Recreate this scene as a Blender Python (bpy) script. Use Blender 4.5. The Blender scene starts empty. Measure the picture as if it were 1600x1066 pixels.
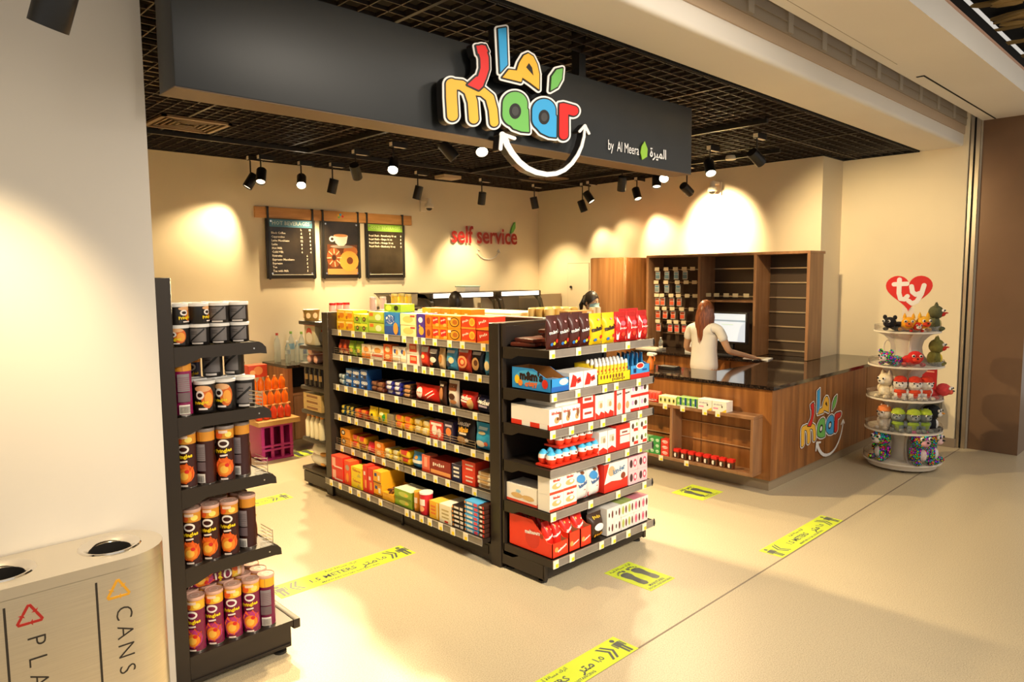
import bpy, bmesh, math, random
from math import pi, sin, cos, radians as rad
from mathutils import Vector, Matrix
import numpy as np
random.seed(7)
S = bpy.context.scene
COL = S.collection

# ------------------------------------------------------------ camera
FPX, YAW, PITCH, ROLL, CH = 1102.47, 0.76613, 0.092576, -0.0080546, 1.9
def _axes():
    cy, sy, cp, sp = cos(YAW), sin(YAW), cos(PITCH), sin(PITCH)
    w = Vector((sy*cp, cy*cp, -sp)); r = Vector((cy, -sy, 0)); u = r.cross(w)
    return cos(ROLL)*r + sin(ROLL)*u, -sin(ROLL)*r + cos(ROLL)*u, w
AR, AU, AW = _axes()
cam = bpy.data.cameras.new('camera'); camo = bpy.data.objects.new('camera', cam); COL.objects.link(camo)
cam.sensor_width = 36; cam.lens = FPX*36/1600; cam.clip_start = 0.05; cam.clip_end = 100
m = Matrix.Identity(4)
for i in range(3):
    m[i][0] = AR[i]; m[i][1] = AU[i]; m[i][2] = -AW[i]
m[2][3] = CH
camo.matrix_world = m
S.camera = camo

# ------------------------------------------------------------ world, added fill lights, exposure
W = bpy.data.worlds.new('world'); S.world = W; W.use_nodes = True
bg = W.node_tree.nodes['Background']
bg.inputs[0].default_value = (1.0, 0.93, 0.83, 1); bg.inputs[1].default_value = 0.50
def area(name, loc, target, size, power, col, spread=180):
    l = bpy.data.lights.new(name, 'AREA'); l.shape = 'DISK'; l.size = size; l.spread = rad(spread); l.energy = power; l.color = col
    o = bpy.data.objects.new(name, l); COL.objects.link(o); o.location = loc
    o.rotation_euler = (Vector(target)-Vector(loc)).to_track_quat('-Z', 'Y').to_euler()
area('shelf_fill_light', (2.2, -1.8, 3.7), (3.3, 3.3, 0.7), 1.0, 42, (1.0, 0.88, 0.72), 62)  # unseen fill added behind the camera to brighten the shelf fronts
area('floor_fill_light', (5.6, -1.2, 4.6), (5.8, 2.2, 0.3), 1.0, 34, (1.0, 0.92, 0.80))  # second added fill, out of view, lifts the front floor and counter side
S.view_settings.view_transform = 'Standard'; S.view_settings.look = 'None'
S.view_settings.exposure = 0.35; S.view_settings.gamma = 1; S.view_settings.use_curve_mapping = False
SPOT = 1.40      # strength of all track spotlights
WARM = (1.0, 0.76, 0.42)

# ------------------------------------------------------------ measuring helpers: where a sight line meets a real plane
def ray(px, py): return AW + AR*((px-800)/FPX) - AU*((py-533)/FPX)
def onX(px, py, X): d = ray(px, py); k = X/d[0]; return Vector((X, d[1]*k, CH+d[2]*k))
def onY(px, py, Y): d = ray(px, py); k = Y/d[1]; return Vector((d[0]*k, Y, CH+d[2]*k))
def onZ(px, py, Z): d = ray(px, py); k = (Z-CH)/d[2]; return Vector((d[0]*k, d[1]*k, Z))
def yat(px, z, X):                 # depth along the aisle shelf where column px meets height z
    lo = None
    py = 600
    for _ in range(6):
        p = onX(px, py, X)
        v = Vector((X, p[1], z)) - Vector((0, 0, CH)); py = 533 - FPX*v.dot(AU)/v.dot(AW)
    return p[1]
def xat(px, z, Y):
    py = 600
    for _ in range(6):
        p = onY(px, py, Y)
        v = Vector((p[0], Y, z)) - Vector((0, 0, CH)); py = 533 - FPX*v.dot(AU)/v.dot(AW)
    return p[0]

# ------------------------------------------------------------ materials
MC = {}
def hexc(h):
    h = h.lstrip('#'); c = [int(h[i:i+2], 16)/255 for i in (0, 2, 4)]
    return tuple((x/12.92 if x <= .04045 else ((x+.055)/1.055)**2.4) for x in c)
def mat(name, col=None, rough=.5, metal=0, emit=0, trans=0, coat=0, alpha=1):
    if name in MC: return MC[name]
    m = bpy.data.materials.new(name); m.use_nodes = True; b = m.node_tree.nodes['Principled BSDF']
    if isinstance(col, str): col = hexc(col)
    b.inputs['Base Color'].default_value = (*col, 1); b.inputs['Roughness'].default_value = rough
    b.inputs['Metallic'].default_value = metal
    if emit: b.inputs['Emission Color'].default_value = (*col, 1); b.inputs['Emission Strength'].default_value = emit
    if trans: b.inputs['Transmission Weight'].default_value = trans; b.inputs['IOR'].default_value = 1.3
    if coat: b.inputs['Coat Weight'].default_value = coat
    if alpha < 1: b.inputs['Alpha'].default_value = alpha
    MC[name] = m; return m
def K(h, rough=.45):               # printed / plastic colour by hex code
    return mat('print_'+h.strip('#')+('' if rough == .45 else '_m'), h, rough)
def nodes(m): return m.node_tree.nodes, m.node_tree.links
def noise_mat(name, stops, scale, rough=.5, detail=4, stretch=(1, 1, 1), bump=0, coords='Object', metal=0):
    m = mat(name, (1, 1, 1), rough, metal); n, l = nodes(m); b = n['Principled BSDF']
    tc = n.new('ShaderNodeTexCoord'); mp = n.new('ShaderNodeMapping'); mp.inputs['Scale'].default_value = stretch
    nz = n.new('ShaderNodeTexNoise'); nz.inputs['Scale'].default_value = scale; nz.inputs['Detail'].default_value = detail
    cr = n.new('ShaderNodeValToRGB'); e = cr.color_ramp.elements
    while len(e) < len(stops): e.new(.5)
    for i, (p, c) in enumerate(stops): e[i].position = p; e[i].color = (*(hexc(c) if isinstance(c, str) else c), 1)
    l.new(tc.outputs[coords], mp.inputs[0]); l.new(mp.outputs[0], nz.inputs['Vector']); l.new(nz.outputs['Fac'], cr.inputs[0]); l.new(cr.outputs[0], b.inputs['Base Color'])
    if bump:
        bp = n.new('ShaderNodeBump'); bp.inputs['Strength'].default_value = bump; bp.inputs['Distance'].default_value = .002
        l.new(nz.outputs['Fac'], bp.inputs['Height']); l.new(bp.outputs[0], b.inputs['Normal'])
    return m
WALL = noise_mat('wall_paint', [(.3, (.76, .65, .46)), (.7, (.79, .68, .48))], 2.0, .75)
PILLAR = noise_mat('pillar_paint', [(.3, (.68, .63, .56)), (.7, (.70, .65, .58))], 1.5, .6)
SOFFIT = noise_mat('soffit_paint', [(.3, (.78, .73, .65)), (.7, (.81, .76, .68))], 1.5, .7)
WOOD = noise_mat('walnut_laminate', [(.30, (.170, .058, .013)), (.5, (.270, .098, .022)), (.72, (.39, .155, .038))], 3.0, .38, 6, (5, 5, .35))
WOODL = noise_mat('walnut_edge', [(.3, (.22, .10, .04)), (.7, (.36, .18, .08))], 3.0, .42, 6, (5, 5, .5))
OAK = noise_mat('oak_board', [(.3, (.50, .22, .06)), (.7, (.68, .34, .11))], 3.0, .45, 5, (1, 5, 9))
RACK = mat('dark_bronze_steel', (.030, .021, .014), .38, .25)
RACKIN = mat('rack_inner_steel', (.020, .014, .010), .5, .2)
STONE = noise_mat('black_granite', [(.45, (.012, .008, .006)), (.7, (.05, .03, .02))], 60, .07)
BLACK = mat('satin_black', (.012, .011, .010), .42)
VOID = mat('ceiling_void_black', (.004, .003, .002), .9)
GRID = mat('grid_bronze', (.022, .014, .009), .5, .1)
FASC = noise_mat('fascia_slate', [(.3, (.013, .015, .016)), (.7, (.018, .020, .021))], 2, .38)
STEEL = mat('brushed_steel', (.62, .54, .42), .33, 1)
CHROME = mat('chrome', (.8, .76, .7), .12, 1)
GLASS = mat('clear_glass', (1, 1, 1), .02, 0, 0, 1)
WHITE = mat('white_plastic', (.82, .79, .74), .4)
CREAM = mat('cream_plastic', (.80, .72, .58), .4)
STRIPG = noise_mat('price_rail_grey', [(.3, (.20, .17, .14)), (.7, (.26, .22, .18))], 8, .3)
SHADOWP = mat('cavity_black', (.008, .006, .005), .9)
def floor_mat():
    m = mat('terrazzo', (.6, .5, .33), .36); n, l = nodes(m); b = n['Principled BSDF']
    tc = n.new('ShaderNodeTexCoord')
    v = n.new('ShaderNodeTexVoronoi'); v.inputs['Scale'].default_value = 75
    c = n.new('ShaderNodeValToRGB'); e = c.color_ramp.elements
    e[0].position = 0; e[0].color = (.24, .17, .10, 1); e[1].position = .17; e[1].color = (.60, .52, .37, 1)
    nz = n.new('ShaderNodeTexNoise'); nz.inputs['Scale'].default_value = 170; nz.inputs['Detail'].default_value = 3
    c2 = n.new('ShaderNodeValToRGB'); e = c2.color_ramp.elements
    e[0].position = .34; e[0].color = (.74, .68, .60, 1); e[1].position = .60; e[1].color = (1.05, 1.03, .98, 1)
    mx = n.new('ShaderNodeMix'); mx.data_type = 'RGBA'; mx.blend_type = 'MULTIPLY'; mx.inputs[0].default_value = 1
    l.new(tc.outputs['Object'], v.inputs['Vector']); l.new(tc.outputs['Object'], nz.inputs['Vector'])
    l.new(v.outputs['Distance'], c.inputs[0]); l.new(nz.outputs['Fac'], c2.inputs[0])
    l.new(c.outputs[0], mx.inputs[6]); l.new(c2.outputs[0], mx.inputs[7]); l.new(mx.outputs[2], b.inputs['Base Color'])
    return m
FLOOR = floor_mat()

# ------------------------------------------------------------ mesh builder
class MB:
    def __init__(s): s.v = []; s.f = []; s.mi = []; s.ms = []; s.sm = []; s.T = None
    def m(s, mt):
        if mt not in s.ms: s.ms.append(mt)
        return s.ms.index(mt)
    def add(s, vs, fs, mt, smooth=False):
        b = len(s.v); k = s.m(mt)
        s.v += [tuple(s.T @ Vector(p)) if s.T else tuple(p) for p in vs]
        for f in fs: s.f.append([i+b for i in f]); s.mi.append(k); s.sm.append(smooth)
        return s
    def box(s, x0, y0, z0, x1, y1, z1, mt, top=None, side=None):
        vs = [(x0, y0, z0), (x1, y0, z0), (x1, y1, z0), (x0, y1, z0), (x0, y0, z1), (x1, y0, z1), (x1, y1, z1), (x0, y1, z1)]
        F = [(0, 3, 2, 1), (4, 5, 6, 7), (0, 1, 5, 4), (1, 2, 6, 5), (2, 3, 7, 6), (3, 0, 4, 7)]
        if not top and not side: return s.add(vs, F, mt)
        s.add(vs, [F[0], F[2], F[4]], mt); s.add(vs, [F[1]], top or mt); s.add(vs, [F[3], F[5]], side or mt); return s
    def rbox(s, x0, y0, z0, x1, y1, z1, r, mt, seg=2):
        bm = bmesh.new(); bmesh.ops.create_cube(bm, size=1)
        for v in bm.verts: v.co = Vector(((x0+x1)/2+v.co.x*(x1-x0), (y0+y1)/2+v.co.y*(y1-y0), (z0+z1)/2+v.co.z*(z1-z0)))
        bmesh.ops.bevel(bm, geom=bm.edges[:], offset=r, segments=seg, profile=.6, affect='EDGES', clamp_overlap=True)
        bm.verts.index_update(); s.add([v.co[:] for v in bm.verts], [[v.index for v in f.verts] for f in bm.faces], mt, True); bm.free(); return s
    def prism(s, poly, d0, d1, mt, ax='y', smooth=False):
        n = len(poly)
        a = sum(poly[i][0]*poly[(i+1) % n][1]-poly[(i+1) % n][0]*poly[i][1] for i in range(n))
        if a < 0: poly = poly[::-1]
        if ax == 'y': P = lambda p, d: (p[0], d, p[1])
        elif ax == 'z': P = lambda p, d: (p[0], p[1], d)
        else: P = lambda p, d: (d, p[0], p[1])
        vs = [P(p, d0) for p in poly]+[P(p, d1) for p in poly]
        fs = [list(range(n)), list(range(2*n-1, n-1, -1))]
        if ax in 'zx': fs = [f[::-1] for f in fs]
        for i in range(n):
            q = [i, (i+1) % n, n+(i+1) % n, n+i]; fs.append(q if ax in 'zx' else q[::-1])
        return s.add(vs, fs, mt, smooth)
    def lathe(s, prof, mt, c=(0, 0, 0), n=20, ax='z', sx=1, sy=1, closed=True):
        vs = []; fs = []
        for r, z in prof:
            for i in range(n):
                a = 2*pi*i/n; x, y = r*cos(a)*sx, r*sin(a)*sy
                vs.append({'z': (x, y, z), 'y': (x, z, y), 'x': (z, x, y)}[ax])
        for j in range(len(prof)-1):
            for i in range(n):
                q = [j*n+i, j*n+(i+1) % n, (j+1)*n+(i+1) % n, (j+1)*n+i]; fs.append(q if ax != 'y' else q[::-1])
        if closed:
            if prof[0][0] > 1e-5: f = list(range(n))[::-1]; fs.append(f if ax != 'y' else f[::-1])
            if prof[-1][0] > 1e-5: f = list(range((len(prof)-1)*n, len(prof)*n)); fs.append(f if ax != 'y' else f[::-1])
        vs = [(v[0]+c[0], v[1]+c[1], v[2]+c[2]) for v in vs]
        return s.add(vs, fs, mt, True)
    def cyl(s, c, r, h, mt, n=20, ax='z', b=0):
        if b: return s.lathe([(r-b, 0), (r, b), (r, h-b), (r-b, h)], mt, c, n, ax)
        return s.lathe([(r, 0), (r, h)], mt, c, n, ax)
    def ball(s, c, r, mt, n=14, sc=(1, 1, 1)):
        vs = []; fs = []; h = n//2
        for j in range(h+1):
            t = pi*j/h
            for i in range(n):
                a = 2*pi*i/n; vs.append((c[0]+r*sc[0]*sin(t)*cos(a), c[1]+r*sc[1]*sin(t)*sin(a), c[2]+r*sc[2]*cos(t)))
        for j in range(h):
            for i in range(n): fs.append((j*n+i, (j+1)*n+i, (j+1)*n+(i+1) % n, j*n+(i+1) % n))
        return s.add(vs, fs, mt, True)
    def tube(s, pts, r, mt, n=8):
        pts = [Vector(p) for p in pts]; vs = []; fs = []
        for i, p in enumerate(pts):
            t = (pts[min(i+1, len(pts)-1)]-pts[max(i-1, 0)]).normalized()
            a = t.orthogonal().normalized() if abs(t.z) > .9 else t.cross(Vector((0, 0, 1))).normalized(); b = t.cross(a)
            rr = r[i] if isinstance(r, (list, tuple)) else r
            for k in range(n): vs.append(p+(a*cos(2*pi*k/n)+b*sin(2*pi*k/n))*rr)
        for i in range(len(pts)-1):
            for k in range(n): fs.append((i*n+k, i*n+(k+1) % n, (i+1)*n+(k+1) % n, (i+1)*n+k))
        fs += [list(range(n))[::-1], list(range((len(pts)-1)*n, len(pts)*n))]
        return s.add(vs, fs, mt, True)
    def mesh(s, name):
        me = bpy.data.meshes.new(name); me.from_pydata(s.v, [], s.f)
        for x in s.ms: me.materials.append(x)
        me.polygons.foreach_set('material_index', s.mi); me.polygons.foreach_set('use_smooth', s.sm)
        me.update()
        if any(s.sm): me.set_sharp_from_angle(angle=rad(42))
        return me
    def build(s, name, parent=None, **kw):
        return ob(name, s.mesh(name), parent, **kw)
def ob(name, me, parent=None, label=None, cat=None, group=None, kind=None, loc=None, rz=None, rot=None):
    if label and not 4 <= len(label.replace('-', ' ').split()) <= 16 and not parent: print('LABEL', len(label.split()), label)
    o = bpy.data.objects.new(name, me); COL.objects.link(o)
    if parent: o.parent = parent
    if label: o['label'] = label
    if cat: o['category'] = cat
    if group: o['group'] = group
    if kind: o['kind'] = kind
    if loc is not None: o.location = loc
    if rz is not None: o.rotation_euler = (0, 0, rz)
    if rot is not None: o.rotation_euler = rot
    return o
def empty(name, loc, label, cat, group=None, rz=0): return ob(name, None, None, label, cat, group, None, loc, rz)
def struct(name, mb): return mb.build(name, kind='structure')
ORD = ['first', 'second', 'third', 'fourth', 'fifth', 'sixth', 'seventh', 'eighth', 'ninth', 'tenth', 'eleventh', 'twelfth']

# ------------------------------------------------------------ lettering
TC = {}
def text2d(s, bold=0, res=1):
    k = (s, bold, res)
    if k in TC: return TC[k]
    c = bpy.data.curves.new('t', 'FONT'); c.body = s; c.resolution_u = res; c.offset = bold; c.align_x = 'CENTER'; c.align_y = 'CENTER'
    o = bpy.data.objects.new('t', c); COL.objects.link(o); bpy.context.view_layer.update()
    dg = bpy.context.evaluated_depsgraph_get(); me = bpy.data.meshes.new_from_object(o.evaluated_get(dg))
    vs = [(v.co.x, v.co.y) for v in me.vertices]; fs = [list(p.vertices) for p in me.polygons]
    out = []
    for p in me.polygons:
        f = list(p.vertices); out.append(f if p.normal.z > 0 else f[::-1])
    bpy.data.objects.remove(o); bpy.data.curves.remove(c); bpy.data.meshes.remove(me)
    TC[k] = (vs, out); return TC[k]
# decoration items, in metres on the front (x right, z up):  ('r',cx,cz,w,h,mat) ('e',cx,cz,rx,rz,mat) ('t',text,cx,cz,size,mat,rot,bold) ('p',[pts],mat)
SCRAWL = {'S%d' % k+'x'*k for k in range(3, 9)}
def decor(mb, items, wrap, flip=False):
    for k, it in enumerate(items):
        e = .0005*(k+1)
        if it[0] == 'r':
            _, cx, cz, w, h, mt = it[:6]; a = it[6] if len(it) > 6 else 0; n = max(4, min(40, int(w/.010)))
            P = []
            for j in range(2):
                for i in range(n+1):
                    x, z = (i/n-.5)*w, (j-.5)*h; P.append((cx+x*cos(a)-z*sin(a), cz+x*sin(a)+z*cos(a)))
            F = [(i, i+1, n+2+i, n+1+i) for i in range(n)]
        elif it[0] == 'e':
            _, cx, cz, rx, rz, mt = it[:6]; n = 14
            P = [(cx, cz)]+[(cx+rx*q*cos(2*pi*i/n), cz+rz*q*sin(2*pi*i/n)) for q in (.5, 1) for i in range(n)]
            F = [(0, 1+i, 1+(i+1) % n) for i in range(n)]+[(1+i, 1+n+i, 1+n+(i+1) % n, 1+(i+1) % n) for i in range(n)]
        elif it[0] == 't' and it[1] in SCRAWL:      # lettering too small to read in the photo: a row of uneven strokes
            _, s, cx, cz, size, mt = it[:6]; a = it[6] if len(it) > 6 else 0; P = []; F = []; n = len(s); p_ = .50*size
            for i in range(n):
                x = (i-(n-1)/2)*p_; h = size*(.36 if i % 3 else .58); w = p_*.30
                for dx, dz in ((-w, -h*.5), (w, -h*.5), (w*1.2, h*.5), (-w*.8, h*.5)): xx, zz = x+dx, dz+size*.06*(i % 2); P.append((cx+xx*cos(a)-zz*sin(a), cz+xx*sin(a)+zz*cos(a)))
                F.append((4*i, 4*i+1, 4*i+2, 4*i+3))
        elif it[0] == 't':
            _, s, cx, cz, size, mt = it[:6]; a = it[6] if len(it) > 6 else 0; bd = it[7] if len(it) > 7 else .02
            V, F = text2d(s, bd)
            P = [(cx+(x*cos(a)-z*sin(a))*size, cz+(x*sin(a)+z*cos(a))*size) for x, z in V]
        elif it[0] == 'p':
            _, P, mt = it; F = [list(range(len(P)))]
            ar = sum(P[i][0]*P[(i+1) % len(P)][1]-P[(i+1) % len(P)][0]*P[i][1] for i in range(len(P)))
            if ar < 0: F = [F[0][::-1]]
        mb.add([wrap(x, z, e) for x, z in P], F, mt)
def flatwrap(y): return lambda x, z, e: (x, y-e, z)
def cylwrap(r, rot=0): return lambda x, z, e: ((r+e)*sin(x/r+rot), -(r+e)*cos(x/r+rot), z)

# ------------------------------------------------------------ shape of packs (origin at bottom centre, front towards -Y)
def pk_box(w, d, h, base, items=(), top=None, side=None):
    mb = MB(); mb.box(-w/2, -d/2, 0, w/2, d/2, h, K(base), K(top) if top else None, K(side) if side else None)
    decor(mb, items, flatwrap(-d/2)); return mb
def bag_t(w, d, h, x, z):
    u = min(1, abs(x)/(w/2)); v = min(1, max(0, z/h))
    return d/2*(1-u**3.0)**.6*max(0, min(1, sin(pi*min(1, v*1.0+.08)**1.05)))**.55 if 0 < v < 1 else 0.0
def pk_bag(w, d, h, base, items=(), band=None, crimp=True):
    mb = MB(); nx, nz = 8, 9; vs = []; fs = []
    for s in (-1, 1):
        for j in range(nz+1):
            for i in range(nx+1):
                x = (i/nx-.5)*w; z = j/nz*h; t = bag_t(w, d, h, x, z)
                wob = .0015*sin(9*i+5*j)
                vs.append((x*(1-.05*sin(pi*j/nz)), s*(t+.001)+wob*(t > 0), z))
    o = (nx+1)*(nz+1)
    for j in range(nz):
        for i in range(nx):
            q = [j*(nx+1)+i, j*(nx+1)+i+1, (j+1)*(nx+1)+i+1, (j+1)*(nx+1)+i]
            fs.append(q); fs.append([o+k for k in q[::-1]])
    for j in range(nz): fs.append([j*(nx+1), (j+1)*(nx+1), o+(j+1)*(nx+1), o+j*(nx+1)]); k = nx; fs.append([j*(nx+1)+k, o+j*(nx+1)+k, o+(j+1)*(nx+1)+k, (j+1)*(nx+1)+k])
    fs.append([i for i in range(nx+1)][::-1]+[o+i for i in range(nx+1)]); t0 = nz*(nx+1); fs.append([t0+i for i in range(nx+1)]+[o+t0+i for i in range(nx+1)][::-1])
    mb.add(vs, fs, K(base, .3), True)
    decor(mb, items, lambda x, z, e: (x, -bag_t(w, d, h, x, z)-.0035-e, z)); return mb
def pk_lying(w, d, h, base, stripe=None):          # a soft packet lying flat, w across, d deep
    mb = MB(); mb.rbox(-w/2, -d/2, 0, w/2, d/2, h, min(h*.45, .02), K(base, .3))
    if stripe: mb.rbox(-w*.32, -d/2-.001, h*.25, w*.32, d/2*.9, h*1.02, min(h*.3, .01), K(stripe, .3))
    return mb
def pk_can(r, h, base, items=(), rot=0, lid='#E9C9AA', n=24):
    mb = MB(); mb.lathe([(r*.93, 0), (r, .004), (r, h-.006), (r*.96, h)], K(base, .35), n=n)
    decor(mb, items, cylwrap(r, rot)); return mb
# ============================================================ THE ROOM
CZ = 3.21; XW = 8.655; XW2 = 8.1; YB = 7.8
mb = MB(); mb.box(-4, -3.5, -.06, 13, 8.2, 0, FLOOR); fl = struct('floor', mb)
mb = MB(); mb.box(-4, 2.035, .0002, XW, 2.045, .0012, mat('joint_grey', (.22, .17, .12), .5)); struct('trim_1', mb)
mb = MB(); mb.box(-4, 3.06, 0, .945, 3.24, 4.2, PILLAR); struct('wall_front', mb)
mb = MB(); mb.box(-4, 3.052, 0, .952, 3.062, .10, mat('skirting_beige', (.62, .52, .42), .5)); struct('baseboard_front', mb)
mb = MB(); mb.box(.72, 3.24, 0, .88, YB, 4.2, WALL); struct('wall_left', mb)
mb = MB(); mb.box(.72, YB, 0, XW2+.2, YB+.15, 4.2, WALL); struct('wall_back', mb)
mb = MB(); mb.box(XW2, 3.37, 0, XW+.3, YB, 4.2, WALL); struct('wall_right', mb)
mb = MB(); mb.box(XW, 2.1, 0, XW+.3, 3.37, 4.2, WALL); struct('wall_right_front', mb)
mb = MB(); mb.box(XW-.012, 2.1, 0, XW, 2.77, .10, mat('skirting_taupe', (.30, .23, .16), .45)); mb.box(XW-.012, 2.088, 0, XW+.09, 2.1, .10, mat('skirting_taupe')); struct('baseboard_right', mb)
mb = MB()                                            # jamb with two thin steel shutter guides
mb.box(XW+.055, 1.99, 0, XW+.30, 2.1, 3.6, mat('jamb_grey', (.42, .36, .28), .5))
mb.box(XW+.02, 2.06, 0, XW+.04, 2.088, 3.5, STEEL); mb.box(XW+.02, 2.005, 0, XW+.055, 2.04, 3.5, STEEL); mb.box(XW+.03, 2.04, 0, XW+.055, 2.06, 3.5, SHADOWP)
struct('trim_2', mb)
mb = MB(); mb.box(8.72, 1.54, 0, 13, 1.99, 4.0, noise_mat('bronze_panel', [(.3, (.17, .098, .055)), (.7, (.21, .12, .068))], 1.2, .33, metal=.35)); struct('wall_mall', mb)
# front soffit, shutter pocket, mall ceiling
mb = MB(); mb.rbox(-4, 2.15, CZ, XW+.3, 2.56, 4.2, .035, SOFFIT, 4); struct('trim_3', mb)
mb = MB()
POCK = mat('shutter_pocket_paint', (.34, .27, .19), .5); PEACH = mat('pocket_lower_band', (.52, .38, .25), .5)
mb.box(-4, 2.138, 3.335, XW+.05, 2.15, 3.42, PEACH); mb.box(-4, 2.128, 3.42, XW+.05, 2.15, 3.66, POCK); mb.box(-4, 2.122, 3.49, XW+.05, 2.128, 3.50, POCK); mb.box(-4, 2.122, 3.56, XW+.05, 2.128, 3.565, POCK)
for i in range(14): mb.box(1.9+i*.52, 2.118, 3.43, 1.9+i*.52+.07, 2.13, 3.62, mat('pocket_bracket', (.42, .35, .26), .4))
struct('trim_4', mb)
mb = MB(); mb.box(-4, 1.45, 3.46, XW+.35, 2.0, 3.64, SOFFIT); mb.box(-4, 1.44, 3.632, 12, 1.46, 3.645, mat('cove_edge', (.6, .36, .26), .5)); mb.box(XW+.35, 1.45, 3.46, 13, 1.56, 3.64, SOFFIT); struct('ceiling_mall', mb)
mb = MB(); mb.box(6.38, 1.878, 3.457, 8.70, 1.892, 3.461, VOID); mb.box(6.38, 1.89, 3.457, 6.41, 1.94, 3.461, VOID); mb.box(-4, 1.925, 3.4585, 5.9, 1.928, 3.461, mat('panel_seam', (.35, .28, .19), .6)); struct('trim_5', mb)
mb = MB(); mb.box(-4, 1.62, 3.64, 13, 1.66, 3.95, VOID); mb.box(-4, -3.5, 4.75, 2.0, 1.6, 4.8, VOID) if False else None; struct('trim_6', mb)
mb = MB(); mb.box(3, .2, 4.02, 13, 1.64, 4.05, VOID); struct('ceiling_feature', mb)
FL = noise_mat('feature_wood_flake', [(.3, (.30, .18, .05)), (.7, (.55, .34, .10))], 3, .6)
mb = MB(); rn = random.Random(3)
for i in range(260):
    x, y = rn.uniform(4.6, 11.5), rn.uniform(.75, 1.6); a = rn.uniform(-.5, .5)+pi/2; L, wd = rn.uniform(.10, .2), rn.uniform(.03, .06)
    P = [(x+cos(a)*L*p-sin(a)*wd*q, y+sin(a)*L*p+cos(a)*wd*q) for p, q in ((-1, -.3), (-.6, -.9), (.5, -1), (1, -.2), (.9, .6), (0, 1), (-.8, .6))]
    z = 3.93+rn.random()*.06; mb.prism(P, z, z+.012, FL, 'z')
mb.build('wood_flake_ceiling', kind='stuff', label='dark wooden flakes covering the mall ceiling in the top right corner', cat='ceiling decoration')
# open grid ceiling over the shop, dark void above
mb = MB()
for i in range(70):
    x = .88+i*.11
    if x < XW-.01: mb.box(x-.0035, 2.56, CZ, x+.0035, (3.37 if x > XW2 else YB), CZ+.022, GRID)
for i in range(48):
    y = 2.6+i*.11
    if y < YB: mb.box(.88, y-.0035, CZ, (XW if y < 3.37 else XW2), y+.0035, CZ+.022, GRID)
for x in (2.2, 3.41, 4.62, 5.83, 7.04, 8.25): mb.box(x-.011, 2.56, CZ-.004, x+.011, (3.37 if x > XW2 else YB), CZ+.03, GRID)
mb.box(6.3, 3.19, CZ-.004, XW, 3.215, CZ+.03, GRID); mb.box(.88, 5.45, CZ-.004, XW2, 5.472, CZ+.03, GRID)
mb.box(.88, YB-.03, CZ-.006, XW2, YB, CZ+.03, VOID); mb.box(XW2-.03, 3.37, CZ-.006, XW2, YB, CZ+.03, VOID); mb.box(XW2-.03, 3.34, CZ-.006, XW, 3.37, CZ+.03, VOID); mb.box(XW-.03, 2.56, CZ-.006, XW, 3.37, CZ+.03, VOID); mb.box(.88, 2.56, CZ-.006, XW, 2.575, CZ+.03, VOID)
struct('ceiling', mb)
mb = MB(); mb.box(-4, 2.0, 4.2, 9.2, YB+.2, 4.25, VOID); struct('ceiling_void', mb)
# ducts in the void
mb = MB(); mb.box(1.2, 3.6, 3.7, 8, 4.1, 4.0, VOID); mb.box(1.2, 6.2, 3.75, 8, 6.6, 4.0, VOID); mb.build('air_duct', label='black air duct above the open grid ceiling', cat='duct')
def vent(x, y, w, d, label):
    r = empty('ceiling_vent', (x, y, CZ-.02), label, 'air vent')
    mb = MB(); t = .035
    for a in ((-w/2, -d/2, w/2, -d/2+t), (-w/2, d/2-t, w/2, d/2), (-w/2, -d/2, -w/2+t, d/2), (w/2-t, -d/2, w/2, d/2)): mb.box(a[0], a[1], 0, a[2], a[3], .018, mat('vent_bronze', (.20, .13, .07), .5))
    mb.build('frame', r)
    for k in range(1, 5):
        q = k*.045; mb = MB(); a = w/2-.02-q; b = d/2-.02-q
        for c in ((-a, -b, a, -b+.012), (-a, b-.012, a, b), (-a, -b, -a+.012, b), (a-.012, -b, a, b)): mb.box(c[0], c[1], .004, c[2], c[3], .016, mat('vent_bronze'))
        mb.build('louvre', r)
vent(2.28, 6.33, .56, .52, 'square bronze air vent in the grid ceiling near the left wall')
vent(7.08, 6.7, .5, .5, 'square bronze air vent in the grid ceiling behind the smile sign')
mb = MB(); mb.lathe([(.055, 0), (.06, .02), (.05, .045), (.02, .05)], CREAM, (0, 0, -.05)); mb.build('smoke_detector', loc=(7.3, 4.06, CZ), label='small round white smoke detector under the grid ceiling', cat='smoke detector')
mb = MB(); mb.box(-.14, -.1, -.06, .14, .1, -.02, mat('panel_light_off', (.55, .42, .28), .4)); mb.box(-.15, -.11, -.02, .15, .11, .0, BLACK); mb.build('emergency_light', loc=(5.85, 7.25, CZ-.001), label='flat pale emergency light under the grid above the self service lettering', cat='light')

# ============================================================ HANGING FASCIA AND LOGO SIGN
YF = 2.78; FX0, FX1, FZ0, FZ1 = .965, 4.45, 2.605, 3.06
fas = empty('hanging_fascia', (FX0, YF, FZ0), 'long dark slate fascia board hanging across the shopfront', 'sign board')
mb = MB(); mb.rbox(0, 0, 0, FX1-FX0, .17, FZ1-FZ0, .004, FASC); mb.build('board', fas)
mb = MB(); mb.box(-.002, .0, -.004, FX1-FX0, .17, .0, mat('fascia_rim', (.14, .085, .045), .5)); mb.build('bottom_rim', fas)
for x in (.55, 2.36):
    mb = MB(); mb.box(x-.03, .05, FZ1-FZ0, x+.03, .11, 1.55, BLACK); mb.box(x-.05, .04, FZ1-FZ0, x+.05, .12, FZ1-FZ0+.02, BLACK); mb.build('hanger_post', fas)
LW = mat('sign_white', (.86, .84, .82), .35); LK = mat('sign_black', (.012, .01, .009), .4)
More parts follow.
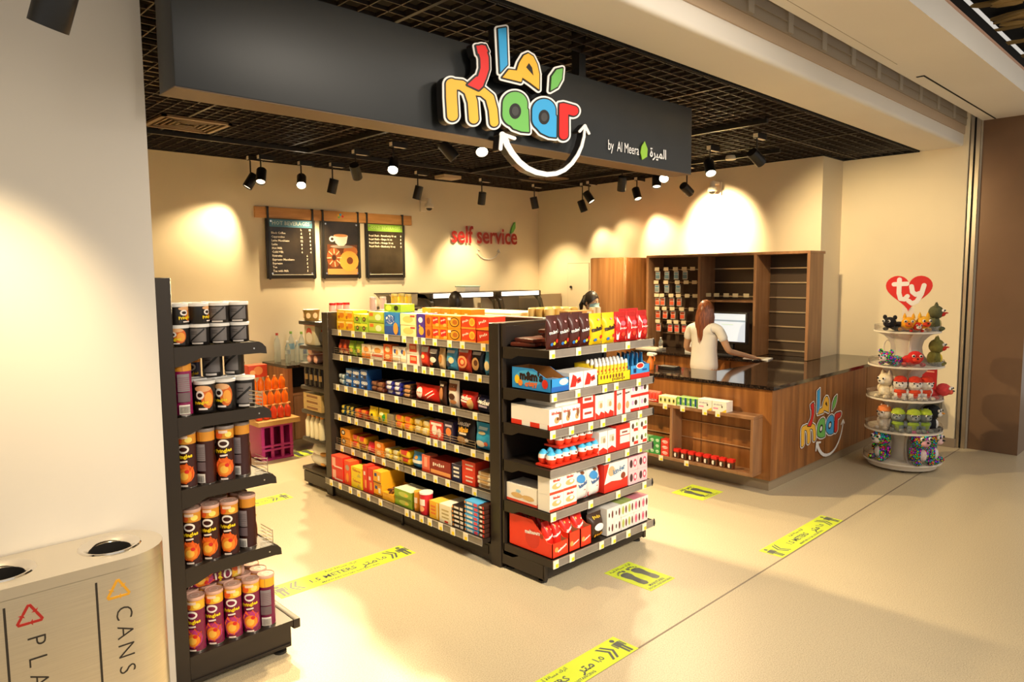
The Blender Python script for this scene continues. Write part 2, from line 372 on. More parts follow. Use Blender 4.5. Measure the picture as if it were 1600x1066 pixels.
LCOL = {'y': mat('sign_yellow', '#F0B73A', .4), 'g': mat('sign_green', '#6DB85A', .4), 'b': mat('sign_blue', '#35A3E0', .4), 'r': mat('sign_red', '#D9201E', .4)}
LOGO = [  # name, colour, strokes [(points, radius)], polygons, holes – traced off the sign
 ('letter_m', 'y', [([(97, 441), (98, 520), (105, 635)], 33), ([(95, 441), (160, 448), (205, 480), (228, 550), (236, 655)], 29), ([(225, 482), (290, 488), (335, 525), (355, 600), (362, 677)], 26)], [], []),
 ('letter_a', 'g', [([(490, 565), (488, 625)], 76)], [[(414, 600), (440, 672), (480, 715), (530, 733), (577, 737), (572, 600), (500, 500)]], [(490, 608, 27, 36)]),
 ('letter_a', 'b', [([(668, 605), (668, 655)], 72)], [[(597, 645), (618, 705), (650, 742), (700, 765), (744, 770), (746, 640), (680, 550)]], [(668, 645, 25, 34)]),
 ('letter_r', 'r', [([(790, 590), (790, 755)], 27), ([(795, 590), (850, 606)], 30)], [[(763, 590), (765, 562), (790, 558), (790, 600)]], []),
 ('letter_ra', 'r', [([(283, 225), (300, 280), (302, 345), (285, 400), (262, 438)], 25)], [[(250, 205), (305, 203), (322, 240), (260, 255)], [(195, 445), (250, 395), (312, 395), (290, 455), (265, 478)]], []),
 ('letter_alif', 'b', [], [[(385, 100), (434, 92), (442, 322), (398, 370)]], []),
 ('letter_mim', 'y', [], [[(412, 400), (450, 352), (500, 358), (515, 310), (543, 264), (570, 252), (600, 270), (625, 320), (638, 380), (637, 475), (585, 435), (533, 400), (527, 428)]], [[(556, 338), (573, 312), (592, 340), (601, 389)]]),
 ('leaf', 'g', [], [[(783, 343), (745, 352), (714, 395), (708, 482), (750, 458), (777, 410)]], [])]
def logo_prims(strokes, polys, off):
    out = []
    def disc(x, y, r, n=18): return [(x+r*cos(2*pi*i/n), y+r*sin(2*pi*i/n)) for i in range(n)]
    def seg(a, b, r):
        L = math.hypot(b[0]-a[0], b[1]-a[1]) or 1; nx, ny = -(b[1]-a[1])/L*r, (b[0]-a[0])/L*r
        return [(a[0]+nx, a[1]+ny), (b[0]+nx, b[1]+ny), (b[0]-nx, b[1]-ny), (a[0]-nx, a[1]-ny)]
    for pts, r in strokes:
        for i, p in enumerate(pts):
            q = r if not isinstance(r, list) else r[i]
            out.append(disc(*p, q+off))
            if i:
                q0 = (r if not isinstance(r, list) else r[i-1])+off; a, b = pts[i-1], p; q1 = q+off
                L = math.hypot(b[0]-a[0], b[1]-a[1]) or 1; nx, ny = -(b[1]-a[1])/L, (b[0]-a[0])/L
                out.append([(a[0]+nx*q0, a[1]+ny*q0), (b[0]+nx*q1, b[1]+ny*q1), (b[0]-nx*q1, b[1]-ny*q1), (a[0]-nx*q0, a[1]-ny*q0)])
    for P in polys:
        out.append(P)
        if off:
            for i, p in enumerate(P): out.append(disc(*p, off, 12)); out.append(seg(P[i-1], p, off))
    return out
ARROW = ([(430, 775), (445, 815), (475, 865), (520, 920), (570, 960), (625, 985), (690, 998), (750, 992), (800, 970), (845, 930), (880, 880), (905, 825), (920, 765), (925, 705)], [19, 19, 18, 17, 17, 16, 15, 14, 13, 12, 11, 9, 8, 6])
AHEAD = [([(412, 747), (490, 775)], 11), ([(412, 747), (404, 840)], 11), ([(925, 695), (893, 732)], 8), ([(925, 695), (950, 745)], 8), ([(415, 750), (440, 790)], 17)]
def sdf(strokes, polys, gs=3.0):
    gx, gy = np.meshgrid(np.arange(6, 1000, gs), np.arange(24, 1060, gs)); D_ = np.full(gx.shape, 1e9)
    def segd(a, b):
        ab = (b[0]-a[0], b[1]-a[1]); L2 = ab[0]**2+ab[1]**2 or 1; t = np.clip(((gx-a[0])*ab[0]+(gy-a[1])*ab[1])/L2, 0, 1)
        return np.hypot(gx-a[0]-t*ab[0], gy-a[1]-t*ab[1]), t
    for pts, r in strokes:
        rr = r if isinstance(r, list) else [r]*len(pts)
        for i in range(1, len(pts)): d, t = segd(pts[i-1], pts[i]); D_ = np.minimum(D_, d-(rr[i-1]+(rr[i]-rr[i-1])*t))
    for P in polys:
        dm = np.full(gx.shape, 1e9); ins = np.zeros(gx.shape, bool)
        for i, p in enumerate(P):
            q = P[i-1]; dm = np.minimum(dm, segd(q, p)[0])
            if p[1] != q[1]: ins ^= ((p[1] > gy) != (q[1] > gy)) & (gx < (q[0]-p[0])*(gy-p[1])/(q[1]-p[1])+p[0])
        D_ = np.minimum(D_, np.where(ins, -dm, dm))
    return gx, gy, D_
def contour(field, lev):
    gx, gy, F_ = field; F_ = F_-lev+1e-4; s_ = F_ < 0; adj = {}; pos = {}
    mix = (s_[:-1, :-1].astype(int)+s_[1:, :-1]+s_[:-1, 1:]+s_[1:, 1:]); J, I = np.nonzero((mix > 0) & (mix < 4))
    def cross(j0, i0, j1, i1):
        k = (j0, i0, j1, i1)
        if k not in pos:
            t = F_[j0, i0]/(F_[j0, i0]-F_[j1, i1]); pos[k] = (gx[j0, i0]+t*(gx[j1, i1]-gx[j0, i0]), gy[j0, i0]+t*(gy[j1, i1]-gy[j0, i0]))
        return k
    for j, i in zip(J, I):
        j = int(j); i = int(i); E = []
        for e in ((j, i, j, i+1), (j, i+1, j+1, i+1), (j+1, i, j+1, i+1), (j, i, j+1, i)):
            if s_[e[0], e[1]] != s_[e[2], e[3]]: E.append(cross(*e))
        for a, b in ([(E[0], E[1])] if len(E) == 2 else [(E[0], E[1]), (E[2], E[3])]): adj.setdefault(a, []).append(b); adj.setdefault(b, []).append(a)
    loops = []; seen = set()
    for k in list(adj):
        if k in seen: continue
        L_ = [k]; seen.add(k)
        while True:
            nx = [q for q in adj[L_[-1]] if q not in seen]
            if not nx: break
            L_.append(nx[0]); seen.add(nx[0])
        if len(L_) > 6: loops.append([pos[q] for q in L_])
    return loops
def slab_from(mb, loops, mp, y0, y1, mt):
    bm = bmesh.new(); es = []; vl = []
    for Lp in loops:
        v = [bm.verts.new((*mp(*p), 0)) for p in Lp]; vl.append(v); es += [bm.edges.new((v[i], v[(i+1) % len(v)])) for i in range(len(v))]
    bmesh.ops.triangle_fill(bm, use_beauty=True, use_dissolve=False, edges=es, normal=(0, 0, 1)); bm.verts.index_update(); n = len(bm.verts)
    vs = [(v.co.x, y0, v.co.y) for v in bm.verts]+[(v.co.x, y1, v.co.y) for v in bm.verts]; fs = []
    for f in bm.faces:
        q = [v.index for v in f.verts]; q = q if f.normal.z > 0 else q[::-1]; fs += [q, [n+i for i in q[::-1]]]
    for v in vl:
        for i in range(len(v)): a, b = v[i].index, v[(i+1) % len(v)].index; fs.append([a, b, n+b, n+a])
    bm.free(); mb.add(vs, fs, mt)
FLD = {}
def make_logo(root, mp, y, thick, slab=True):
    e = .0012 if thick < .02 else .004
    if not FLD:
        FLD['all'] = sdf([s_ for l_ in LOGO for s_ in l_[2]], [p_ for l_ in LOGO for p_ in l_[3]]); FLD['arrow'] = sdf([ARROW]+AHEAD, [])
        for i, l_ in enumerate(LOGO): FLD[i] = sdf(l_[2], l_[3])
    w_ = MB(); slab_from(w_, contour(FLD['all'], 20), mp, y, y+e, LW); slab_from(w_, contour(FLD['arrow'], 0), mp, y, y+e, LW)
    if slab:
        sl = MB(); slab_from(sl, contour(FLD['all'], 20), mp, y+e, y+thick, LK); slab_from(sl, contour(FLD['arrow'], 2), mp, y+e, y+thick, LK); sl.build('backing_slab', root)
    w_.build('white_outline', root, label='white outline and smiling double arrow')
    k_ = MB(); slab_from(k_, contour(FLD['all'], 9), mp, y-e*.5, y, LK); k_.build('black_outline', root)
    for i, (nm, c, st, po, ho) in enumerate(LOGO):
        z = y-e*(.8+.12*i); yb = y-e*.5
        if nm == 'letter_ra':
            k_ = MB(); slab_from(k_, contour(FLD[i], 11), mp, z+e*.05, yb, LK); k_.build('black_outline', root)
        mb = MB(); slab_from(mb, contour(FLD[i], 0), mp, z, yb, LCOL[c])
        for h in ho:
            if isinstance(h, tuple):
                for q, mt in ((1.35, LK), (.8, mat('sign_hole_grey', (.05, .05, .05), .5) if slab else LW)):
                    mb.prism([mp(h[0]+h[2]*q*cos(2*pi*t/20), h[1]+h[3]*q*sin(2*pi*t/20)) for t in range(20)], z-e*.25, z, mt); z -= e*.25
            else: mb.prism([mp(*p) for p in h], z-e*.3, z, LK)
        mb.build(nm, root)
def mp_main(a, b): p = onY(680+a/3.95, 20+b/3.95, 2.69); return p[0], p[2]
lg = empty('logo_sign', (0, 0, 0), 'large colourful letter logo sign with smile arrow fixed on the dark fascia', 'logo sign')
make_logo(lg, mp_main, 2.69, .046)
for a_, b_ in ((120, 560), (490, 690), (790, 700), (300, 600)):
    p_ = mp_main(a_, b_); mb = MB(); mb.cyl((p_[0], 2.735, p_[1]), .012, .046, LK, 12, 'y'); mb.build('standoff_pin', lg)
X0, X1 = mp_main(42, 640)[0], mp_main(956, 640)[0]; Z0, Z1 = mp_main(690, 1015)[1], mp_main(410, 60)[1]
# "by Al Meera" line in white with a leaf
def wall_text(name, s, x, z, y, size, mt, parent=None, bold=.0, depth=.004, label=None, cat=None, sx=1, rx=0, **kw):
    V, F = text2d(s, bold, 3); mb = MB(); n = len(V)
    vs = [(x+a*size*sx, y-depth, z+b*size) for a, b in V]; mb.add(vs, F, mt)
    return mb.build(name, parent, label=label, cat=cat, **kw)
a = empty('owner_lettering', (0, 0, 0), 'small white bilingual lettering with green leaf at the fascia right end', 'lettering')
def fz(px, py): p = onY(px, py, 2.775); return p[0], p[2]
p = fz(998-22, 232); wall_text('latin_lettering', 'by  Al Meera', p[0]-.012, p[1], 2.776, .088, LW, a, sx=.70)
p = fz(1028, 241); wall_text('arabic_lettering', '\ufe93\ufeae\ufef4\ufee4\ufedf\ufe8d', p[0], p[1], 2.776, .085, LW, a, .02, sx=1.0)
p = fz(1006, 237); mb = MB(); mb.prism([(p[0]-.022, p[1]-.055), (p[0]-.04, p[1]-.01), (p[0]-.03, p[1]+.03), (p[0]+.003, p[1]+.065), (p[0]+.035, p[1]+.02), (p[0]+.03, p[1]-.03)], 2.77, 2.775, K('#8FBF3F')); mb.build('leaf', a)

# ============================================================ TRACK SPOTLIGHTS
mb = MB()
for (xa, ya, xb, yb) in ((1.9, 6.75, 7.95, 6.85), ):
    mb.box(xa, ya, CZ-.04, xb, ya+.035, CZ, BLACK)
mb.build('lighting_track', label='black lighting track along the ceiling near the back wall', cat='lighting track')
mb = MB(); mb.box(7.3, 3.5, CZ-.04, 7.335, 6.75, CZ, BLACK); mb.build('lighting_track', label='black lighting track along the ceiling by the right wall', cat='lighting track')
mb = MB(); mb.box(3.62, 3.9, CZ-.04, 3.655, 6.75, CZ, BLACK); mb.build('lighting_track', label='black lighting track running forward above the aisle shelving', cat='lighting track')
mb = MB(); mb.box(5.8, 2.9, CZ-.04, 5.835, 6.75, CZ, BLACK); mb.build('lighting_track', label='black lighting track running forward above the checkout counter', cat='lighting track')
LENS = mat('lamp_lens_glow', (1.0, .86, .62), .3, 0, 45)
LENSO = mat('lamp_lens_dim', (1.0, .84, .58), .3, 0, 2.0)
def spotlight(x, y, z, target, label, energy, on, ang=75, scale=1.0, blend=.8, adapter=True):
    r = empty('track_spotlight', (x, y, z), label, 'spotlight', 'track spotlights on the shop ceiling')
    top = CZ-z; R_, L_ = .052*scale, .165*scale
    mb = MB(); mb.box(-.025, -.02, top-.05, .16, .025, top, BLACK); mb.box(-.03, -.022, top-.045, -.025, .022, top-.008, CREAM); mb.box(.0, -.021, top-.054, .13, -.019+.03, top-.05, CREAM)
    if adapter: mb.build('adapter', r)
    mb = MB(); mb.tube([(0, 0, L_*.42), (0, 0, top-.05)], .008, BLACK); mb.build('stem', r)
    d = (Vector(target)-Vector((x, y, z))).normalized(); q = d.to_track_quat('Z', 'Y')
    mb = MB(); mb.T = q.to_matrix().to_4x4() @ Matrix.Translation((0, 0, -L_/2))
    mb.lathe([(0, 0), (R_*.94, 0), (R_, .006), (R_, L_), (R_*.93, L_), (R_*.9, L_-.012), (R_*.2, L_-.022)], BLACK, n=24); mb.build('housing', r)
    mb = MB(); mb.T = q.to_matrix().to_4x4() @ Matrix.Translation((0, 0, L_/2-.016)); mb.lathe([(0, 0), (R_*.9, 0), (R_*.86, .006), (0, .008)], LENS if on else LENSO, n=20); mb.build('lens', r)
    l = bpy.data.lights.new('spot_lamp', 'SPOT'); l.energy = energy*SPOT; l.color = WARM; l.spot_size = rad(ang); l.spot_blend = blend; l.shadow_soft_size = .04
    o = bpy.data.objects.new('spot_lamp', l); COL.objects.link(o); o.parent = r; o.location = d*(L_/2+.02)
    o.rotation_euler = d.to_track_quat('-Z', 'Y').to_euler()
SP = [  # px, py of the head in the photo, height, target, what sets it apart, watts, lens seen lit, cone
 (392, 283, 2.94, (2.4, 7.8, 1.3), 'leftmost one at the back, tilted at the back wall', 150, False, 85),
 (408, 275, 2.985, (2.4, 6.0, 0), 'second from the left, hanging straight down', 260, False, 95),
 (471, 283, 2.985, (2.4, 4.9, 0), 'angled one left of the menu boards with its lit lens showing', 420, True, 90),
 (520, 291, 2.94, (4.0, 7.8, 1.2), 'upright one above the coffee picture', 150, False, 85),
 (556, 268, 2.985, (5.4, 7.8, 1.2), 'dark one left of the brightest lens, pointing away', 150, False, 85),
 (615, 258, 2.985, (2.2, 3.9, .3), 'glaring round one under the fascia middle', 620, True, 90),
 (701, 236, 2.985, (5.76, 3.6, .45), 'large dark one just below the fascia, turned away', 520, False, 85),
 (752, 228, 2.985, (2.6, 2.6, .3), 'glaring one beside the smile arrow', 300, True, 90),
 (653, 301, 2.94, (5.2, 7.8, 1.2), 'tilted one left of the wall camera', 130, False, 85),
 (753, 310, 2.94, (6.6, 7.8, 1.1), 'tilted one above the self service lettering', 150, False, 85),
 (835, 317, 2.94, (7.9, 7.2, 1.2), 'tilted one in front of the back right corner', 150, False, 85),
 (910, 322, 2.88, (8.1, 6.3, 1.6), 'small tilted one lowest beside the right wall', 60, False, 80),
 (920, 308, 2.985, (8.1, 5.3, 1.2), 'tilted one touching the small one in the corner', 60, False, 80),
 (972, 287, 2.94, (7.27, 5.75, .9), 'short downlight left of the boxy one', 330, False, 80),
 (995, 303, 2.985, (7.4, 4.4, 0), 'boxy upright one between the two downlights', 240, False, 95),
 (1026, 282, 2.985, (6.2, 4.2, 0), 'short downlight behind the fascia right end', 170, False, 90),
 (1038, 273, 2.985, (3.9, 2.9, .2), 'glaring one peeping under the fascia right end', 130, True, 90),
 (1073, 296, 2.9, tuple(onX(1125, 352, XW2)), 'tilted one left of the white wall camera', 330, False, 85),
 (1109, 262, 2.985, (5.2, 2.4, .0), 'glaring one right of the fascia', 120, True, 90),
 (1182, 246, 2.985, (8.655, 2.75, 1.5), 'largest dark one at the right, turned to the front right wall', 200, False, 90)]
for px, py, z, tg, ds, en, on, ang in SP:
    p = onZ(px, py, z); spotlight(p[0], p[1], z, tg, 'black track spotlight, '+ds, en*.55, on, ang, 1.0)
for (x, y), ds in (((2.15, 3.75), 'above the snack aisle just behind the fascia board'), ((2.4, 4.3), 'above the far end of the snack aisle behind the fascia')):
    spotlight(x, y, 3.04, (x-.15, y+(.1 if y < 4 else .9), 0), 'black track spotlight '+ds, 120, True, 110, 1.0)
p = onY(88, 8, 2.36); spotlight(p[0], 2.36, p[2]+.02, (.10, 3.06, .9), 'big black spotlight hanging before the white pillar top left', 66, True, 84, 1.0)
mb = MB(); mb.box(.3, 2.34, CZ-.04, 1.1, 2.38, CZ, BLACK); mb.build('lighting_track', label='short black lighting track under the front soffit by the pillar', cat='lighting track')
# ============================================================ MENU BOARDS AND WALL LETTERING
YM = YB
bd = empty('menu_board_rail', (0, 0, 0), 'long oak plank on the back wall carrying three menu boards', 'wall rail')
mb = MB(); mb.rbox(3.49, YM-.03, 2.575, 5.64, YM, 2.70, .004, OAK); mb.build('plank', bd, rot=(0, 0, 0))
mb = MB()
for i, (dx, dz, c) in enumerate(((-.03, .012, 'y'), (0, .02, 'b'), (.03, .0, 'r'), (-.02, -.012, 'g'))): mb.ball((4.57+dx, YM-.032, 2.64+dz), .014, LCOL[c], sc=(1, .2, 1))
mb.build('small_emblem', bd)
BFR = mat('menu_frame_black', (.02, .014, .01), .35); MPR = noise_mat('chalkboard_print', [(.3, (.020, .014, .008)), (.7, (.05, .035, .02))], 3, .12)
def menu(x0, x1, z0, z1, label):
    r = empty('menu_board', (x0, YM-.045, z0), label, 'menu board'); w, h = x1-x0, z1-z0
    mb = MB(); mb.rbox(0, 0, 0, w, .02, h, .004, BFR); mb.build('frame', r)
    mb = MB(); mb.box(.035, -.004, .04, w-.035, 0, h-.0, MPR); mb.build('print_panel', r)
    for x in (.03, w-.03): mb = MB(); mb.box(x-.012, -.006, -.01, x+.012, .0, h+.13, BLACK); mb.box(x-.012, -.006, h+.12, x+.012, .03, h+.135, BLACK); mb.build('strap', r)
    for x in (.06, w-.06):
        for z in (.06, h-.03): mb = MB(); mb.cyl((x, -.009, z), .011, .006, CHROME, 10, 'y'); mb.build('stud', r)
    return r, w, h
def lines(r, items, name='lettering', y=-.0055):
    mb = MB(); decor(mb, items, flatwrap(y)); mb.build(name, r)
PW = K('#E9DCC4'); PB = K('#4A7C93'); PG = K('#8CBB3C')
r, w, h = menu(3.60, 4.215, 1.885, 2.57, 'left menu board headed HOT BEVERAGES with a drinks list')
it = [('r', w/2, h-.05, w-.08, .085, PB), ('t', 'HOT BEVERAGES', w/2, h-.05, .062, K('#B9C7C4'), 0, .02)]
for i, (s, a, b) in enumerate((('', 'L', 'M'), ('Black Coffee', '6', '5'), ('Cappuccino', '12', '8'), ('Latte Macchiato', '12', '8'), ('Latte', '8', '8'), ('Hot Milk', '6', '4'), ('Cold Milk', '6', '4'), ('Ristretto', '', '6'), ('Espresso Macchiato', '', '7'), ('Espresso', '', '5'), ('Tea', '', '4'), ('Tea with Milk', '', '5'))):
    z = h-.118-i*.0435; sz = .034
    if s:
        V, F = text2d(s, .02); wd = (max(v[0] for v in V)-min(v[0] for v in V))*sz; it.append(('t', s, .06+wd/2, z, sz, PW, 0, .02))
    if a: it.append(('t', a, w*.70, z, sz, PW))
    if b: it.append(('t', b, w*(.88 if a else .80), z, sz, PW))
it.append(('r', w/2, .045, w-.1, .006, PW)); lines(r, it)
r, w, h = menu(4.29, 4.835, 1.885, 2.57, 'middle menu board showing a coffee cup and ring doughnuts')
it = [('r', w*.52, .23, w-.13, .36, K('#5A2E14')), ('r', w*.52, .08, w-.13, .07, K('#D98A4A')), ('e', w*.30, .25, .10, .12, K('#8A4A22')), ('e', w*.30, .25, .03, .035, K('#3A1D0C')), ('e', w*.72, .33, .10, .07, K('#A65E2C')),
      ('e', w*.68, .21, .135, .125, K('#E59A3E')), ('e', w*.70, .215, .045, .045, K('#6B3413')), ('e', w*.5, .385, .16, .02, K('#8F8274')), ('p', [(w*.30, .52), (w*.66, .52), (w*.62, .43), (w*.55, .395), (w*.42, .395), (w*.34, .43)], K('#EFE3D2')), ('e', w*.48, .52, w*.18, .018, K('#C98A55')), ('e', w*.26, .475, .04, .035, K('#EFE3D2')), ('e', w*.26, .475, .02, .018, K('#2A1D12'))]
for a in range(8): it.append(('r', w*.30+.07*cos(a*.8), .25+.08*sin(a*.8), .06, .012, K('#E7B38C'), a*.8))
lines(r, it, 'printed_picture')
r, w, h = menu(4.905, 5.51, 1.885, 2.57, 'right menu board headed COLD BEVERAGES under a green band')
it = [('r', w/2, h-.05, w-.08, .085, PG), ('t', 'COLD BEVERAGES', w/2, h-.05, .055, K('#B8D67A'), 0, .02)]
for i, s in enumerate(('Royal Slush - Strawberry 16 oz', 'Royal Slush - Grape 16 oz', 'Royal Slush - Orange 16 oz', 'Royal Slush - Blueberry 16 oz')):
    V, F = text2d(s, .02); wd = (max(v[0] for v in V)-min(v[0] for v in V))*.033; it += [('t', s, .05+wd/2, h-.15-i*.045, .033, PW, 0, .02), ('t', '8', w-.07, h-.15-i*.045, .036, PW)]
it.append(('r', w/2, .045, w-.1, .006, PW)); lines(r, it)
ss = empty('self_service_lettering', (0, 0, 0), 'red self service lettering with leaf and smile on the back wall', 'lettering')
RED = mat('letter_red', '#A81212', .4); REDS = mat('letter_rim', '#F0D0C0', .4)
for nm, bold, dep, mt in (('letter_rim', .045, .012, REDS), ('letters', .018, .03, RED)):
    V, F = text2d('self service', bold, 3); xs = [v[0] for v in V]; sc = (7.60-6.32)/(max(xs)-min(xs)); cx = (max(xs)+min(xs))/2
    mb = MB(); n = len(V); y1 = YB-.003
    mb.add([(6.96+(a-cx)*sc, y1-dep, 2.475+b*sc*1.15) for a, b in V]+[(6.96+(a-cx)*sc, y1, 2.475+b*sc*1.15) for a, b in V], [f for f in F], mt)
    mb.build(nm, ss)
mb = MB(); mb.prism([(7.47, 2.53), (7.50, 2.62), (7.55, 2.70), (7.57, 2.71), (7.57, 2.62), (7.53, 2.56)], YB-.03, YB-.003, LCOL['g']); mb.build('leaf', ss)
mb = MB(); pts = [(6.80+.30*(1-cos(t))*.72, YB-.012, 2.28-.14*sin(t)) for t in [pi*i/14 for i in range(15)]]; mb.tube(pts, .007, WHITE, 6)
mb.tube([(6.79, YB-.012, 2.22), (6.79, YB-.012, 2.29), (6.85, YB-.012, 2.27)], .007, WHITE, 6); mb.tube([(7.20, YB-.012, 2.25), (7.235, YB-.012, 2.29), (7.26, YB-.012, 2.24)], .007, WHITE, 6); mb.build('smile_arrow', ss)
def dome(loc, rz, label):
    r = empty('dome_camera', loc, label, 'security camera', None, rz)
    mb = MB(); mb.rbox(-.05, -.03, -.10, .05, 0, .07, .008, CREAM); mb.rbox(-.03, -.16, .03, .03, -.02, .07, .01, CREAM); mb.build('wall_bracket', r)
    mb = MB(); mb.lathe([(.03, .07), (.03, .0), (.055, -.005), (.06, -.03), (.06, -.05), (.05, -.06)], CREAM, (0, -.15, 0), 20); mb.build('body', r)
    mb = MB(); mb.ball((0, -.15, -.055), .045, mat('camera_dome_black', (.02, .018, .015), .1), 14, (1, 1, .85)); mb.build('dome', r)
p = onY(660, 322, YB); dome((p[0], YB, p[2]+.02), 0, 'cream dome camera on the back wall right of the menu boards')
p = onX(1123, 296, XW2); dome((XW2, p[1], p[2]+.02), -pi/2, 'cream dome camera on the right wall above the bright patch')
mb = MB(); mb.box(XW2-.004, 6.75, 0, XW2, 7.18, 2.08, mat('flush_door_seam', (.45, .35, .22), .6)); mb.box(XW2-.010, 6.76, 0, XW2-.004, 7.172, 2.07, WALL); mb.cyl((XW2-.03, 7.10, 1.72), .02, .03, BLACK, 12, 'x')
mb.build('door_1', kind='structure')

# ============================================================ COUNTERS, CABINETS
def plank_face(mb, x0, y0, z0, x1, y1, z1, mt): mb.rbox(x0, y0, z0, x1, y1, z1, .003, mt, 1)
cn = empty('checkout_counter', (5.765, 2.77, 0), 'L shaped walnut checkout counter with a glossy black top', 'counter')
B0 = Vector((5.765, 2.77, 0))
def L(mb, name, par=cn, org=B0): mb.T = Matrix.Translation(-org); return mb
def bld(mb, name, par, org, **kw):
    mb.v = [(v[0]-org[0], v[1]-org[1], v[2]-org[2]) for v in mb.v]; return mb.build(name, par, **kw)
mb = MB(); mb.prism([(5.765, 2.77), (8.64, 2.77), (8.64, 3.355), (8.085, 3.355), (8.085, 3.55), (5.765, 3.55)], .10, .90, WOOD, 'z'); bld(mb, 'front_body', cn, B0)
mb = MB(); mb.box(5.765, 3.55, .10, 6.30, 5.1, .90, WOOD); bld(mb, 'side_body', cn, B0)
mb = MB(); mb.box(5.80, 2.80, 0, 8.6, 3.35, .10, mat('kick_taupe', (.32, .24, .15), .4)); mb.box(5.80, 3.35, 0, 6.25, 5.05, .10, mat('kick_taupe')); bld(mb, 'plinth', cn, B0)
mb = MB(); mb.prism([(5.745, 2.75), (8.645, 2.75), (8.645, 3.36), (8.09, 3.36), (8.09, 3.63), (6.34, 3.63), (6.34, 5.12), (5.745, 5.12)], .90, .932, STONE, 'z'); bld(mb, 'worktop', cn, B0)
mb = MB()
for x in (6.9, 7.95): mb.box(x, 2.768, .10, x+.003, 2.771, .90, SHADOWP)
for y in (3.45, 4.25): mb.box(5.763, y, .10, 5.766, y+.003, .90, SHADOWP)
bld(mb, 'panel_joint', cn, B0)
cu0, cu1, cv0, cv1 = 6.32, 7.36, .10, .82
def mp_cnt(a, b):
    X, Z = mp_main(a, b); return cu0+(X-X0)/(X1-X0)*(cu1-cu0), cv0+(Z-Z0)/(Z1-Z0)*(cv1-cv0)
l2 = empty('logo_sign', (0, 0, 0), 'small colourful letter logo on the walnut counter front', 'logo sign')
make_logo(l2, mp_cnt, 2.761, .008, False)
# hanging display rack on the counter's left face
rk = empty('counter_display_rack', (5.60, 2.85, .15), 'walnut shelf rack fixed on the left face of the counter', 'rack')
O = Vector((5.60, 2.85, .15))
for z, nm in ((.65, 'top_board'), (.15, 'bottom_board')):
    mb = MB(); mb.rbox(5.60, 2.85, z, 5.764, 4.55, z+.028, .002, WOODL, 1); bld(mb, nm, rk, O)
for y in (2.85, 3.66, 4.522):
    mb = MB(); mb.rbox(5.60, y, .178, 5.764, y+.028, .65, .002, WOODL, 1); bld(mb, 'upright_panel', rk, O)
mb = MB()
for z in (.52, .36): mb.box(5.752, 2.88, z, 5.764, 3.655, z+.006, mat('slat_groove', (.45, .25, .12), .4)); mb.box(5.752, 3.69, z, 5.764, 4.52, z+.006, mat('slat_groove'))
bld(mb, 'slat_groove', rk, O)
# back desk and wall unit behind the till
ds = empty('back_desk', (7.42, 3.65, 0), 'walnut desk with black stone top below the wall display unit', 'desk'); O = Vector((7.42, 3.65, 0))
mb = MB(); mb.box(7.46, 3.66, .0, 8.09, 5.44, .895, WOOD); bld(mb, 'cabinet', ds, O)
mb = MB(); mb.rbox(7.42, 3.64, .90, 8.09, 5.45, .932, .003, STONE, 1); bld(mb, 'worktop', ds, O)
for y in (4.1, 4.55, 5.0):
    mb = MB(); mb.box(7.455, y, .08, 7.46, y+.004, .88, SHADOWP); bld(mb, 'door_gap', ds, O)
UX, UZ = 7.70, 2.115
un = empty('wall_display_unit', (UX, 3.31, .935), 'tall walnut wall unit with three dark slatted bays behind the till', 'display unit'); O = Vector((UX, 3.31, .935))
mb = MB(); mb.box(8.05, 3.40, .935, 8.095, 5.46, UZ, mat('slat_panel_brown', (.055, .032, .018), .45)); mb.box(8.05, 3.33, .935, 8.095, 3.40, UZ, WOOD); bld(mb, 'back_panel', un, O)
for a, b in ((3.31, 3.345), (3.93, 3.965), (4.66, 4.695), (5.425, 5.46)):
    mb = MB(); mb.rbox(UX, a, .935, 8.05, b, UZ, .002, WOODL if a > 3.3 else WOOD, 1); bld(mb, 'partition', un, O)
mb = MB(); mb.rbox(UX, 3.31, UZ, 8.095, 5.46, UZ+.03, .002, WOODL, 1); bld(mb, 'top_board', un, O)
mb = MB(); mb.rbox(UX+.03, 3.965, 1.56, 8.05, 4.66, 1.585, .002, WOODL, 1); bld(mb, 'middle_shelf', un, O)
ALU = mat('slat_aluminium', (.72, .60, .42), .28, .9)
for (a, b, zs) in ((3.345, 3.93, [1.955, 1.785, 1.61, 1.44, 1.27, 1.10, .99]), (3.965, 4.66, [1.955, 1.785, 1.615]), (4.695, 5.425, [1.955, 1.785, 1.615, 1.445, 1.275, 1.11])):
    for z in zs:
        mb = MB(); mb.box(8.034, a, z, 8.05, b, z+.014, ALU); bld(mb, 'slat_rail', un, O)
tc = empty('tall_cupboard', (7.27, 5.48, 0), 'tall plain walnut cupboard left of the display unit', 'cupboard'); O = Vector((7.27, 5.48, 0))
mb = MB(); mb.rbox(7.29, 5.48, 0, 8.09, 6.05, 2.12, .004, WOOD, 1); bld(mb, 'body', tc, O)
mb = MB(); mb.rbox(7.27, 5.49, .05, 7.29, 6.045, 2.115, .003, noise_mat('walnut_door', [(.30, (.26, .115, .038)), (.5, (.37, .165, .055)), (.72, (.48, .23, .085))], 3.0, .4, 6, (5, 5, .35)), 1); bld(mb, 'door', tc, O)
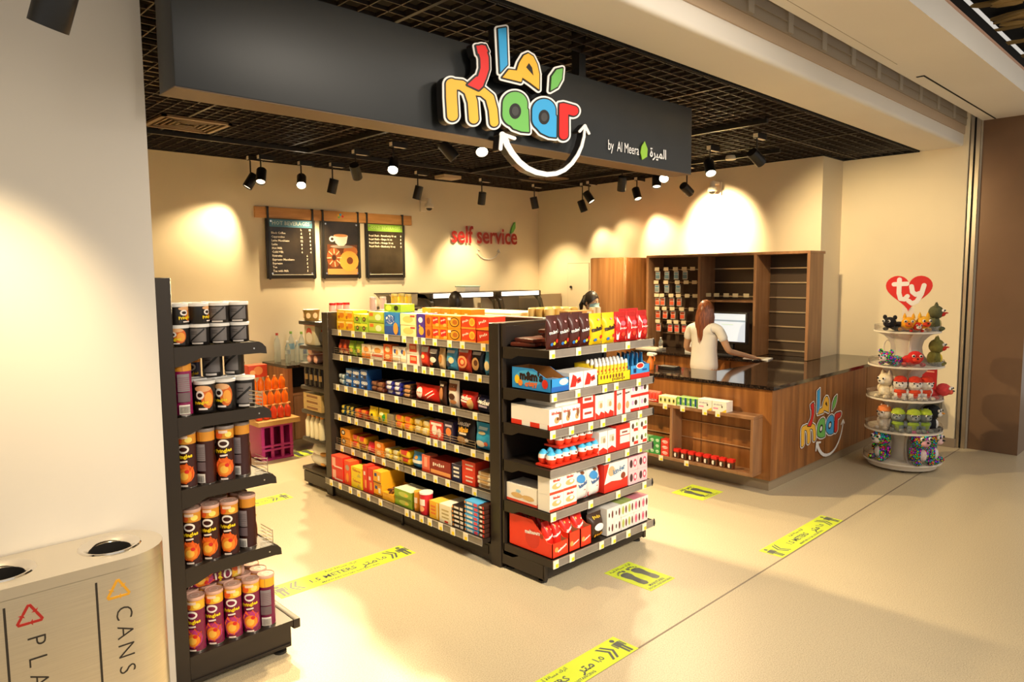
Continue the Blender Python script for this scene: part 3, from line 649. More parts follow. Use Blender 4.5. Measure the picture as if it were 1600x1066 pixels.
# monitor on the desk
mo = empty('pos_monitor', (7.62, 4.2, .932), 'black till monitor with a pale lit screen before the cashier', 'monitor'); O = Vector((7.62, 4.2, .932))
mb = MB(); mb.rbox(7.60, 3.98, 1.08, 7.66, 4.43, 1.45, .01, BLACK); bld(mb, 'casing', mo, O)
SCR = mat('screen_glow', (.50, .56, .62), .3, 0, .75)
mb = MB(); mb.box(7.597, 4.0, 1.105, 7.60, 4.41, 1.43, SCR); mb.box(7.595, 4.0, 1.34, 7.597, 4.41, 1.358, mat('screen_bar', (.25, .33, .40), .3, 0, .5)); mb.box(7.595, 4.15, 1.30, 7.597, 4.3, 1.306, mat('screen_line', (.45, .6, .35), .3, 0, .5)); bld(mb, 'screen', mo, O)
mb = MB(); mb.rbox(7.58, 4.08, .933, 7.76, 4.32, .95, .006, BLACK); mb.rbox(7.64, 4.17, .95, 7.68, 4.24, 1.1, .01, BLACK); bld(mb, 'stand', mo, O)
mb = MB(); mb.rbox(-.07, -.22, 0, .07, .22, .022, .006, BLACK)
for i in range(5):
    for j in range(12): mb.box(-.06+i*.024, -.21+j*.035, .022, -.06+i*.024+.019, -.21+j*.035+.029, .027, mat('key_grey', (.05, .045, .04), .5))
mb.build('keyboard', loc=(7.50, 4.28, .933), label='black keyboard on the back desk in front of the cashier', cat='keyboard')
mb = MB(); mb.box(-.10, -.14, 0, .10, .14, .012, WHITE); mb.box(-.07, -.08, .012, .06, .06, .0135, K('#C9B79A')); mb.build('paper_pad', loc=(7.53, 3.80, .933), rz=.2, label='white paper pad beside the cashier right hand', cat='paper')
mb = MB(); mb.rbox(-.06, -.045, 0, .06, .045, .13, .006, WHITE); mb.build('receipt_printer', loc=(7.6, 4.72, .933), label='small white box device on the back desk left of cashier', cat='printer')
def bottle(name, h, r, body, cap, loc, label, cat, group=None, lab=None, glass=True):
    o = MB(); bm = GLASS if glass else K(body)
    o.lathe([(r*.9, 0), (r, .01), (r, h*.35), (r*.93, h*.38), (r, h*.42), (r, h*.62), (r*.75, h*.75), (r*.36, h*.87), (r*.36, h*.93)], mat('bottle_water', (.80, .88, .90), .05, 0, 0, .85) if glass else bm, n=14)
    t = o.build(name, loc=loc, label=label, cat=cat, group=group)
    o = MB(); o.cyl((0, 0, h*.92), r*.42, h*.08, K(cap), 12); o.build('cap', t)
    if lab: o = MB(); o.lathe([(r+.001, h*.40), (r+.001, h*.58)], K(lab), n=14, closed=False); o.build('paper_label', t)
    return t
bottle('sanitiser_bottle', .17, .028, '#dddddd', '#F2F2EE', (7.55, 5.12, .933), 'small clear sanitiser bottle with white cap on the back desk', 'bottle')
mb = MB(); mb.rbox(-.11, -.16, 0, .11, .16, .03, .004, CREAM); mb.build('flat_box', loc=(7.56, 5.28, .933), label='flat cream box lying at the far end of the back desk', cat='box')
sp = empty('spray_bottle', (5.98, 4.18, .932), 'orange spray bottle with white trigger on the black counter', 'spray bottle')
mb = MB(); mb.lathe([(.034, 0), (.036, .01), (.036, .07), (.026, .10), (.014, .12), (.014, .14)], K('#F07A1C'), n=16); mb.build('bottle', sp)
mb = MB(); mb.rbox(-.02, -.05, .14, .02, .03, .175, .006, K('#F4E7D6')); mb.rbox(-.012, -.075, .155, .012, -.045, .172, .004, K('#F4E7D6')); mb.build('spray_head', sp)
mb = MB(); mb.tube([(0, -.04, .145), (0, -.055, .12), (0, -.05, .09)], .007, K('#F07A1C')); mb.build('trigger', sp)
mb = MB(); mb.rbox(-.05, -.10, 0, .05, .10, .035, .006, BLACK); mb.build('card_terminal', loc=(6.12, 4.05, .932), label='small black card terminal on the counter beside the spray bottle', cat='card terminal')
# hanging packets and hooks in the wall unit
hk = 0
def hang(y, z, c1, c2, label, full=True):
    t = MB(); t.tube([(8.03, 0, .02), (7.80, 0, .0)], .003, CHROME, 6); t.box(7.795, -.035, -.01, 7.80, .035, .035, K('#D9C9A4')); t.v = [(v[0]-8.03, v[1], v[2]) for v in t.v]
    h = t.build('display_hook', loc=(8.03, y, z), label=label[0], cat='hook', group='hooks in the wall unit')
    if full:
        b = MB(); b.rbox(-.006, -.034, -.11, .006, .034, 0, .004, K('#C9C3B6')); b.rbox(-.009, -.03, -.10, .009, .03, -.05, .004, K(c2)); b.rbox(-.008, -.028, -.045, .008, .028, -.02, .003, K(c1))
        b.build('hanging_packet', loc=(7.80-.0+.02, y, z-.012), label=label[1], cat='packet', group='packets hanging in the wall unit')
rows = [(1.955, [(5.36, 1), (5.22, 1), (5.08, 1), (4.95, 1), (4.83, 0)], '#6F93A0', '#5E7C88', 'blue grey'), (1.785, [(5.37, 1), (5.22, 1), (5.05, 1), (4.92, 0), (4.80, 0)], '#54829A', '#7A8C8C', 'blue'),
        (1.615, [(5.36, 1), (5.28, 1), (5.14, 1), (5.03, 1), (4.90, 0), (4.79, 0)], '#8C3A1C', '#D05A38', 'orange red'), (1.445, [(5.35, 1), (5.24, 1), (5.12, 1), (4.98, 1), (4.84, 0)], '#8C3A1C', '#CE5030', 'red'), (1.275, [(5.34, 1), (5.16, 1), (5.06, 1), (4.95, 1)], '#B0302A', '#E0604A', 'bright red')]
for ri, (z, ys, a, b, cn_) in enumerate(rows):
    for i, (y, full) in enumerate(ys):
        hang(y, z, a, b, (f'metal hook with tag, {ORD[i]} from the left in the unit {ORD[ri]} row', f'{cn_} packet, {ORD[i]} from the left in the unit {ORD[ri]} row'), full)
for i, y in enumerate((4.60, 4.49, 4.36, 4.24, 4.10)): hang(y, 1.63, '#888888', '#888888', (f'empty metal hook in the middle bay, {ORD[i]} from the left', ''), False)

# ------------------------------------------------------------ back-left cabinet, bottles, juice packs on a crate
bc = empty('drinks_cabinet', (3.53, 7.2, 0), 'low walnut cabinet with dark stone top against the back wall', 'cabinet'); O = Vector((3.53, 7.2, 0))
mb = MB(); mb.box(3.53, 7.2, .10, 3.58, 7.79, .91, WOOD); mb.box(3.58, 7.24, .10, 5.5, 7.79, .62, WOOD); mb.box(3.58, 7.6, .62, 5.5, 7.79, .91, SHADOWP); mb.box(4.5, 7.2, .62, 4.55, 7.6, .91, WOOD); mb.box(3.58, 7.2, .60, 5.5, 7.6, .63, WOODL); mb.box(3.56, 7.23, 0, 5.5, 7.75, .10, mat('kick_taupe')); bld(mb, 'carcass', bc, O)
mb = MB(); mb.rbox(3.59, 7.205, .11, 4.05, 7.24, .595, .003, WOODL, 1); bld(mb, 'door', bc, O)
mb = MB(); mb.rbox(4.06, 7.205, .11, 4.5, 7.24, .595, .003, WOODL, 1); bld(mb, 'door', bc, O)
mb = MB(); mb.rbox(3.51, 7.18, .91, 5.5, 7.79, .94, .003, STONE, 1); bld(mb, 'worktop', bc, O)
for i, (x, y, h, c, lb) in enumerate(((3.62, 7.62, .33, '#B23A2A', None), (3.78, 7.60, .34, '#8FBF4A', '#8FB8CC'), (3.90, 7.58, .33, '#8FBF4A', '#8FB8CC'), (3.66, 7.45, .25, '#DDE2E0', '#B9C9CC'), (3.76, 7.42, .25, '#DDE2E0', None), (3.87, 7.40, .24, '#5FA03C', '#3F6EA8'), (3.99, 7.42, .22, '#DDE2E0', None), (3.80, 7.30, .22, '#DDE2E0', None), (3.93, 7.27, .22, '#5FA03C', '#3F6EA8'), (4.05, 7.30, .22, '#DDE2E0', None))):
    nm = ['red cap', 'tall green cap and pale label', 'tall green cap behind the blue label', 'white cap and pale label', 'white cap near the back left', 'green cap and blue label', 'white cap beside the tall ones', 'white cap at the front left', 'green cap at the front edge', 'white cap at the right end'][i]
    bottle('water_bottle', h, .036 if h > .3 else .03, '', c, (x, y, .94), f'clear water bottle with {nm} on the drinks cabinet', 'bottle', 'water bottles on the drinks cabinet', lb)
cr = empty('plastic_crate', (3.10, 6.95, 0), 'upright magenta plastic crate under the orange juice packs', 'crate')
CR = mat('crate_magenta', '#A0216A', .4)
mb = MB()
for x in (0, .10, .21, .31): mb.rbox(x-.012, -.01, .0, x+.022, .01, .36, .004, CR)
for z in (.0, .10, .14, .35): mb.rbox(-.015, -.016, z, .335, .012, z+.022, .004, CR)
for z in (.0, .35): mb.rbox(-.015, .0, z, .335, .34, z+.02, .004, CR)
mb.rbox(-.015, .32, 0, .335, .34, .36, .004, CR); mb.rbox(-.015, 0, 0, .0, .34, .36, .004, CR); mb.rbox(.32, 0, 0, .335, .34, .36, .004, CR); mb.build('crate_body', cr)
mb = MB(); mb.rbox(-.06, -.06, 0, .40, .36, .05, .004, K('#B98B4E')); mb.build('cardboard_tray', loc=(3.10, 6.95, .375), label='shallow cardboard tray on top of the magenta crate', cat='tray')
OJ = mat('orange_juice', '#F5720F', .15); OC = mat('orange_wrap', '#E2521A', .2)
for j in range(3):
    for i in range(5):
        if j == 2 and i < 1: pass
        z = [.43, .575, .72][j]; x = 3.10+i*.078; y = 7.0+j*.055
        mb = MB(); mb.lathe([(.032, 0), (.034, .01), (.034, .09), (.02, .115), (.014, .13)], OJ if j else mat('red_juice', '#D8401C', .15), n=12); t = mb.build('juice_bottle', loc=(x, y, z if j == 0 else z), label=f'orange juice bottle, {ORD[i]} from the left in the {["bottom", "middle", "top"][j]} pack above the crate', cat='bottle', group='juice bottles above the crate')
        mb = MB(); mb.cyl((0, 0, .125), .014, .02, K('#F3A25C'), 10); mb.build('cap', t)
for j, z in ((1, .567), (2, .712)):
    mb = MB(); mb.box(3.06, 6.97+j*.055-.01, z, 3.46, 7.04+j*.055, z+.007, K('#E8A25E')); mb.build('card_divider', loc=(0, 0, 0), label=f'thin card under the {["", "middle", "top"][j]} layer of orange juice bottles', cat='card')
mb = MB(); mb.rbox(-.10, -.06, 0, .10, .06, .13, .01, K('#D8401C')); decor(mb, [('e', 0, .07, .05, .045, K('#E98A4A')), ('e', -.06, .05, .03, .03, K('#F0B070'))], flatwrap(-.06)); mb.build('juice_carton', loc=(3.14, 7.13, .866), label='red juice multipack on top of the orange bottles', cat='carton')

# ------------------------------------------------------------ coffee corner and display cases seen over the shelving
CT = .94
cm = empty('coffee_machine', (4.98, 7.3, CT), 'dark coffee machine with a clear bean hopper on the back counter', 'coffee machine')
mb = MB(); mb.rbox(0, 0, 0, .5, .45, .58, .02, mat('machine_dark', (.06, .05, .045), .3, .5)); mb.build('body', cm)
mb = MB(); mb.prism([(-.02, .74), (.42, .74), (.42, .60), (.14, .58)], .05, .35, mat('hopper_smoke', (.70, .62, .50), .05, 0, 0, .6), 'y'); mb.box(-.03, .04, .74, .43, .36, .752, BLACK); mb.build('bean_hopper', cm)
mb = MB(); mb.rbox(.18, -.02, .45, .42, 0, .58, .008, BLACK); mb.box(.205, -.023, .47, .395, -.02, .56, mat('display_grey', (.25, .22, .2), .2)); mb.box(.19, -.022, .455, .41, -.0205, .575, K('#8A8378')); mb.build('touch_display', cm)
mb = MB(); mb.rbox(0, 0, 0, .42, .4, .54, .02, mat('machine_beige', (.55, .46, .33), .4)); mb.box(.08, -.003, .42, .32, 0, .50, K('#7B8A8C')); mb.build('slush_machine', loc=(4.50, 7.3, CT), label='beige dispenser with small grey screen left of the coffee machine', cat='dispenser')
def case(x0, x1, label):
    r = empty('display_case', (x0, 7.05, 0), label, 'display case', 'glass display cases by the back wall'); w = x1-x0
    DK = mat('case_dark', (.05, .038, .026), .35, .3)
    mb = MB(); mb.rbox(0, 0, 0, w, .7, 1.1, .01, DK); mb.build('base_cabinet', r)
    for x in (0, w-.05):
        mb = MB(); mb.prism([(.02, 1.1), (.08, 1.1), (.22, 1.56), (.34, 1.66), (.68, 1.68), (.68, 1.63), (.36, 1.61), (.26, 1.53), (.12, 1.1)], x, x+.05, DK, 'x'); mb.build('side_frame', r)
    mb = MB(); mb.rbox(0, .24, 1.60, w, .68, 1.68, .01, DK); mb.build('top_canopy', r)
    mb = MB(); mb.box(.06, .225, 1.615, w-.06, .24, 1.67, mat('case_light_strip', (1, .93, .80), .4, 0, 2.6)); mb.build('light_strip', r)
    mb = MB(); mb.prism([(.06, 1.1), (.066, 1.1), (.226, 1.60), (.22, 1.60)], .05, w-.05, GLASS, 'x'); mb.build('front_glass', r)
    for z in (1.22, 1.40):
        mb = MB(); mb.box(.05, .2, z, w-.05, .66, z+.008, GLASS); mb.build('glass_shelf', r)
    mb = MB(); mb.box(0.05, .66, 1.1, w-.05, .68, 1.6, mat('case_back', (.45, .36, .24), .4)); mb.build('rear_panel', r)
case(5.55, 6.70, 'left glass display case by the back wall behind the man'); case(6.76, 7.62, 'right glass display case in the back right corner')
mb = MB(); mb.rbox(0, 0, 0, .26, .2, .07, .008, WHITE); mb.rbox(-.01, -.01, .065, .27, .21, .085, .006, K('#BFD8CC')); mb.build('white_food_box', loc=(6.20, 7.35, 1.682), label='white lidded tub on top of the left display case', cat='box')
mb = MB(); mb.box(7.64, 7.3, 0, 8.08, 7.78, 1.62, mat('side_unit_beige', (.50, .40, .27), .4)); mb.build('corner_unit', label='plain beige unit filling the back right corner', cat='unit')
# ============================================================ SHELVING
AX, AN, AF = 3.06, 3.36, 5.385           # aisle rack: price rail plane, near and far end
AZ = [1.41, 1.20, .94, .682, .415, .138]
EZ = [1.41, 1.149, .926, .685, .418, .13]
TAGW = K('#F1E6CC'); TAGY = K('#F2D21E')
def tag_mesh(ax):
    mb = MB()
    if ax == 'x': mb.box(-.004, -.023, 0, 0, .023, .05, TAGW); mb.box(-.0055, -.02, .004, -.004, .006, .026, TAGY)
    else: mb.box(-.023, -.004, 0, .023, 0, .05, TAGW); mb.box(-.004, -.0055, .004, .02, -.004, .026, TAGY)
    return mb.mesh('price_tag')
TGX, TGY = tag_mesh('x'), tag_mesh('y')
ga = empty('aisle_shelving', (3.03, AN, 0), 'long dark bronze shelving rack running into the shop, full of sweets', 'shelving'); O = Vector((3.03, AN, 0))
for (y0, y1) in ((3.262, 3.358), (5.40, 5.50)):
    mb = MB(); mb.rbox(3.02, y0, .0, 4.09, y1, 1.60, .004, RACK, 1); bld(mb, 'end_panel', ga, O)
mb = MB(); mb.box(3.535, 3.36, 0, 3.585, 5.40, 1.60, RACKIN); mb.box(3.53, 3.36, 1.60, 3.59, 5.40, 1.606, CREAM); bld(mb, 'spine_panel', ga, O)
mb = MB(); mb.box(3.04, 3.36, .012, 4.07, 5.40, .125, RACK); mb.box(3.036, 3.40, .05, 3.04, 4.36, .11, RACKIN); mb.box(3.036, 4.40, .05, 3.04, 5.38, .11, RACKIN); mb.box(3.03, 4.37, 0, 3.04, 4.39, .12, RACK); bld(mb, 'base', ga, O)
def rail_x(y0, y1, z, X, par, org, tags):
    mb = MB(); mb.box(X-.004, y0, z, X, y1, z+.047, STRIPG); mb.box(X-.007, y0, z-.002, X, y1, z+.004, CHROME if 0 else mat('rail_lip', (.30, .26, .21), .3)); mb.box(X-.007, y0, z+.043, X, y1, z+.048, mat('rail_lip'))
    r = mb.build('price_rail', par); r.location = -org; r2 = r
    r.data.transform(Matrix.Translation(-org)); r.location = (0, 0, 0)
    for y in tags: ob('price_tag', TGX, r, loc=(X-.007-org[0], y-org[1], z-.002-org[2]))
TAGS = [[532, 553, 570, 605, 633, 651, 663, 681, 704, 724, 757], [535, 548, 565, 582, 602, 619, 634, 651, 664, 676, 694, 709, 730, 751], [529, 542, 556, 573, 599, 621, 648, 675, 690, 710, 744], [532, 547, 558, 576, 592, 610, 627, 640, 671, 682, 695, 715, 741, 762], [536, 553, 571, 585, 601, 622, 648, 664, 682, 701, 723, 743], [519, 533, 549, 562, 577, 596, 616, 637, 647, 660, 673, 690, 709, 729, 751]]
for lv, z in enumerate(AZ):
    X = AX if lv < 5 else 2.955
    for b, (y0, y1) in enumerate(((3.365, 4.375), (4.385, 5.395))):
        mb = MB(); mb.box(X+.001, y0, z+.012, 3.535, y1, z+.040, RACK); bld(mb, 'shelf', ga, O)
        tg = [t for t in [yat(px, z+.02, X) for px in TAGS[lv]] if y0+.02 < t < y1-.02]
        rail_x(y0, y1, z, X, ga, O, tg)
        mb = MB(); mb.box(3.585, y0, z+.012, 4.05, y1, z+.040, RACK); bld(mb, 'rear_shelf', ga, O)
# wire fronts
def wires(lv, y0, y1):
    mb = MB(); z = AZ[lv]+.045; X = AX+.004
    for k in range(1, 4): mb.box(X, y0, z+k*.018, X+.003, y1, z+k*.018+.003, STEEL)
    n = int((y1-y0)/.12)
    for i in range(n+1): y = y0+i*(y1-y0)/n; mb.box(X, y, z, X+.003, y+.003, z+.06, STEEL)
    bld(mb, 'wire_front', ga, O)
wires(1, 4.40, 5.38); wires(3, 4.40, 5.2); wires(3, 3.55, 4.36); wires(4, 4.40, 5.38)
# near end unit
ge = empty('end_unit_shelving', (3.03, 2.86, 0), 'dark bronze end unit of chocolate shelves facing the shopfront', 'shelving'); O2 = Vector((3.03, 2.86, 0))
mb = MB(); mb.box(3.03, 2.885, .035, 4.08, 3.258, .125, RACK); mb.box(3.06, 2.878, .05, 4.05, 2.885, .115, RACKIN); mb.box(3.03, 2.875, .03, 3.055, 2.89, .13, RACK); mb.box(4.055, 2.875, .03, 4.08, 2.89, .13, RACK); bld(mb, 'base', ge, O2)
for x in (3.07, 4.04):
    for y in (2.93, 3.22): mb = MB(); mb.lathe([(.028, 0), (.028, .012), (.012, .016), (.012, .036)], BLACK, (x, y, 0), 14); bld(mb, 'foot', ge, O2)
mb = MB(); mb.box(3.04, 3.245, .12, 4.07, 3.258, 1.58, RACKIN); bld(mb, 'back_panel', ge, O2)
for x in (3.03, 4.045): mb = MB(); mb.box(x, 3.235, .12, x+.03, 3.25, 1.6, RACK); bld(mb, 'slotted_post', ge, O2)
ETAG = [[861, 902, 942, 979], [864, 901, 943, 961, 996], [862, 891, 921, 940, 973, 998], [948, 978, 998], [863, 921, 964, 1011-6], [867, 892, 938, 957, 980, 1005]]
for lv, z in enumerate(EZ):
    y0 = 2.83 if lv < 5 else 2.81
    mb = MB(); mb.box(3.035, y0+.001, z+.012, 4.07, 3.245, z+.040, RACK); mb.prism([(y0+.001, z-.002), (y0+.001, z+.044), (3.245, z+.044), (3.245, z-.03), (3.16, z-.03), (3.10, z-.005)], 3.03, 3.034, RACK, 'x'); mb.prism([(y0+.001, z-.002), (y0+.001, z+.044), (3.245, z+.044), (3.245, z-.03), (3.16, z-.03), (3.10, z-.005)], 4.07, 4.074, RACK, 'x'); bld(mb, 'shelf', ge, O2)
    mb = MB(); mb.box(3.03, y0-.004, z, 4.075, y0, z+.047, STRIPG); mb.box(3.03, y0-.007, z-.002, 4.075, y0, z+.004, mat('rail_lip')); mb.box(3.03, y0-.007, z+.043, 4.075, y0, z+.048, mat('rail_lip')); mb.prism([(y0-.008, z-.004), (y0-.014, z+.02), (y0-.008, z+.05), (y0, z+.05), (y0, z-.004)], 4.075, 4.082, BLACK, 'x')
    mb.v = [(v[0]-O2[0], v[1]-O2[1], v[2]-O2[2]) for v in mb.v]; r = mb.build('price_rail', ge)
    for px in ETAG[lv]: ob('price_tag', TGY, r, loc=(xat(px, z+.02, y0)-O2[0], y0-.007-O2[1], z-.002-O2[2]))
# far end unit
gf = empty('rear_end_unit', (3.03, 5.50, 0), 'dark shelving end unit at the far end of the aisle rack', 'shelving'); O3 = Vector((3.03, 5.5, 0))
FZ = [onX(480, py, 3.06)[2] for py in (511, 549, 575, 611, 648, 691)]+[.17]
FZ = [1.455, 1.215, 1.03, .80, .57, .30, .13]
FZ = [round(1.9+(onX(475, py, 3.06)[2]-1.9), 3) for py in (507, 545, 572, 607, 644, 686)]+[.13]
mb = MB(); mb.box(3.03, 5.505, .03, 4.08, 5.93, .13, RACK); bld(mb, 'base', gf, O3)
for x in (3.07, 4.04):
    for y in (5.54, 5.88): mb = MB(); mb.cyl((x, y, 0), .025, .03, BLACK, 12); bld(mb, 'foot', gf, O3)
for z in FZ:
    y1 = 5.97 if z < .2 else 5.95
    mb = MB(); mb.rbox(3.035, 5.505, z, 4.07, y1, z+.035, .01, RACK, 2); bld(mb, 'shelf', gf, O3)
# left rack at the pillar
gl = empty('wall_shelving', (.89, 3.25, 0), 'dark bronze wall rack of snack cans beside the white pillar', 'shelving'); O4 = Vector((.89, 3.25, 0))
mb = MB(); mb.rbox(.90, 3.25, 0, 1.068, 3.31, 1.903, .003, RACK, 1); bld(mb, 'end_panel', gl, O4)
mb = MB(); mb.box(.90, 3.31, 0, 1.06, 5.6, 1.88, RACKIN); bld(mb, 'back_panel', gl, O4)
mb = MB(); mb.box(1.06, 3.265, .03, 1.565, 5.6, .14, RACK); mb.box(1.07, 3.258, .135, 1.60, 5.6, .165, RACK); mb.box(1.07, 3.256, .04, 1.56, 3.266, .05, RACKIN); mb.rbox(1.575, 3.252, .118, 1.612, 5.6, .168, .006, RACK); bld(mb, 'base', gl, O4)
for y in (3.30, 4.3): mb = MB(); mb.lathe([(.032, 0), (.032, .012), (.014, .016), (.014, .04)], BLACK, (1.52, y, 0), 16); bld(mb, 'foot', gl, O4)
LZ = [1.59, 1.275, .945, .58]
for k, z in enumerate(LZ):
    mb = MB(); mb.box(1.06, 3.262, z-.02, 1.46+.012*k, 5.6, z, RACK)
    nx = 1.46+.012*k; P = [(1.06, z+.006), (nx-.02, z+.006), (nx+.012, z-.004), (nx+.03, z-.022), (nx+.033, z-.055), (nx, z-.05), (1.18, z-.05), (1.12, z-.075), (1.06, z-.085)]
    mb.prism(P, 3.256, 3.262, RACK, 'y'); mb.prism([(nx, z-.05), (nx, z+.004), (nx+.015, z-.004), (nx+.033, z-.024), (nx+.034, z-.055)], 3.262, 5.6, RACK, 'y'); mb.cyl((nx-.03, 3.254, z-.025), .004, .003, CHROME, 8, 'y'); bld(mb, 'shelf', gl, O4)
    if k >= 1:
        mb = MB()
        for q in range(5): mb.tube([(nx-.07, 3.27, z+.01+q*.02), (nx-.005, 3.27, z+.005+q*.017), (nx-.005, 3.40, z+.005+q*.017)], .0018, STEEL, 5)
        mb.tube([(nx-.005, 3.27, z), (nx-.005, 3.27, z+.08)], .002, STEEL, 5); bld(mb, 'wire_guard', gl, O4)

# ============================================================ GOODS
def place(me, name, loc, rot, label, cat, group): return ob(name, me, None, label, cat, group, None, loc, None, rot)
def thl(desc, where, pos): return (desc+' on '+where+(', '+pos if pos else ''))
SHN = ['top', 'second', 'third', 'fourth', 'fifth', 'bottom']
def posn(i, n, l, nl):
    a = '' if n == 1 else ('leftmost' if i == 0 else 'rightmost' if i == n-1 else ORD[i]+' from left')
    b = '' if nl == 1 else (['lower', 'upper'][l] if nl == 2 else ['lowest', 'middle', 'top'][l] if nl == 3 else ['lowest']+ORD[1:nl]+['x'])[l] if nl <= 3 else (ORD[l]+' from bottom' if 0 < l < nl-1 else 'lowest' if l == 0 else 'topmost')
    return ' '.join(x for x in (b, a) if x)
def D(*a): return a
# --- design of each pack: function of (w, h) giving decoration
def dz_text(s, col, size=.5, z=.55, bg=None, rot=0, extra=()):
    def f(w, h):
        V, _ = text2d(s, .03); tw = max(v[0] for v in V)-min(v[0] for v in V); sz = min(size*h, w*.86/tw)
        o = []
        if bg: o.append(('e', 0, z*h, w*.44, max(sz*.75, .13*h), K(bg)))
        for e in extra: o.append((e[0], e[1]*w, e[2]*h, e[3]*w, e[4]*h, K(e[5])))
        o.append(('t', s, 0, z*h, sz, K(col), rot, .03)); return o
    return f
def dz(*items): return lambda w, h: [(e[0], e[1]*w, e[2]*h, e[3]*w, e[4]*h, K(e[5])) for e in items]
def none(w, h): return []
# aisle runs: px from, px to, facings, levels, shape, height, depth, description, colour, top colour, design, yaw jitter
R = {}
R[0] = [
 (524, 550, 2, 2, 'box', .085, .14, 'yellow biscuit box with orange biscuits', '#F4C21C', '#F6D256', dz(('e', .1, .5, .3, .28, '#E88A1E'), ('r', 0, .8, .8, .16, '#F9E27A'), ('e', -.25, .3, .12, .16, '#C46A14'))),
 (551, 572, 2, 2, 'box', .072, .12, 'green biscuit box with black oval', '#9DBB2A', '#D9DC62', dz(('r', 0, .8, 1, .3, '#E6DE3C'), ('e', 0, .45, .22, .26, '#2B1B10'), ('e', 0, .45, .12, .14, '#C79A4A'))),
 (573, 597, 1, 2, 'box', .085, .14, 'lime green biscuit box with orange wedge', '#B9C645', '#D8D66A', dz(('p2', 0, 0, 0, 0, '#000')) if 0 else dz(('e', .15, .5, .2, .3, '#E9E3B0'), ('r', -.3, .75, .25, .3, '#E8742A'), ('r', 0, .12, 1, .2, '#8FA82C'))),
 (598, 622, 1, 1, 'box', .175, .13, 'tall blue cookie box with white bubble lettering', '#2E7FC4', '#57B4E4', lambda w, h: [('r', 0, h*.2, w, h*.4, K('#234E9E')), ('e', -w*.12, h*.68, w*.32, h*.2, K('#F2F2F2')), ('t', 'Chips', -w*.12, h*.75, w*.30, K('#2456A8'), .12, .05), ('t', 'Ahoy!', -w*.12, h*.6, w*.28, K('#2456A8'), .12, .05), ('e', w*.28, h*.3, w*.16, h*.26, K('#E8963A'))]),
 (623, 648, 1, 2, 'box', .085, .14, 'pale yellow wafer box', '#EFDF9A', '#F4ECC2', dz(('e', 0, .5, .34, .3, '#E8C26A'), ('r', .3, .8, .3, .16, '#B9463A'))),
 (649, 661, 1, 1, 'box', .175, .13, 'tall violet biscuit box', '#4B2E8F', '#6A4BB0', dz(('e', 0, .75, .3, .12, '#F2E8F2'), ('e', .1, .3, .34, .18, '#E8A23A'), ('e', -.1, .5, .1, .05, '#E8C23A'))),
 (662, 672, 1, 2, 'box', .085, .14, 'narrow brown orange biscuit box', '#D8701C', '#E88A2A', dz(('e', 0, .5, .3, .3, '#8C3A14'))),
 (673, 696, 2, 2, 'box', .086, .15, 'orange biscuit box with red label', '#F08A12', '#F49A2A', lambda w, h: [('r', -w*.05, h*.55, w*.8, h*.6, K('#DB2A1E')), ('t', 'S3xxx', -w*.05, h*.6, w*.26, K('#FBEFD8'), .25, .04), ('e', w*.2, h*.2, w*.25, h*.14, K('#F7B24A'))]),
 (697, 717, 1, 2, 'box', .086, .15, 'orange biscuit box with dark ring', '#F0921A', '#F49A2A', dz(('e', .05, .5, .4, .4, '#2B1608'), ('e', .05, .5, .34, .33, '#F0A02A'), ('e', .1, .5, .2, .2, '#B9661C'), ('r', -.35, .75, .25, .2, '#FBEFD8'))),
 (718, 741, 1, 2, 'box', .088, .15, 'red orange biscuit box with yellow cookie', '#E8461C', '#F07A2A', lambda w, h: [('e', w*.24, h*.55, w*.2, h*.32, K('#F7C53A')), ('e', w*.24, h*.55, w*.13, h*.2, K('#F0A028')), ('t', 'S3xxx', -w*.22, h*.6, w*.18, K('#FBEFD8'), .25, .04), ('r', 0, .08*h, w, h*.14, K('#F5962A'))]),
 (742, 762, 1, 2, 'box', .088, .15, 'red biscuit box with white word', '#E03A1E', '#F0762A', lambda w, h: [('t', 'S3xxx', 0, h*.62, w*.26, K('#FBEFD8'), .25, .05), ('p', [(-w*.5, h*.1), (w*.5, h*.3), (w*.5, h*.02), (-w*.5, h*.02)], K('#F5962A'))])]
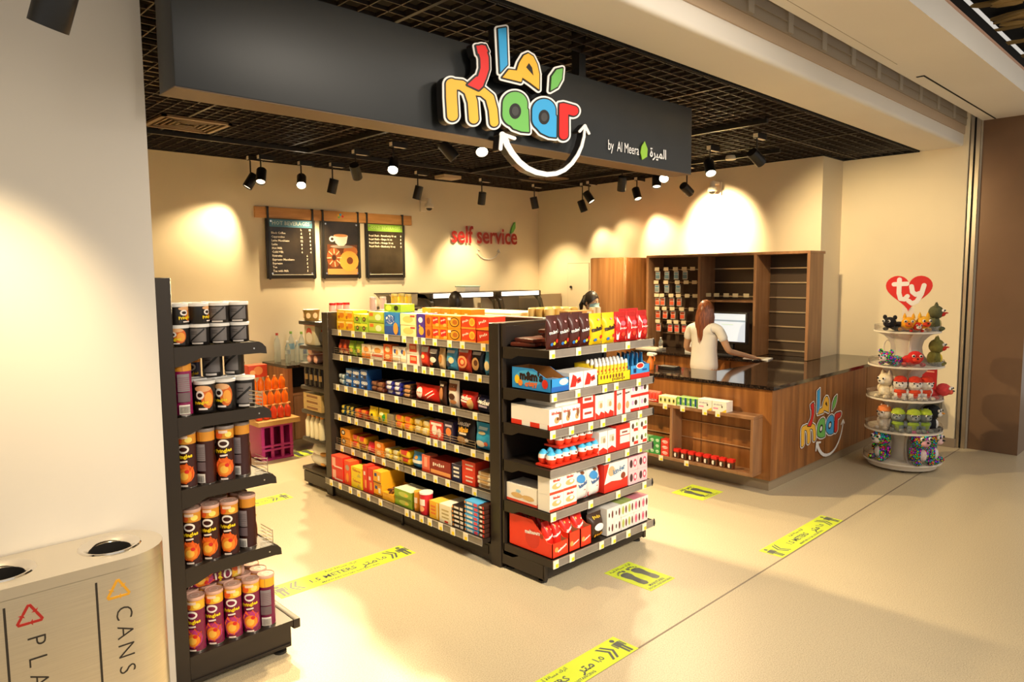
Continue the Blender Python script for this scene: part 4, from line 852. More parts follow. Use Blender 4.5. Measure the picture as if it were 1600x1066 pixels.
R[1] = [
 (525, 540, 2, 1, 'bag', .13, .05, 'brown red biscuit packet', '#8E2E16', None, dz(('e', 0, .6, .3, .2, '#D8562A'), ('r', 0, .2, .8, .1, '#E8C29A'))),
 (541, 562, 2, 1, 'bag', .13, .05, 'grass green biscuit packet', '#7DA321', None, dz(('r', 0, .7, .7, .3, '#A9C43A'), ('e', .1, .4, .2, .14, '#E8C24A'))),
 (563, 577, 1, 1, 'box', .115, .08, 'white orange wafer packet', '#F2DDB8', '#F8EEDA', dz(('r', 0, .2, 1, .36, '#EE8A2A'), ('e', 0, .65, .3, .2, '#E89A4A'))),
 (578, 596, 1, 1, 'box', .115, .08, 'white wafer packet with red stripe', '#F3E6CF', '#F8EEDA', dz(('e', 0, .65, .3, .2, '#E8A04A'), ('r', 0, .3, 1, .16, '#C8382A'))),
 (597, 610, 1, 1, 'box', .135, .07, 'orange biscuit sleeve', '#E8641E', '#EE8A3A', dz(('e', 0, .7, .3, .16, '#F6D8A8'), ('e', 0, .3, .3, .14, '#F6C88A'))),
 (611, 632, 2, 1, 'box', .125, .07, 'white biscuit sleeve with blue mark', '#F2E9DA', '#F8F2E6', dz(('e', -.1, .7, .2, .14, '#2E4E9A'), ('e', .2, .65, .2, .16, '#E8A04A'), ('r', 0, .2, 1, .2, '#E8D2A8'))),
 (633, 652, 1, 2, 'box', .085, .08, 'clear biscuit pack with red panel', '#EDE1CE', '#F4ECDE', dz(('r', .05, .5, .6, .7, '#D8401E'), ('r', .05, .55, .45, .3, '#F0A06A'))),
 (653, 665, 1, 1, 'bag', .15, .05, 'red orange pouch with white top', '#DE3A20', None, dz(('r', 0, .85, .9, .25, '#F2E6DA'), ('e', 0, .5, .2, .1, '#F6C08A'))),
 (666, 680, 1, 1, 'bag', .15, .05, 'black and white striped pouch', '#231B1C', None, dz(('r', 0, .8, .8, .2, '#F2EADE'), ('e', .1, .4, .3, .14, '#E8D8C2'), ('e', -.1, .2, .2, .08, '#D86A3A'))),
 (681, 690, 1, 1, 'bag', .15, .05, 'beige cookie pouch', '#E2B77A', None, dz(('e', 0, .5, .3, .2, '#B8783A'))),
 (691, 708, 1, 1, 'bag', .16, .06, 'sky blue cookie pouch', '#4FA6CF', None, dz(('r', 0, .82, .7, .12, '#F2EADE'), ('e', -.15, .28, .2, .14, '#2A3E5A'), ('e', .15, .45, .22, .14, '#E8D09A'))),
 (709, 730, 1, 1, 'bag', .17, .06, 'red cookie pouch with ring', '#E0401E', None, dz(('r', 0, .85, .7, .1, '#F2DACA'), ('e', 0, .42, .36, .26, '#F0A060'), ('e', 0, .42, .25, .17, '#C8381C'), ('e', .05, .42, .14, .1, '#EEB070'))),
 (731, 750, 1, 1, 'bag', .17, .06, 'black cookie pouch', '#17141C', None, dz(('r', 0, .82, .7, .12, '#C8BEB4'), ('e', 0, .4, .3, .26, '#C09058'), ('e', .05, .45, .16, .12, '#5A2E18'))),
 (751, 764, 1, 1, 'bag', .16, .06, 'light blue pouch half behind the end panel', '#5FB0D4', None, dz(('e', 0, .4, .3, .2, '#E8D09A')))]
R[2] = [
 (521, 536, 2, 2, 'lie', .045, .16, 'grey blue packet', '#56748A', '#C8D2D2', none),
 (538, 548, 1, 2, 'oreo', .075, .10, 'blue biscuit pack', '#1F5FA8', '#2A6FB8', None),
 (549, 560, 1, 2, 'oreo', .075, .10, 'deep blue biscuit pack', '#1A56A0', '#2A6FB8', None),
 (561, 572, 1, 2, 'oreo', .080, .14, 'blue white biscuit pack', '#1A4F98', '#2A6FB8', None),
 (574, 597, 2, 2, 'lie', .040, .15, 'brown chocolate packet', '#5A2A1C', '#8A5A40', none),
 (599, 624, 2, 3, 'lie', .035, .15, 'violet and white biscuit packet', '#2A2A86', '#DAD6E0', none),
 (625, 640, 1, 3, 'lie', .032, .15, 'dark packet with tan picture', '#2A1812', '#B98658', none),
 (641, 679, 1, 1, 'bag', .125, .08, 'wide red biscuit bag with white disc', '#DC2A1C', None, lambda w, h: [('e', -w*.2, h*.5, w*.14, h*.32, K('#F4E6DA')), ('t', 'S4xxxx', -w*.2, h*.5, w*.08, K('#C8281A'), 0, .03), ('r', w*.2, h*.55, w*.3, h*.06, K('#F4E6DA'), .5), ('r', w*.26, h*.4, w*.3, h*.05, K('#F4E6DA'), .5)]),
 (682, 693, 1, 1, 'bag', .17, .04, 'slim dark wafer pouch', '#3A1C10', None, dz(('e', 0, .5, .25, .26, '#B97A48'), ('r', 0, .85, .5, .08, '#E8D8C4'))),
 (695, 711, 1, 1, 'bag', .19, .05, 'tall white and brown wafer pouch', '#E6D6C0', None, dz(('r', 0, .75, .8, .25, '#7A3E20'), ('e', 0, .4, .3, .12, '#4A2412'), ('e', .1, .2, .3, .08, '#B97A48'))),
 (712, 737, 1, 1, 'bag', .125, .09, 'red wafer bag', '#D8281C', None, lambda w, h: [('t', 'Loacker', -w*.1, h*.68, w*.24, K('#F8ECDE'), -.08, .05), ('r', -w*.1, h*.48, w*.5, h*.1, K('#F4E6DA'), -.08), ('e', w*.25, h*.35, w*.16, h*.3, K('#E8B870'))]),
 (738, 763, 1, 1, 'bag', .115, .09, 'navy wafer bag', '#1B1B38', None, lambda w, h: [('t', 'Loacker', 0, h*.66, w*.26, K('#F8ECDE'), -.08, .05), ('r', .05*w, h*.42, w*.5, h*.12, K('#C8B8C8'), -.08)])]
R[3] = [
 (529, 548, 3, 2, 'lie', .04, .12, 'dark teal packet with yellow print', '#1E3F46', '#D8BE4A', none),
 (549, 570, 2, 2, 'lie', .04, .12, 'red and orange packet', '#C83A1E', '#E88A2A', none),
 (571, 584, 1, 1, 'bag', .125, .06, 'yellow bag with black and green print', '#ECC81A', None, dz(('e', .1, .5, .12, .1, '#1E1A0E'), ('e', -.2, .3, .14, .14, '#C8381C'))),
 (585, 601, 1, 1, 'bag', .125, .06, 'yellow bag with green leaf print', '#E8CC22', None, dz(('e', .22, .5, .14, .22, '#2E8A2E'), ('e', -.15, .4, .12, .1, '#1E5A3A'), ('e', 0, .7, .2, .1, '#F2E8A8'))),
 (602, 612, 1, 1, 'box', .10, .08, 'plain grey carton flap', '#8A7D62', '#A8997A', none),
 (613, 640, 2, 2, 'lie', .055, .13, 'yellow orange sweet packet', '#EDB31A', '#E8622A', none),
 (641, 668, 2, 2, 'lie', .055, .13, 'pale yellow sweet packet', '#EBC24A', '#F0E0B0', none),
 (669, 690, 1, 1, 'box', .13, .07, 'red and white sweets pack', '#D8382A', '#E8A08A', dz(('e', -.15, .5, .2, .3, '#F2E2D4'), ('e', .22, .4, .16, .24, '#F2D2C4'), ('r', 0, .85, .8, .14, '#F4E6DA'))),
 (691, 706, 1, 1, 'box', .15, .07, 'dark purple chocolate carton', '#2E2340', '#4A3A5A', dz(('e', 0, .5, .3, .2, '#E8863A'), ('r', 0, .8, .7, .1, '#D8CADA'))),
 (707, 735, 1, 1, 'bag', .185, .07, 'black wafer bag with gold word', '#16121A', None, lambda w, h: [('t', 'Loacker', -w*.05, h*.84, w*.22, K('#F4E8DA'), 0, .05), ('t', 'Minis', 0, h*.62, w*.26, K('#E8A82E'), .1, .05), ('r', 0, h*.48, w*.4, h*.07, K('#E8D8CA')), ('e', -w*.1, h*.22, w*.3, h*.14, K('#C8955A')), ('e', w*.2, h*.25, w*.1, h*.07, K('#F0E6DA'))]),
 (736, 764, 1, 1, 'bag', .185, .07, 'sky blue chocolate bag', '#2FA6D8', None, lambda w, h: [('r', 0, h*.82, w*.5, h*.1, K('#BFE2EE')), ('e', -w*.1, h*.25, w*.26, h*.13, K('#E8DCC8')), ('e', w*.22, h*.28, w*.1, h*.08, K('#C85A3A')), ('e', 0, h*.66, w*.2, h*.06, K('#C9B98A'))])]
R[4] = [
 (530, 545, 1, 2, 'box', .075, .13, 'orange box with black emblem', '#EE9A1A', '#F4B43A', dz(('e', -.2, .5, .22, .3, '#1E1612'), ('e', -.2, .5, .13, .18, '#E8E0D2'))),
 (546, 569, 2, 2, 'lie', .06, .14, 'yellow packet with red print', '#EDAE1E', '#D8382A', none),
 (570, 582, 1, 1, 'bag', .095, .06, 'crinkled crimson bag', '#C8202E', None, dz(('e', 0, .5, .2, .2, '#E8707A'))),
 (583, 596, 1, 2, 'box', .058, .12, 'orange sweets box', '#EE861A', '#F4A43A', dz(('e', 0, .5, .26, .3, '#F8D8A0'))),
 (597, 619, 2, 2, 'lie', .042, .13, 'pale lemon packet', '#EBCB48', '#F4E8B8', none),
 (620, 638, 1, 2, 'lie', .055, .15, 'yellow sweet roll with red end', '#F0C41A', '#D83A2A', none),
 (639, 656, 1, 1, 'bag', .12, .07, 'blue and white sweet bag', '#3A8FC8', None, dz(('r', 0, .45, .9, .2, '#EFE8DC'), ('e', 0, .7, .14, .1, '#E8963A'))),
 (657, 669, 1, 1, 'box', .125, .08, 'salmon pink chocolate carton', '#E8684A', '#EE8A6A', dz(('r', 0, .6, .4, .6, '#F4A88A'), ('r', 0, .08, 1, .14, '#C8381E'))),
 (670, 702, 1, 1, 'box', .115, .14, 'dark red chocolate box with orange band', '#8E1E14', '#A83024', lambda w, h: [('r', 0, h*.2, w, h*.24, K('#F0A25A')), ('t', 'S4xxxx', -w*.1, h*.66, w*.2, K('#F2E2D2'), 0, .04)]),
 (703, 718, 1, 1, 'box', .12, .09, 'navy box with white stacked print', '#1E2044', '#C8C2CC', dz(('r', 0, .3, .6, .12, '#F2ECE2'), ('r', 0, .55, .6, .12, '#F2ECE2'), ('r', 0, .8, .6, .12, '#F2ECE2'))),
 (719, 740, 1, 2, 'box', .083, .13, 'tomato red chocolate box', '#E23A20', '#E8624A', dz(('r', .05, .68, .6, .12, '#F4DCCB'), ('r', .05, .35, .5, .14, '#F4DCCB'))),
 (741, 764, 1, 4, 'lie', .030, .14, 'white and tan chocolate bar', '#EADBC0', '#C8A06A', none)]
R[5] = [
 (516, 534, 1, 2, 'box', .105, .14, 'bright red chocolate box with pale square', '#E52A1C', '#EE5A3A', dz(('r', -.28, .5, .3, .7, '#F2B4A0'), ('r', .1, .15, .7, .12, '#F4D8C8'))),
 (535, 545, 1, 1, 'box', .20, .11, 'tall orange red chocolate carton', '#EE4A1C', '#F07A3A', dz(('e', 0, .72, .3, .12, '#B8A08A'), ('e', 0, .3, .2, .2, '#F5962A'))),
 (546, 563, 1, 2, 'box', .085, .12, 'yellow box with triangle emblem', '#F2D21A', '#F6E04A', lambda w, h: [('t', 'Toblerone', 0, h*.68, w*.17, K('#B83A1A'), 0, .03), ('p', [(w*.02, h*.12), (w*.22, h*.5), (w*.42, h*.12)], K('#CDB24A'))]),
 (564, 571, 1, 1, 'box', .215, .13, 'tall red carton with orange stripe', '#E22E1C', '#F04A2E', dz(('r', .1, .3, .4, .3, '#F5A24A'), ('r', -.1, .7, .4, .14, '#F6E0D0'))),
 (572, 580, 1, 1, 'box', .205, .13, 'second tall red carton', '#DE2A1C', '#F04A2E', dz(('r', .1, .3, .4, .3, '#F5A24A'), ('r', -.1, .6, .4, .14, '#F6E0D0'))),
 (581, 594, 1, 2, 'box', .10, .22, 'yellow chocolate bar carton', '#F0A81A', '#F5BE3A', dz(('r', -.2, .7, .3, .26, '#2A3E7A'), ('r', .2, .5, .24, .4, '#F4E8C8'), ('r', 0, .12, 1, .1, '#7A4412'))),
 (595, 613, 1, 1, 'tray', .095, .20, 'yellow tray of brown sweets', '#E8A822', '#4A2614', None),
 (614, 641, 1, 2, 'box', .062, .16, 'green wafer box with pale lid', '#8FAE2A', '#E6E6C8', dz(('e', .05, .5, .3, .3, '#C2CC5A'), ('e', .2, .45, .1, .18, '#E8C84A'), ('r', 0, .08, 1, .14, '#6A8E1E'))),
 (642, 650, 1, 1, 'can', .14, .06, 'orange snack tub', '#E8941A', '#E8A83A', None),
 (651, 665, 1, 1, 'can', .155, .07, 'red tub with white lid', '#C8202A', '#F2E6DA', None),
 (668, 683, 1, 1, 'box', .125, .2, 'yellow chocolate bar box', '#F0B422', '#EFC04A', dz(('r', -.1, .3, .5, .1, '#E8702A'), ('r', -.1, .5, .5, .1, '#E8702A'), ('r', -.1, .7, .5, .1, '#E8702A'), ('r', .36, .5, .1, .9, '#F4E0A0'))),
 (684, 703, 1, 1, 'box', .13, .2, 'cream chocolate bar box', '#EFE2BE', '#F4EAD0', dz(('r', 0, .3, .6, .08, '#B9A46A'), ('r', 0, .5, .6, .08, '#B9A46A'), ('r', 0, .7, .6, .08, '#B9A46A'), ('r', .1, .1, .3, .1, '#C8381C'))),
 (704, 722, 1, 5, 'bar', .030, .15, 'black and white chocolate bar', '#1E1614', '#E2D4C4', None),
 (723, 745, 1, 7, 'bar', .030, .16, 'light blue chocolate bar', '#4AA2D6', '#D8485A', None),
 (746, 765, 1, 7, 'bar', .030, .16, 'brown chocolate bar with white word', '#3A1C10', '#D83A2A', None)]
def mesh_for(sh, w, h, d, base, top, des):
    if sh == 'box': return pk_box(w, d, h, base, des(w, h) if des else (), top, base).mesh('carton')
    if sh == 'oreo': return pk_box(w, d, h, base, [('t', 'OREO', 0, h*.62, min(w*.33, h*.7), K('#F2F2EE'), 0, .06), ('e', w*.15, h*.25, w*.2, h*.18, K('#2A1E1C')), ('r', -w*.3, h*.25, w*.2, h*.1, K('#DCE6F0'))], top).mesh('carton')
    if sh == 'bag': return pk_bag(w*1.02, d, h, base, des(w, h) if des else ()).mesh('bag')
    if sh == 'lie': return pk_lying(w*.97, d, h, base, top).mesh('packet')
    if sh == 'bar':
        mb = MB(); mb.rbox(-w/2, -d/2, 0, w/2, d/2, h*.94, .004, K(base))
        decor(mb, [('r', -w*.12, h*.47, w*.42, h*.5, K('#E8DED0')), ('r', w*.32, h*.47, w*.26, h*.66, K(top)), ('r', -w*.44, h*.47, w*.1, h*.5, K('#E8923A'))], flatwrap(-d/2)); return mb.mesh('chocolate_bar')
    if sh == 'can':
        r = w*.46; return pk_can(r, h, base, [('r', 0, h*.6, r*1.4, h*.3, K('#F2DACB')), ('e', 0, h*.3, r*.6, h*.14, K('#E8A06A'))]).mesh('tub')
    if sh == 'tray':
        mb = MB(); mb.box(-w/2, -d/2, 0, w/2, d/2, h*.6, K(base)); mb.box(-w/2, d/2-.004, 0, w/2, d/2, h, K(base)); rn = random.Random(5)
        for k in range(60): mb.ball((rn.uniform(-w*.42, w*.42), rn.uniform(-d*.45, d*.42), h*.6+rn.random()*.012), .011, K(rn.choice(['#4A2614', '#6A3A1C', '#B9782E'])), 8)
        return mb.mesh('tray')
NAME = dict(box='carton', oreo='biscuit_pack', bag='bag', lie='packet', bar='chocolate_bar', can='tub', tray='sweet_tray')
CATN = dict(box='box', oreo='box', bag='bag', lie='packet', bar='chocolate bar', can='tub', tray='tray')
rn = random.Random(11)
for lv in range(6):
    z0 = AZ[lv]+.041; X = (AX if lv < 5 else 2.955)+.012
    where = f'the long rack {SHN[lv]} shelf'
    for ri, (pa, pb, n, nl, sh, h, d, desc, base, top, des) in enumerate(R[lv]):
        ya, yb = yat(pa, z0+h/2, X), yat(pb, z0+h/2, X); ya = min(ya, 5.385); yb = max(yb, 3.372); w = (ya-yb)/n
        me = mesh_for(sh, w*.965, h, d, base, top, des)
        for i in range(n):
            for l in range(nl):
                y = ya-(i+.5)*w; jx = rn.uniform(0, .006); tilt = 0; zz = z0+l*(h+.0015)
                if sh == 'lie': jx = rn.uniform(0, .02); zz = z0+l*h
                rot = (rad(-4) if sh == 'bag' else 0, 0, -pi/2+(rn.uniform(-.05, .05) if sh == 'lie' else rn.uniform(-.012, .012)))
                if sh == 'bag': rot = (0, 0, -pi/2)
                o = place(me, NAME[sh], (X+d/2+jx+.012, y, zz), rot, thl(desc, where, posn(i, n, l, nl)), CATN[sh], f'{desc}s on {where}' if n*nl > 1 else None)
                if sh == 'can': c = MB(); c.lathe([(w*.47, h-.004), (w*.47, h+.008), (w*.3, h+.009), (0, h+.009)], K(top), n=18); c.build('lid', o)
# orange cartons stacked behind and on top of the first shelf, second row deep
z0 = AZ[0]+.041
me = pk_box(.11, .13, .105, '#F08A12', [('r', .0, .05, .03, .05, K('#F8EFE0'))], '#F49A2A').mesh('carton')
for i in range(5):
    for l in range(2):
        place(me, 'carton', (3.30, 3.83+(4-i)*.115, z0+l*.106), (0, 0, -pi/2), f'orange carton standing behind on the top shelf, {["lower", "upper"][l]} {ORD[i]} from left', 'box', 'orange cartons behind the front boxes on the top shelf')
me = pk_box(.22, .13, .06, '#8FB02A', [('e', .05, .03, .03, .02, K('#1E2A12')), ('e', -.05, .03, .04, .022, K('#E6DC4A'))], '#E6D88A').mesh('carton')
place(me, 'carton', (3.17, yat(624, 1.63, 3.17), z0+.177), (0, 0, -pi/2), 'green yellow box lying across the tops of the blue cookie boxes', 'box', None)
# ---------------------------------------------------------------- goods on the near end unit (facing the shopfront)
def run(Yf, zs, px0, px1, n, nl, me_f, w_f, h, d, nm, desc, cat, where, deep=0, rx=0):
    xa, xb = xat(px0, zs+h/2, Yf), xat(px1, zs+h/2, Yf); xa = max(xa, 3.045); xb = min(xb, 4.065); w = (xb-xa)/n
    me = me_f(w*.97, h, d)
    for i in range(n):
        for l in range(nl):
            place(me, nm, (xa+(i+.5)*w, Yf+d/2+rn.uniform(.002, .006), zs+l*(h+.001)), (rx, 0, rn.uniform(-.01, .01)), thl(desc, where, posn(i, n, l, nl)), cat, f'{desc}s on {where}' if n*nl > 1 else None)
def bx(base, top, des): return lambda w, h, d: pk_box(w, d, h, base, des(w, h) if des else (), top, base).mesh('carton')
def bxs(base, top, des, side):
    def f(w, h, d):
        mb = pk_box(w, d, h, base, des(w, h), top, base); decor(mb, side(d, h), lambda a, z, e: (-w/2-e, -a, z)); return mb.mesh('carton')
    return f
RW = lambda d, h: [('r', 0, h*.12, d, h*.24, K('#E0341C')), ('r', -d*.10, h*.12, d*.22, h*.24, K('#F4ECDC')), ('r', d*.36, h*.12, d*.2, h*.24, K('#F4ECDC'))]
CRM = lambda d, h: [('r', 0, h*.08, d, h*.14, K('#E0452A')), ('e', -d*.15, h*.4, d*.2, h*.14, K('#D8B070')), ('e', d*.22, h*.4, d*.2, h*.14, K('#D8B070')), ('e', -d*.1, h*.66, d*.08, h*.08, K('#A8CCDA'))]
def bgf(base, des): return lambda w, h, d: pk_bag(w, d, h, base, des(w, h) if des else ()).mesh('bag')
def kinder(w, h): return [('r', 0, h*.08, w, h*.18, K('#E0341C')), ('t', 'kinder', 0, h*.78, min(w*.3, h*.22), K('#D8301C'), 0, .04), ('e', w*.1, h*.42, w*.2, h*.16, K('#C89A62')), ('e', w*.16, h*.48, w*.08, h*.08, K('#6A3A22')), ('e', -w*.24, h*.4, w*.12, h*.1, K('#F8F2E4'))]
def mm(col): 
    return lambda w, h: [('t', "m&m's", -w*.01, h*.515, w*.31, K('#120A08'), .16, .055), ('t', "m&m's", 0, h*.52, w*.31, K('#F4EEE6') if col != 'y' else K('#3A2418'), .16, .02), ('e', w*.22, h*.25, w*.13, h*.06, K('#C82A1C')), ('e', -w*.22, h*.16, w*.11, h*.05, K('#2E6FB8')), ('e', -w*.02, h*.18, w*.11, h*.05, K('#E8C22A')), ('e', w*.05, h*.80, w*.08, h*.03, K('#F0A0A0'))]
EN = 'end unit '
ES = [f'the end unit {s} shelf' for s in SHN]
ezs = [z+.046 for z in EZ]
# top: brown, yellow and red bags, flat bags behind
for i, (x, y, l, a) in enumerate(((3.16, 3.13, 0, .2), (3.17, 3.11, 1, -.1), (3.30, 3.13, 0, .1), (3.31, 3.12, 1, .3), (3.24, 2.99, 0, -.2), (3.31, 3.0, 1, .1), (3.33, 3.02, 2, .0), (3.30, 3.02, 3, .2))):
    me = pk_lying(.15, .19, .026, '#5A2416', '#7A3A24'); place(me.mesh('packet'), 'packet', (x, y, ezs[0]+l*.026), (0, 0, a), f'brown sweet bag lying flat, {ORD[i]} one in the pile on the end unit top shelf', 'packet', 'brown bags lying flat on the end unit top shelf')
run(2.845, ezs[0], 848, 926, 4, 1, bgf('#4A1E14', mm('b')), 0, .205, .055, 'bag', "standing brown sweet bag", 'bag', ES[0])
run(2.90, ezs[0], 880, 915, 2, 1, bgf('#4A1E14', mm('b')), 0, .212, .05, 'bag', "brown sweet bag in the second row", 'bag', ES[0])
run(2.845, ezs[0], 926, 965, 2, 1, bgf('#F2C314', mm('y')), 0, .20, .06, 'bag', "yellow sweet bag", 'bag', ES[0])
def malt(w, h): return [('r', 0, h*.90, w*.7, h*.14, K('#B8201C')), ('p', [(-w*.42, h*.08), (-w*.3, h*.08), (-w*.2, h*.6), (-w*.38, h*.85)], K('#F2E6DE')), ('p', [(w*.42, h*.08), (w*.34, h*.08), (w*.24, h*.6), (w*.4, h*.85)], K('#F2E6DE')), ('e', 0, h*.62, w*.22, h*.08, K('#E86A7A')), ('t', 'S4xxxx', 0, h*.45, w*.2, K('#F4E8E0'), .0, .04), ('e', 0, h*.26, w*.16, h*.07, K('#E8482E'))]
run(2.845, ezs[0], 965, 1016, 3, 1, bgf('#C8201C', malt), 0, .20, .06, 'bag', 'red bag with white side bands', 'bag', ES[0])
run(2.92, ezs[0], 972, 1008, 2, 1, bgf('#C8201C', malt), 0, .212, .05, 'bag', 'red bag behind the white banded bags', 'bag', ES[0])
# second: open blue box, kinder boxes, yellow tubes tray, blue bags tray
def openbox(w, h, d, base, inner, front=.55, items=(), side=()):
    mb = MB(); t = .004
    mb.box(-w/2, -d/2, 0, w/2, d/2, .004, K(base)); mb.box(-w/2, d/2-t, 0, w/2, d/2, h, K(inner)); mb.box(-w/2, -d/2, 0, w/2, -d/2+t, h*front, K(base))
    for s in (-1, 1):
        P = [(-d/2, 0), (d/2, 0), (d/2, h), (-d/2+d*.45, h), (-d/2+d*.12, h*front), (-d/2, h*front)]
        x = s*w/2; mb.prism(P, min(x, x-s*t), max(x, x-s*t), K(base), 'x'); x2 = x-s*t; mb.prism(P, min(x2, x2-s*.001), max(x2, x2-s*.001), K(inner), 'x')
    decor(mb, items, flatwrap(-d/2)); decor(mb, side, lambda a, z, e: (-w/2-e, -a, z)); return mb
xa, xb = xat(850, ezs[1]+.05, 2.845), xat(889, ezs[1]+.05, 2.845)
xa = 3.06; w_ = xb-xa
ob_ = openbox(w_, .135, .34, '#2F8FD0', '#B9793A', .62, [('r', 0, .02, w_, .03, K('#1F5FB0')), ('e', w_*.2, .06, .04, .02, K('#E8E0D0'))], [('e', -.02, .075, .115, .048, K('#4AB0E0')), ('t', "m&m's", .0, .085, .072, K('#2A1810'), 0, .07), ('t', 'crispy', .0, .04, .045, K('#E8702A'), .1, .05), ('e', -.12, .06, .022, .028, K('#F2C81E')), ('e', .12, .05, .025, .028, K('#D8301C')), ('e', -.09, .04, .02, .02, K('#F08A2A'))])
ob_.build('display_box', loc=((xa+xb)/2, 2.845+.17, ezs[1]), label="open blue display box with brown inside on the end unit second shelf", cat='display box')
for i in range(3):
    me = pk_lying(w_*.8, .09, .022, '#D8D2C6', '#6FA8D0').mesh('packet'); place(me, 'packet', ((xa+xb)/2, 2.90+.012*i, ezs[1]+.006+i*.0225), (0, 0, rn.uniform(-.1, .1)), f'silver blue packet inside the open blue box, {["lowest", "middle", "top"][i]} one', 'packet', 'packets inside the open blue box')
run(2.845, ezs[1], 890, 934, 2, 1, bx('#ECE6DA', '#F2ECE0', lambda w, h: [('p', [(-w*.45, h*.15), (-w*.25, h*.9), (w*.0, h*.75), (w*.05, h*.5), (-w*.05, h*.15)], K('#D8281C')), ('r', w*.18, h*.5, w*.3, h*.3, K('#D8281C'), .3), ('r', w*.2, h*.5, w*.2, h*.08, K('#4A1E14'), .3)]), 0, .105, .16, 'carton', 'white box with red slanting logo', 'box', ES[1])
xa, xb = xat(934, ezs[1]+.05, 2.845), xat(985, ezs[1]+.05, 2.845); w_ = xb-xa; xm = (xa+xb)/2
openbox(w_, .13, .20, '#F2CE1A', '#E8C84A', .5, [('t', 'S6xxxxxx', w_*.12, .02, .035, K('#5A3A10'), 0, .03)]+[('e', -w_*.4+w_*.09*k, .045, .008, .014, K('#7A4A1A')) for k in range(8)]).build('display_box', loc=(xm, 2.845+.1, ezs[1]), label='yellow tray full of yellow tubes with white caps on the end unit second shelf', cat='display box')
tb = MB(); tb.lathe([(.013, 0), (.013, .11)], K('#F0D23A'), n=12); decor(tb, [('e', 0, .05, .007, .012, K('#5A3A1A')), ('e', 0, .08, .006, .008, K('#C8381C'))], cylwrap(.013)); tbm = tb.mesh('sweet_tube'); cp = MB(); cp.lathe([(.011, .108), (.013, .112), (.012, .128), (.006, .136), (0, .137)], WHITE, n=12); cpm = cp.mesh('cap')
k = 0
for j in range(3):
    for i in range(9):
        x = xa+.018+i*(w_-.036)/8; h = j*.012
        o = ob('sweet_tube', tbm, None, f'yellow sweet tube with white cap, {ORD[i]} from left in the tray {["front", "middle", "rear"][j]} row', 'sweet tube', 'yellow sweet tubes in the end unit tray', None, (x, 2.872+j*.036, ezs[1]+.005+j*.008)); ob('cap', cpm, o)
xa, xb = xat(985, ezs[1]+.05, 2.845), 4.062; w_ = xb-xa; xm = (xa+xb)/2
openbox(w_, .12, .20, '#3F9AD8', '#2A6AA8', .75, [('r', 0, .016, w_, .032, K('#D8281C')), ('e', 0, .085, .045, .022, K('#F2E6DA')), ('e', 0, .085, .036, .016, K('#D8281C')), ('r', -.06, .055, .03, .03, K('#1A2A5A')), ('r', .05, .055, .05, .012, K('#1A4A9A'))]).build('display_box', loc=(xm, 2.845+.1, ezs[1]), label='blue and red tray of upright blue bags at the end unit second shelf right end', cat='display box')
me = pk_bag(.075, .02, .15, '#3A92CC', [('e', 0, .10, .02, .03, K('#1A2A50')), ('e', 0, .06, .016, .02, K('#D8E4EC'))]).mesh('bag')
for j in range(2):
    for i in range(4): place(me, 'bag', (xa+.03+i*(w_-.06)/3, 2.90+j*.07, ezs[1]+.02), (0, 0, .9), f'small blue bag, {ORD[i]} from left in the blue tray {["front", "rear"][j]} row', 'bag', 'small blue bags standing in the tray')
# third
run(2.845, ezs[2], 853, 879, 1, 1, bxs('#F4ECDC', '#F6F0E2', lambda w, h: kinder(w, h)+[('r', w*.36, h*.6, w*.2, h*.4, K('#8A5A3A'))], RW), 0, .125, .33, 'carton', 'long white box reaching to the rack back', 'box', ES[2])
run(2.85, ezs[2], 879, 908, 2, 1, bx('#F4ECDC', '#F6F0E2', lambda w, h: kinder(w, h)+[('e', w*.2, h*.62, w*.16, h*.16, K('#8A5A3A'))]), 0, .125, .33, 'carton', 'white box with a round brown picture', 'box', ES[2])
run(2.87, ezs[2]+.127, 868, 905, 1, 1, bx('#E8E0D0', '#C8B898', none), 0, .05, .25, 'carton', 'flat pale box stacked on the white boxes', 'box', ES[2])
run(2.845, ezs[2], 908, 931, 1, 1, bx('#DE2E1C', '#E8523A', dz(('r', 0, .78, .7, .24, '#F4E8DA'), ('r', 0, .78, .5, .1, '#A83A2A'), ('r', 0, .3, .7, .34, '#F4E8DA'), ('r', 0, .3, .5, .08, '#A83A2A'))), 0, .185, .2, 'carton', 'tall red box with two white panels', 'box', ES[2])
run(2.845, ezs[2], 931, 960, 2, 1, bx('#F0E8DA', '#F4EEE2', lambda w, h: [('p', [(-w*.5, 0), (w*.5, 0), (w*.5, h*.2), (w*.1, h*.3), (-w*.1, h*.14), (-w*.5, h*.3)], K('#DE2E1C')), ('r', w*.05, h*.6, w*.5, h*.3, K('#D8CDB8')), ('e', w*.1, h*.55, w*.14, h*.12, K('#B99A62'))]), 0, .155, .2, 'carton', 'white box with red wavy foot', 'box', ES[2])
run(2.845, ezs[2], 960, 986, 2, 1, bx('#E8E2D8', '#F0EADE', lambda w, h: [('r', -w*.35, h*.5, w*.3, h, K('#DE2E1C')), ('e', w*.1, h*.3, w*.22, h*.14, K('#C8A070')), ('t', 'kinder', w*.1, h*.75, w*.22, K('#5A2A1C'), .1, .04)]), 0, .185, .2, 'carton', 'tall white box with red left side', 'box', ES[2])
run(2.845, ezs[2], 986, 1014, 2, 2, bx('#EFE6DA', '#F4EEE2', lambda w, h: [('r', 0, h*.1, w, h*.2, K('#DE2E1C')), ('e', w*.1, h*.6, w*.16, h*.2, K('#4A2A1C')), ('e', -w*.25, h*.6, w*.12, h*.18, K('#C8A8D0'))]), 0, .095, .16, 'carton', 'small white box with lilac and brown print', 'box', ES[2])
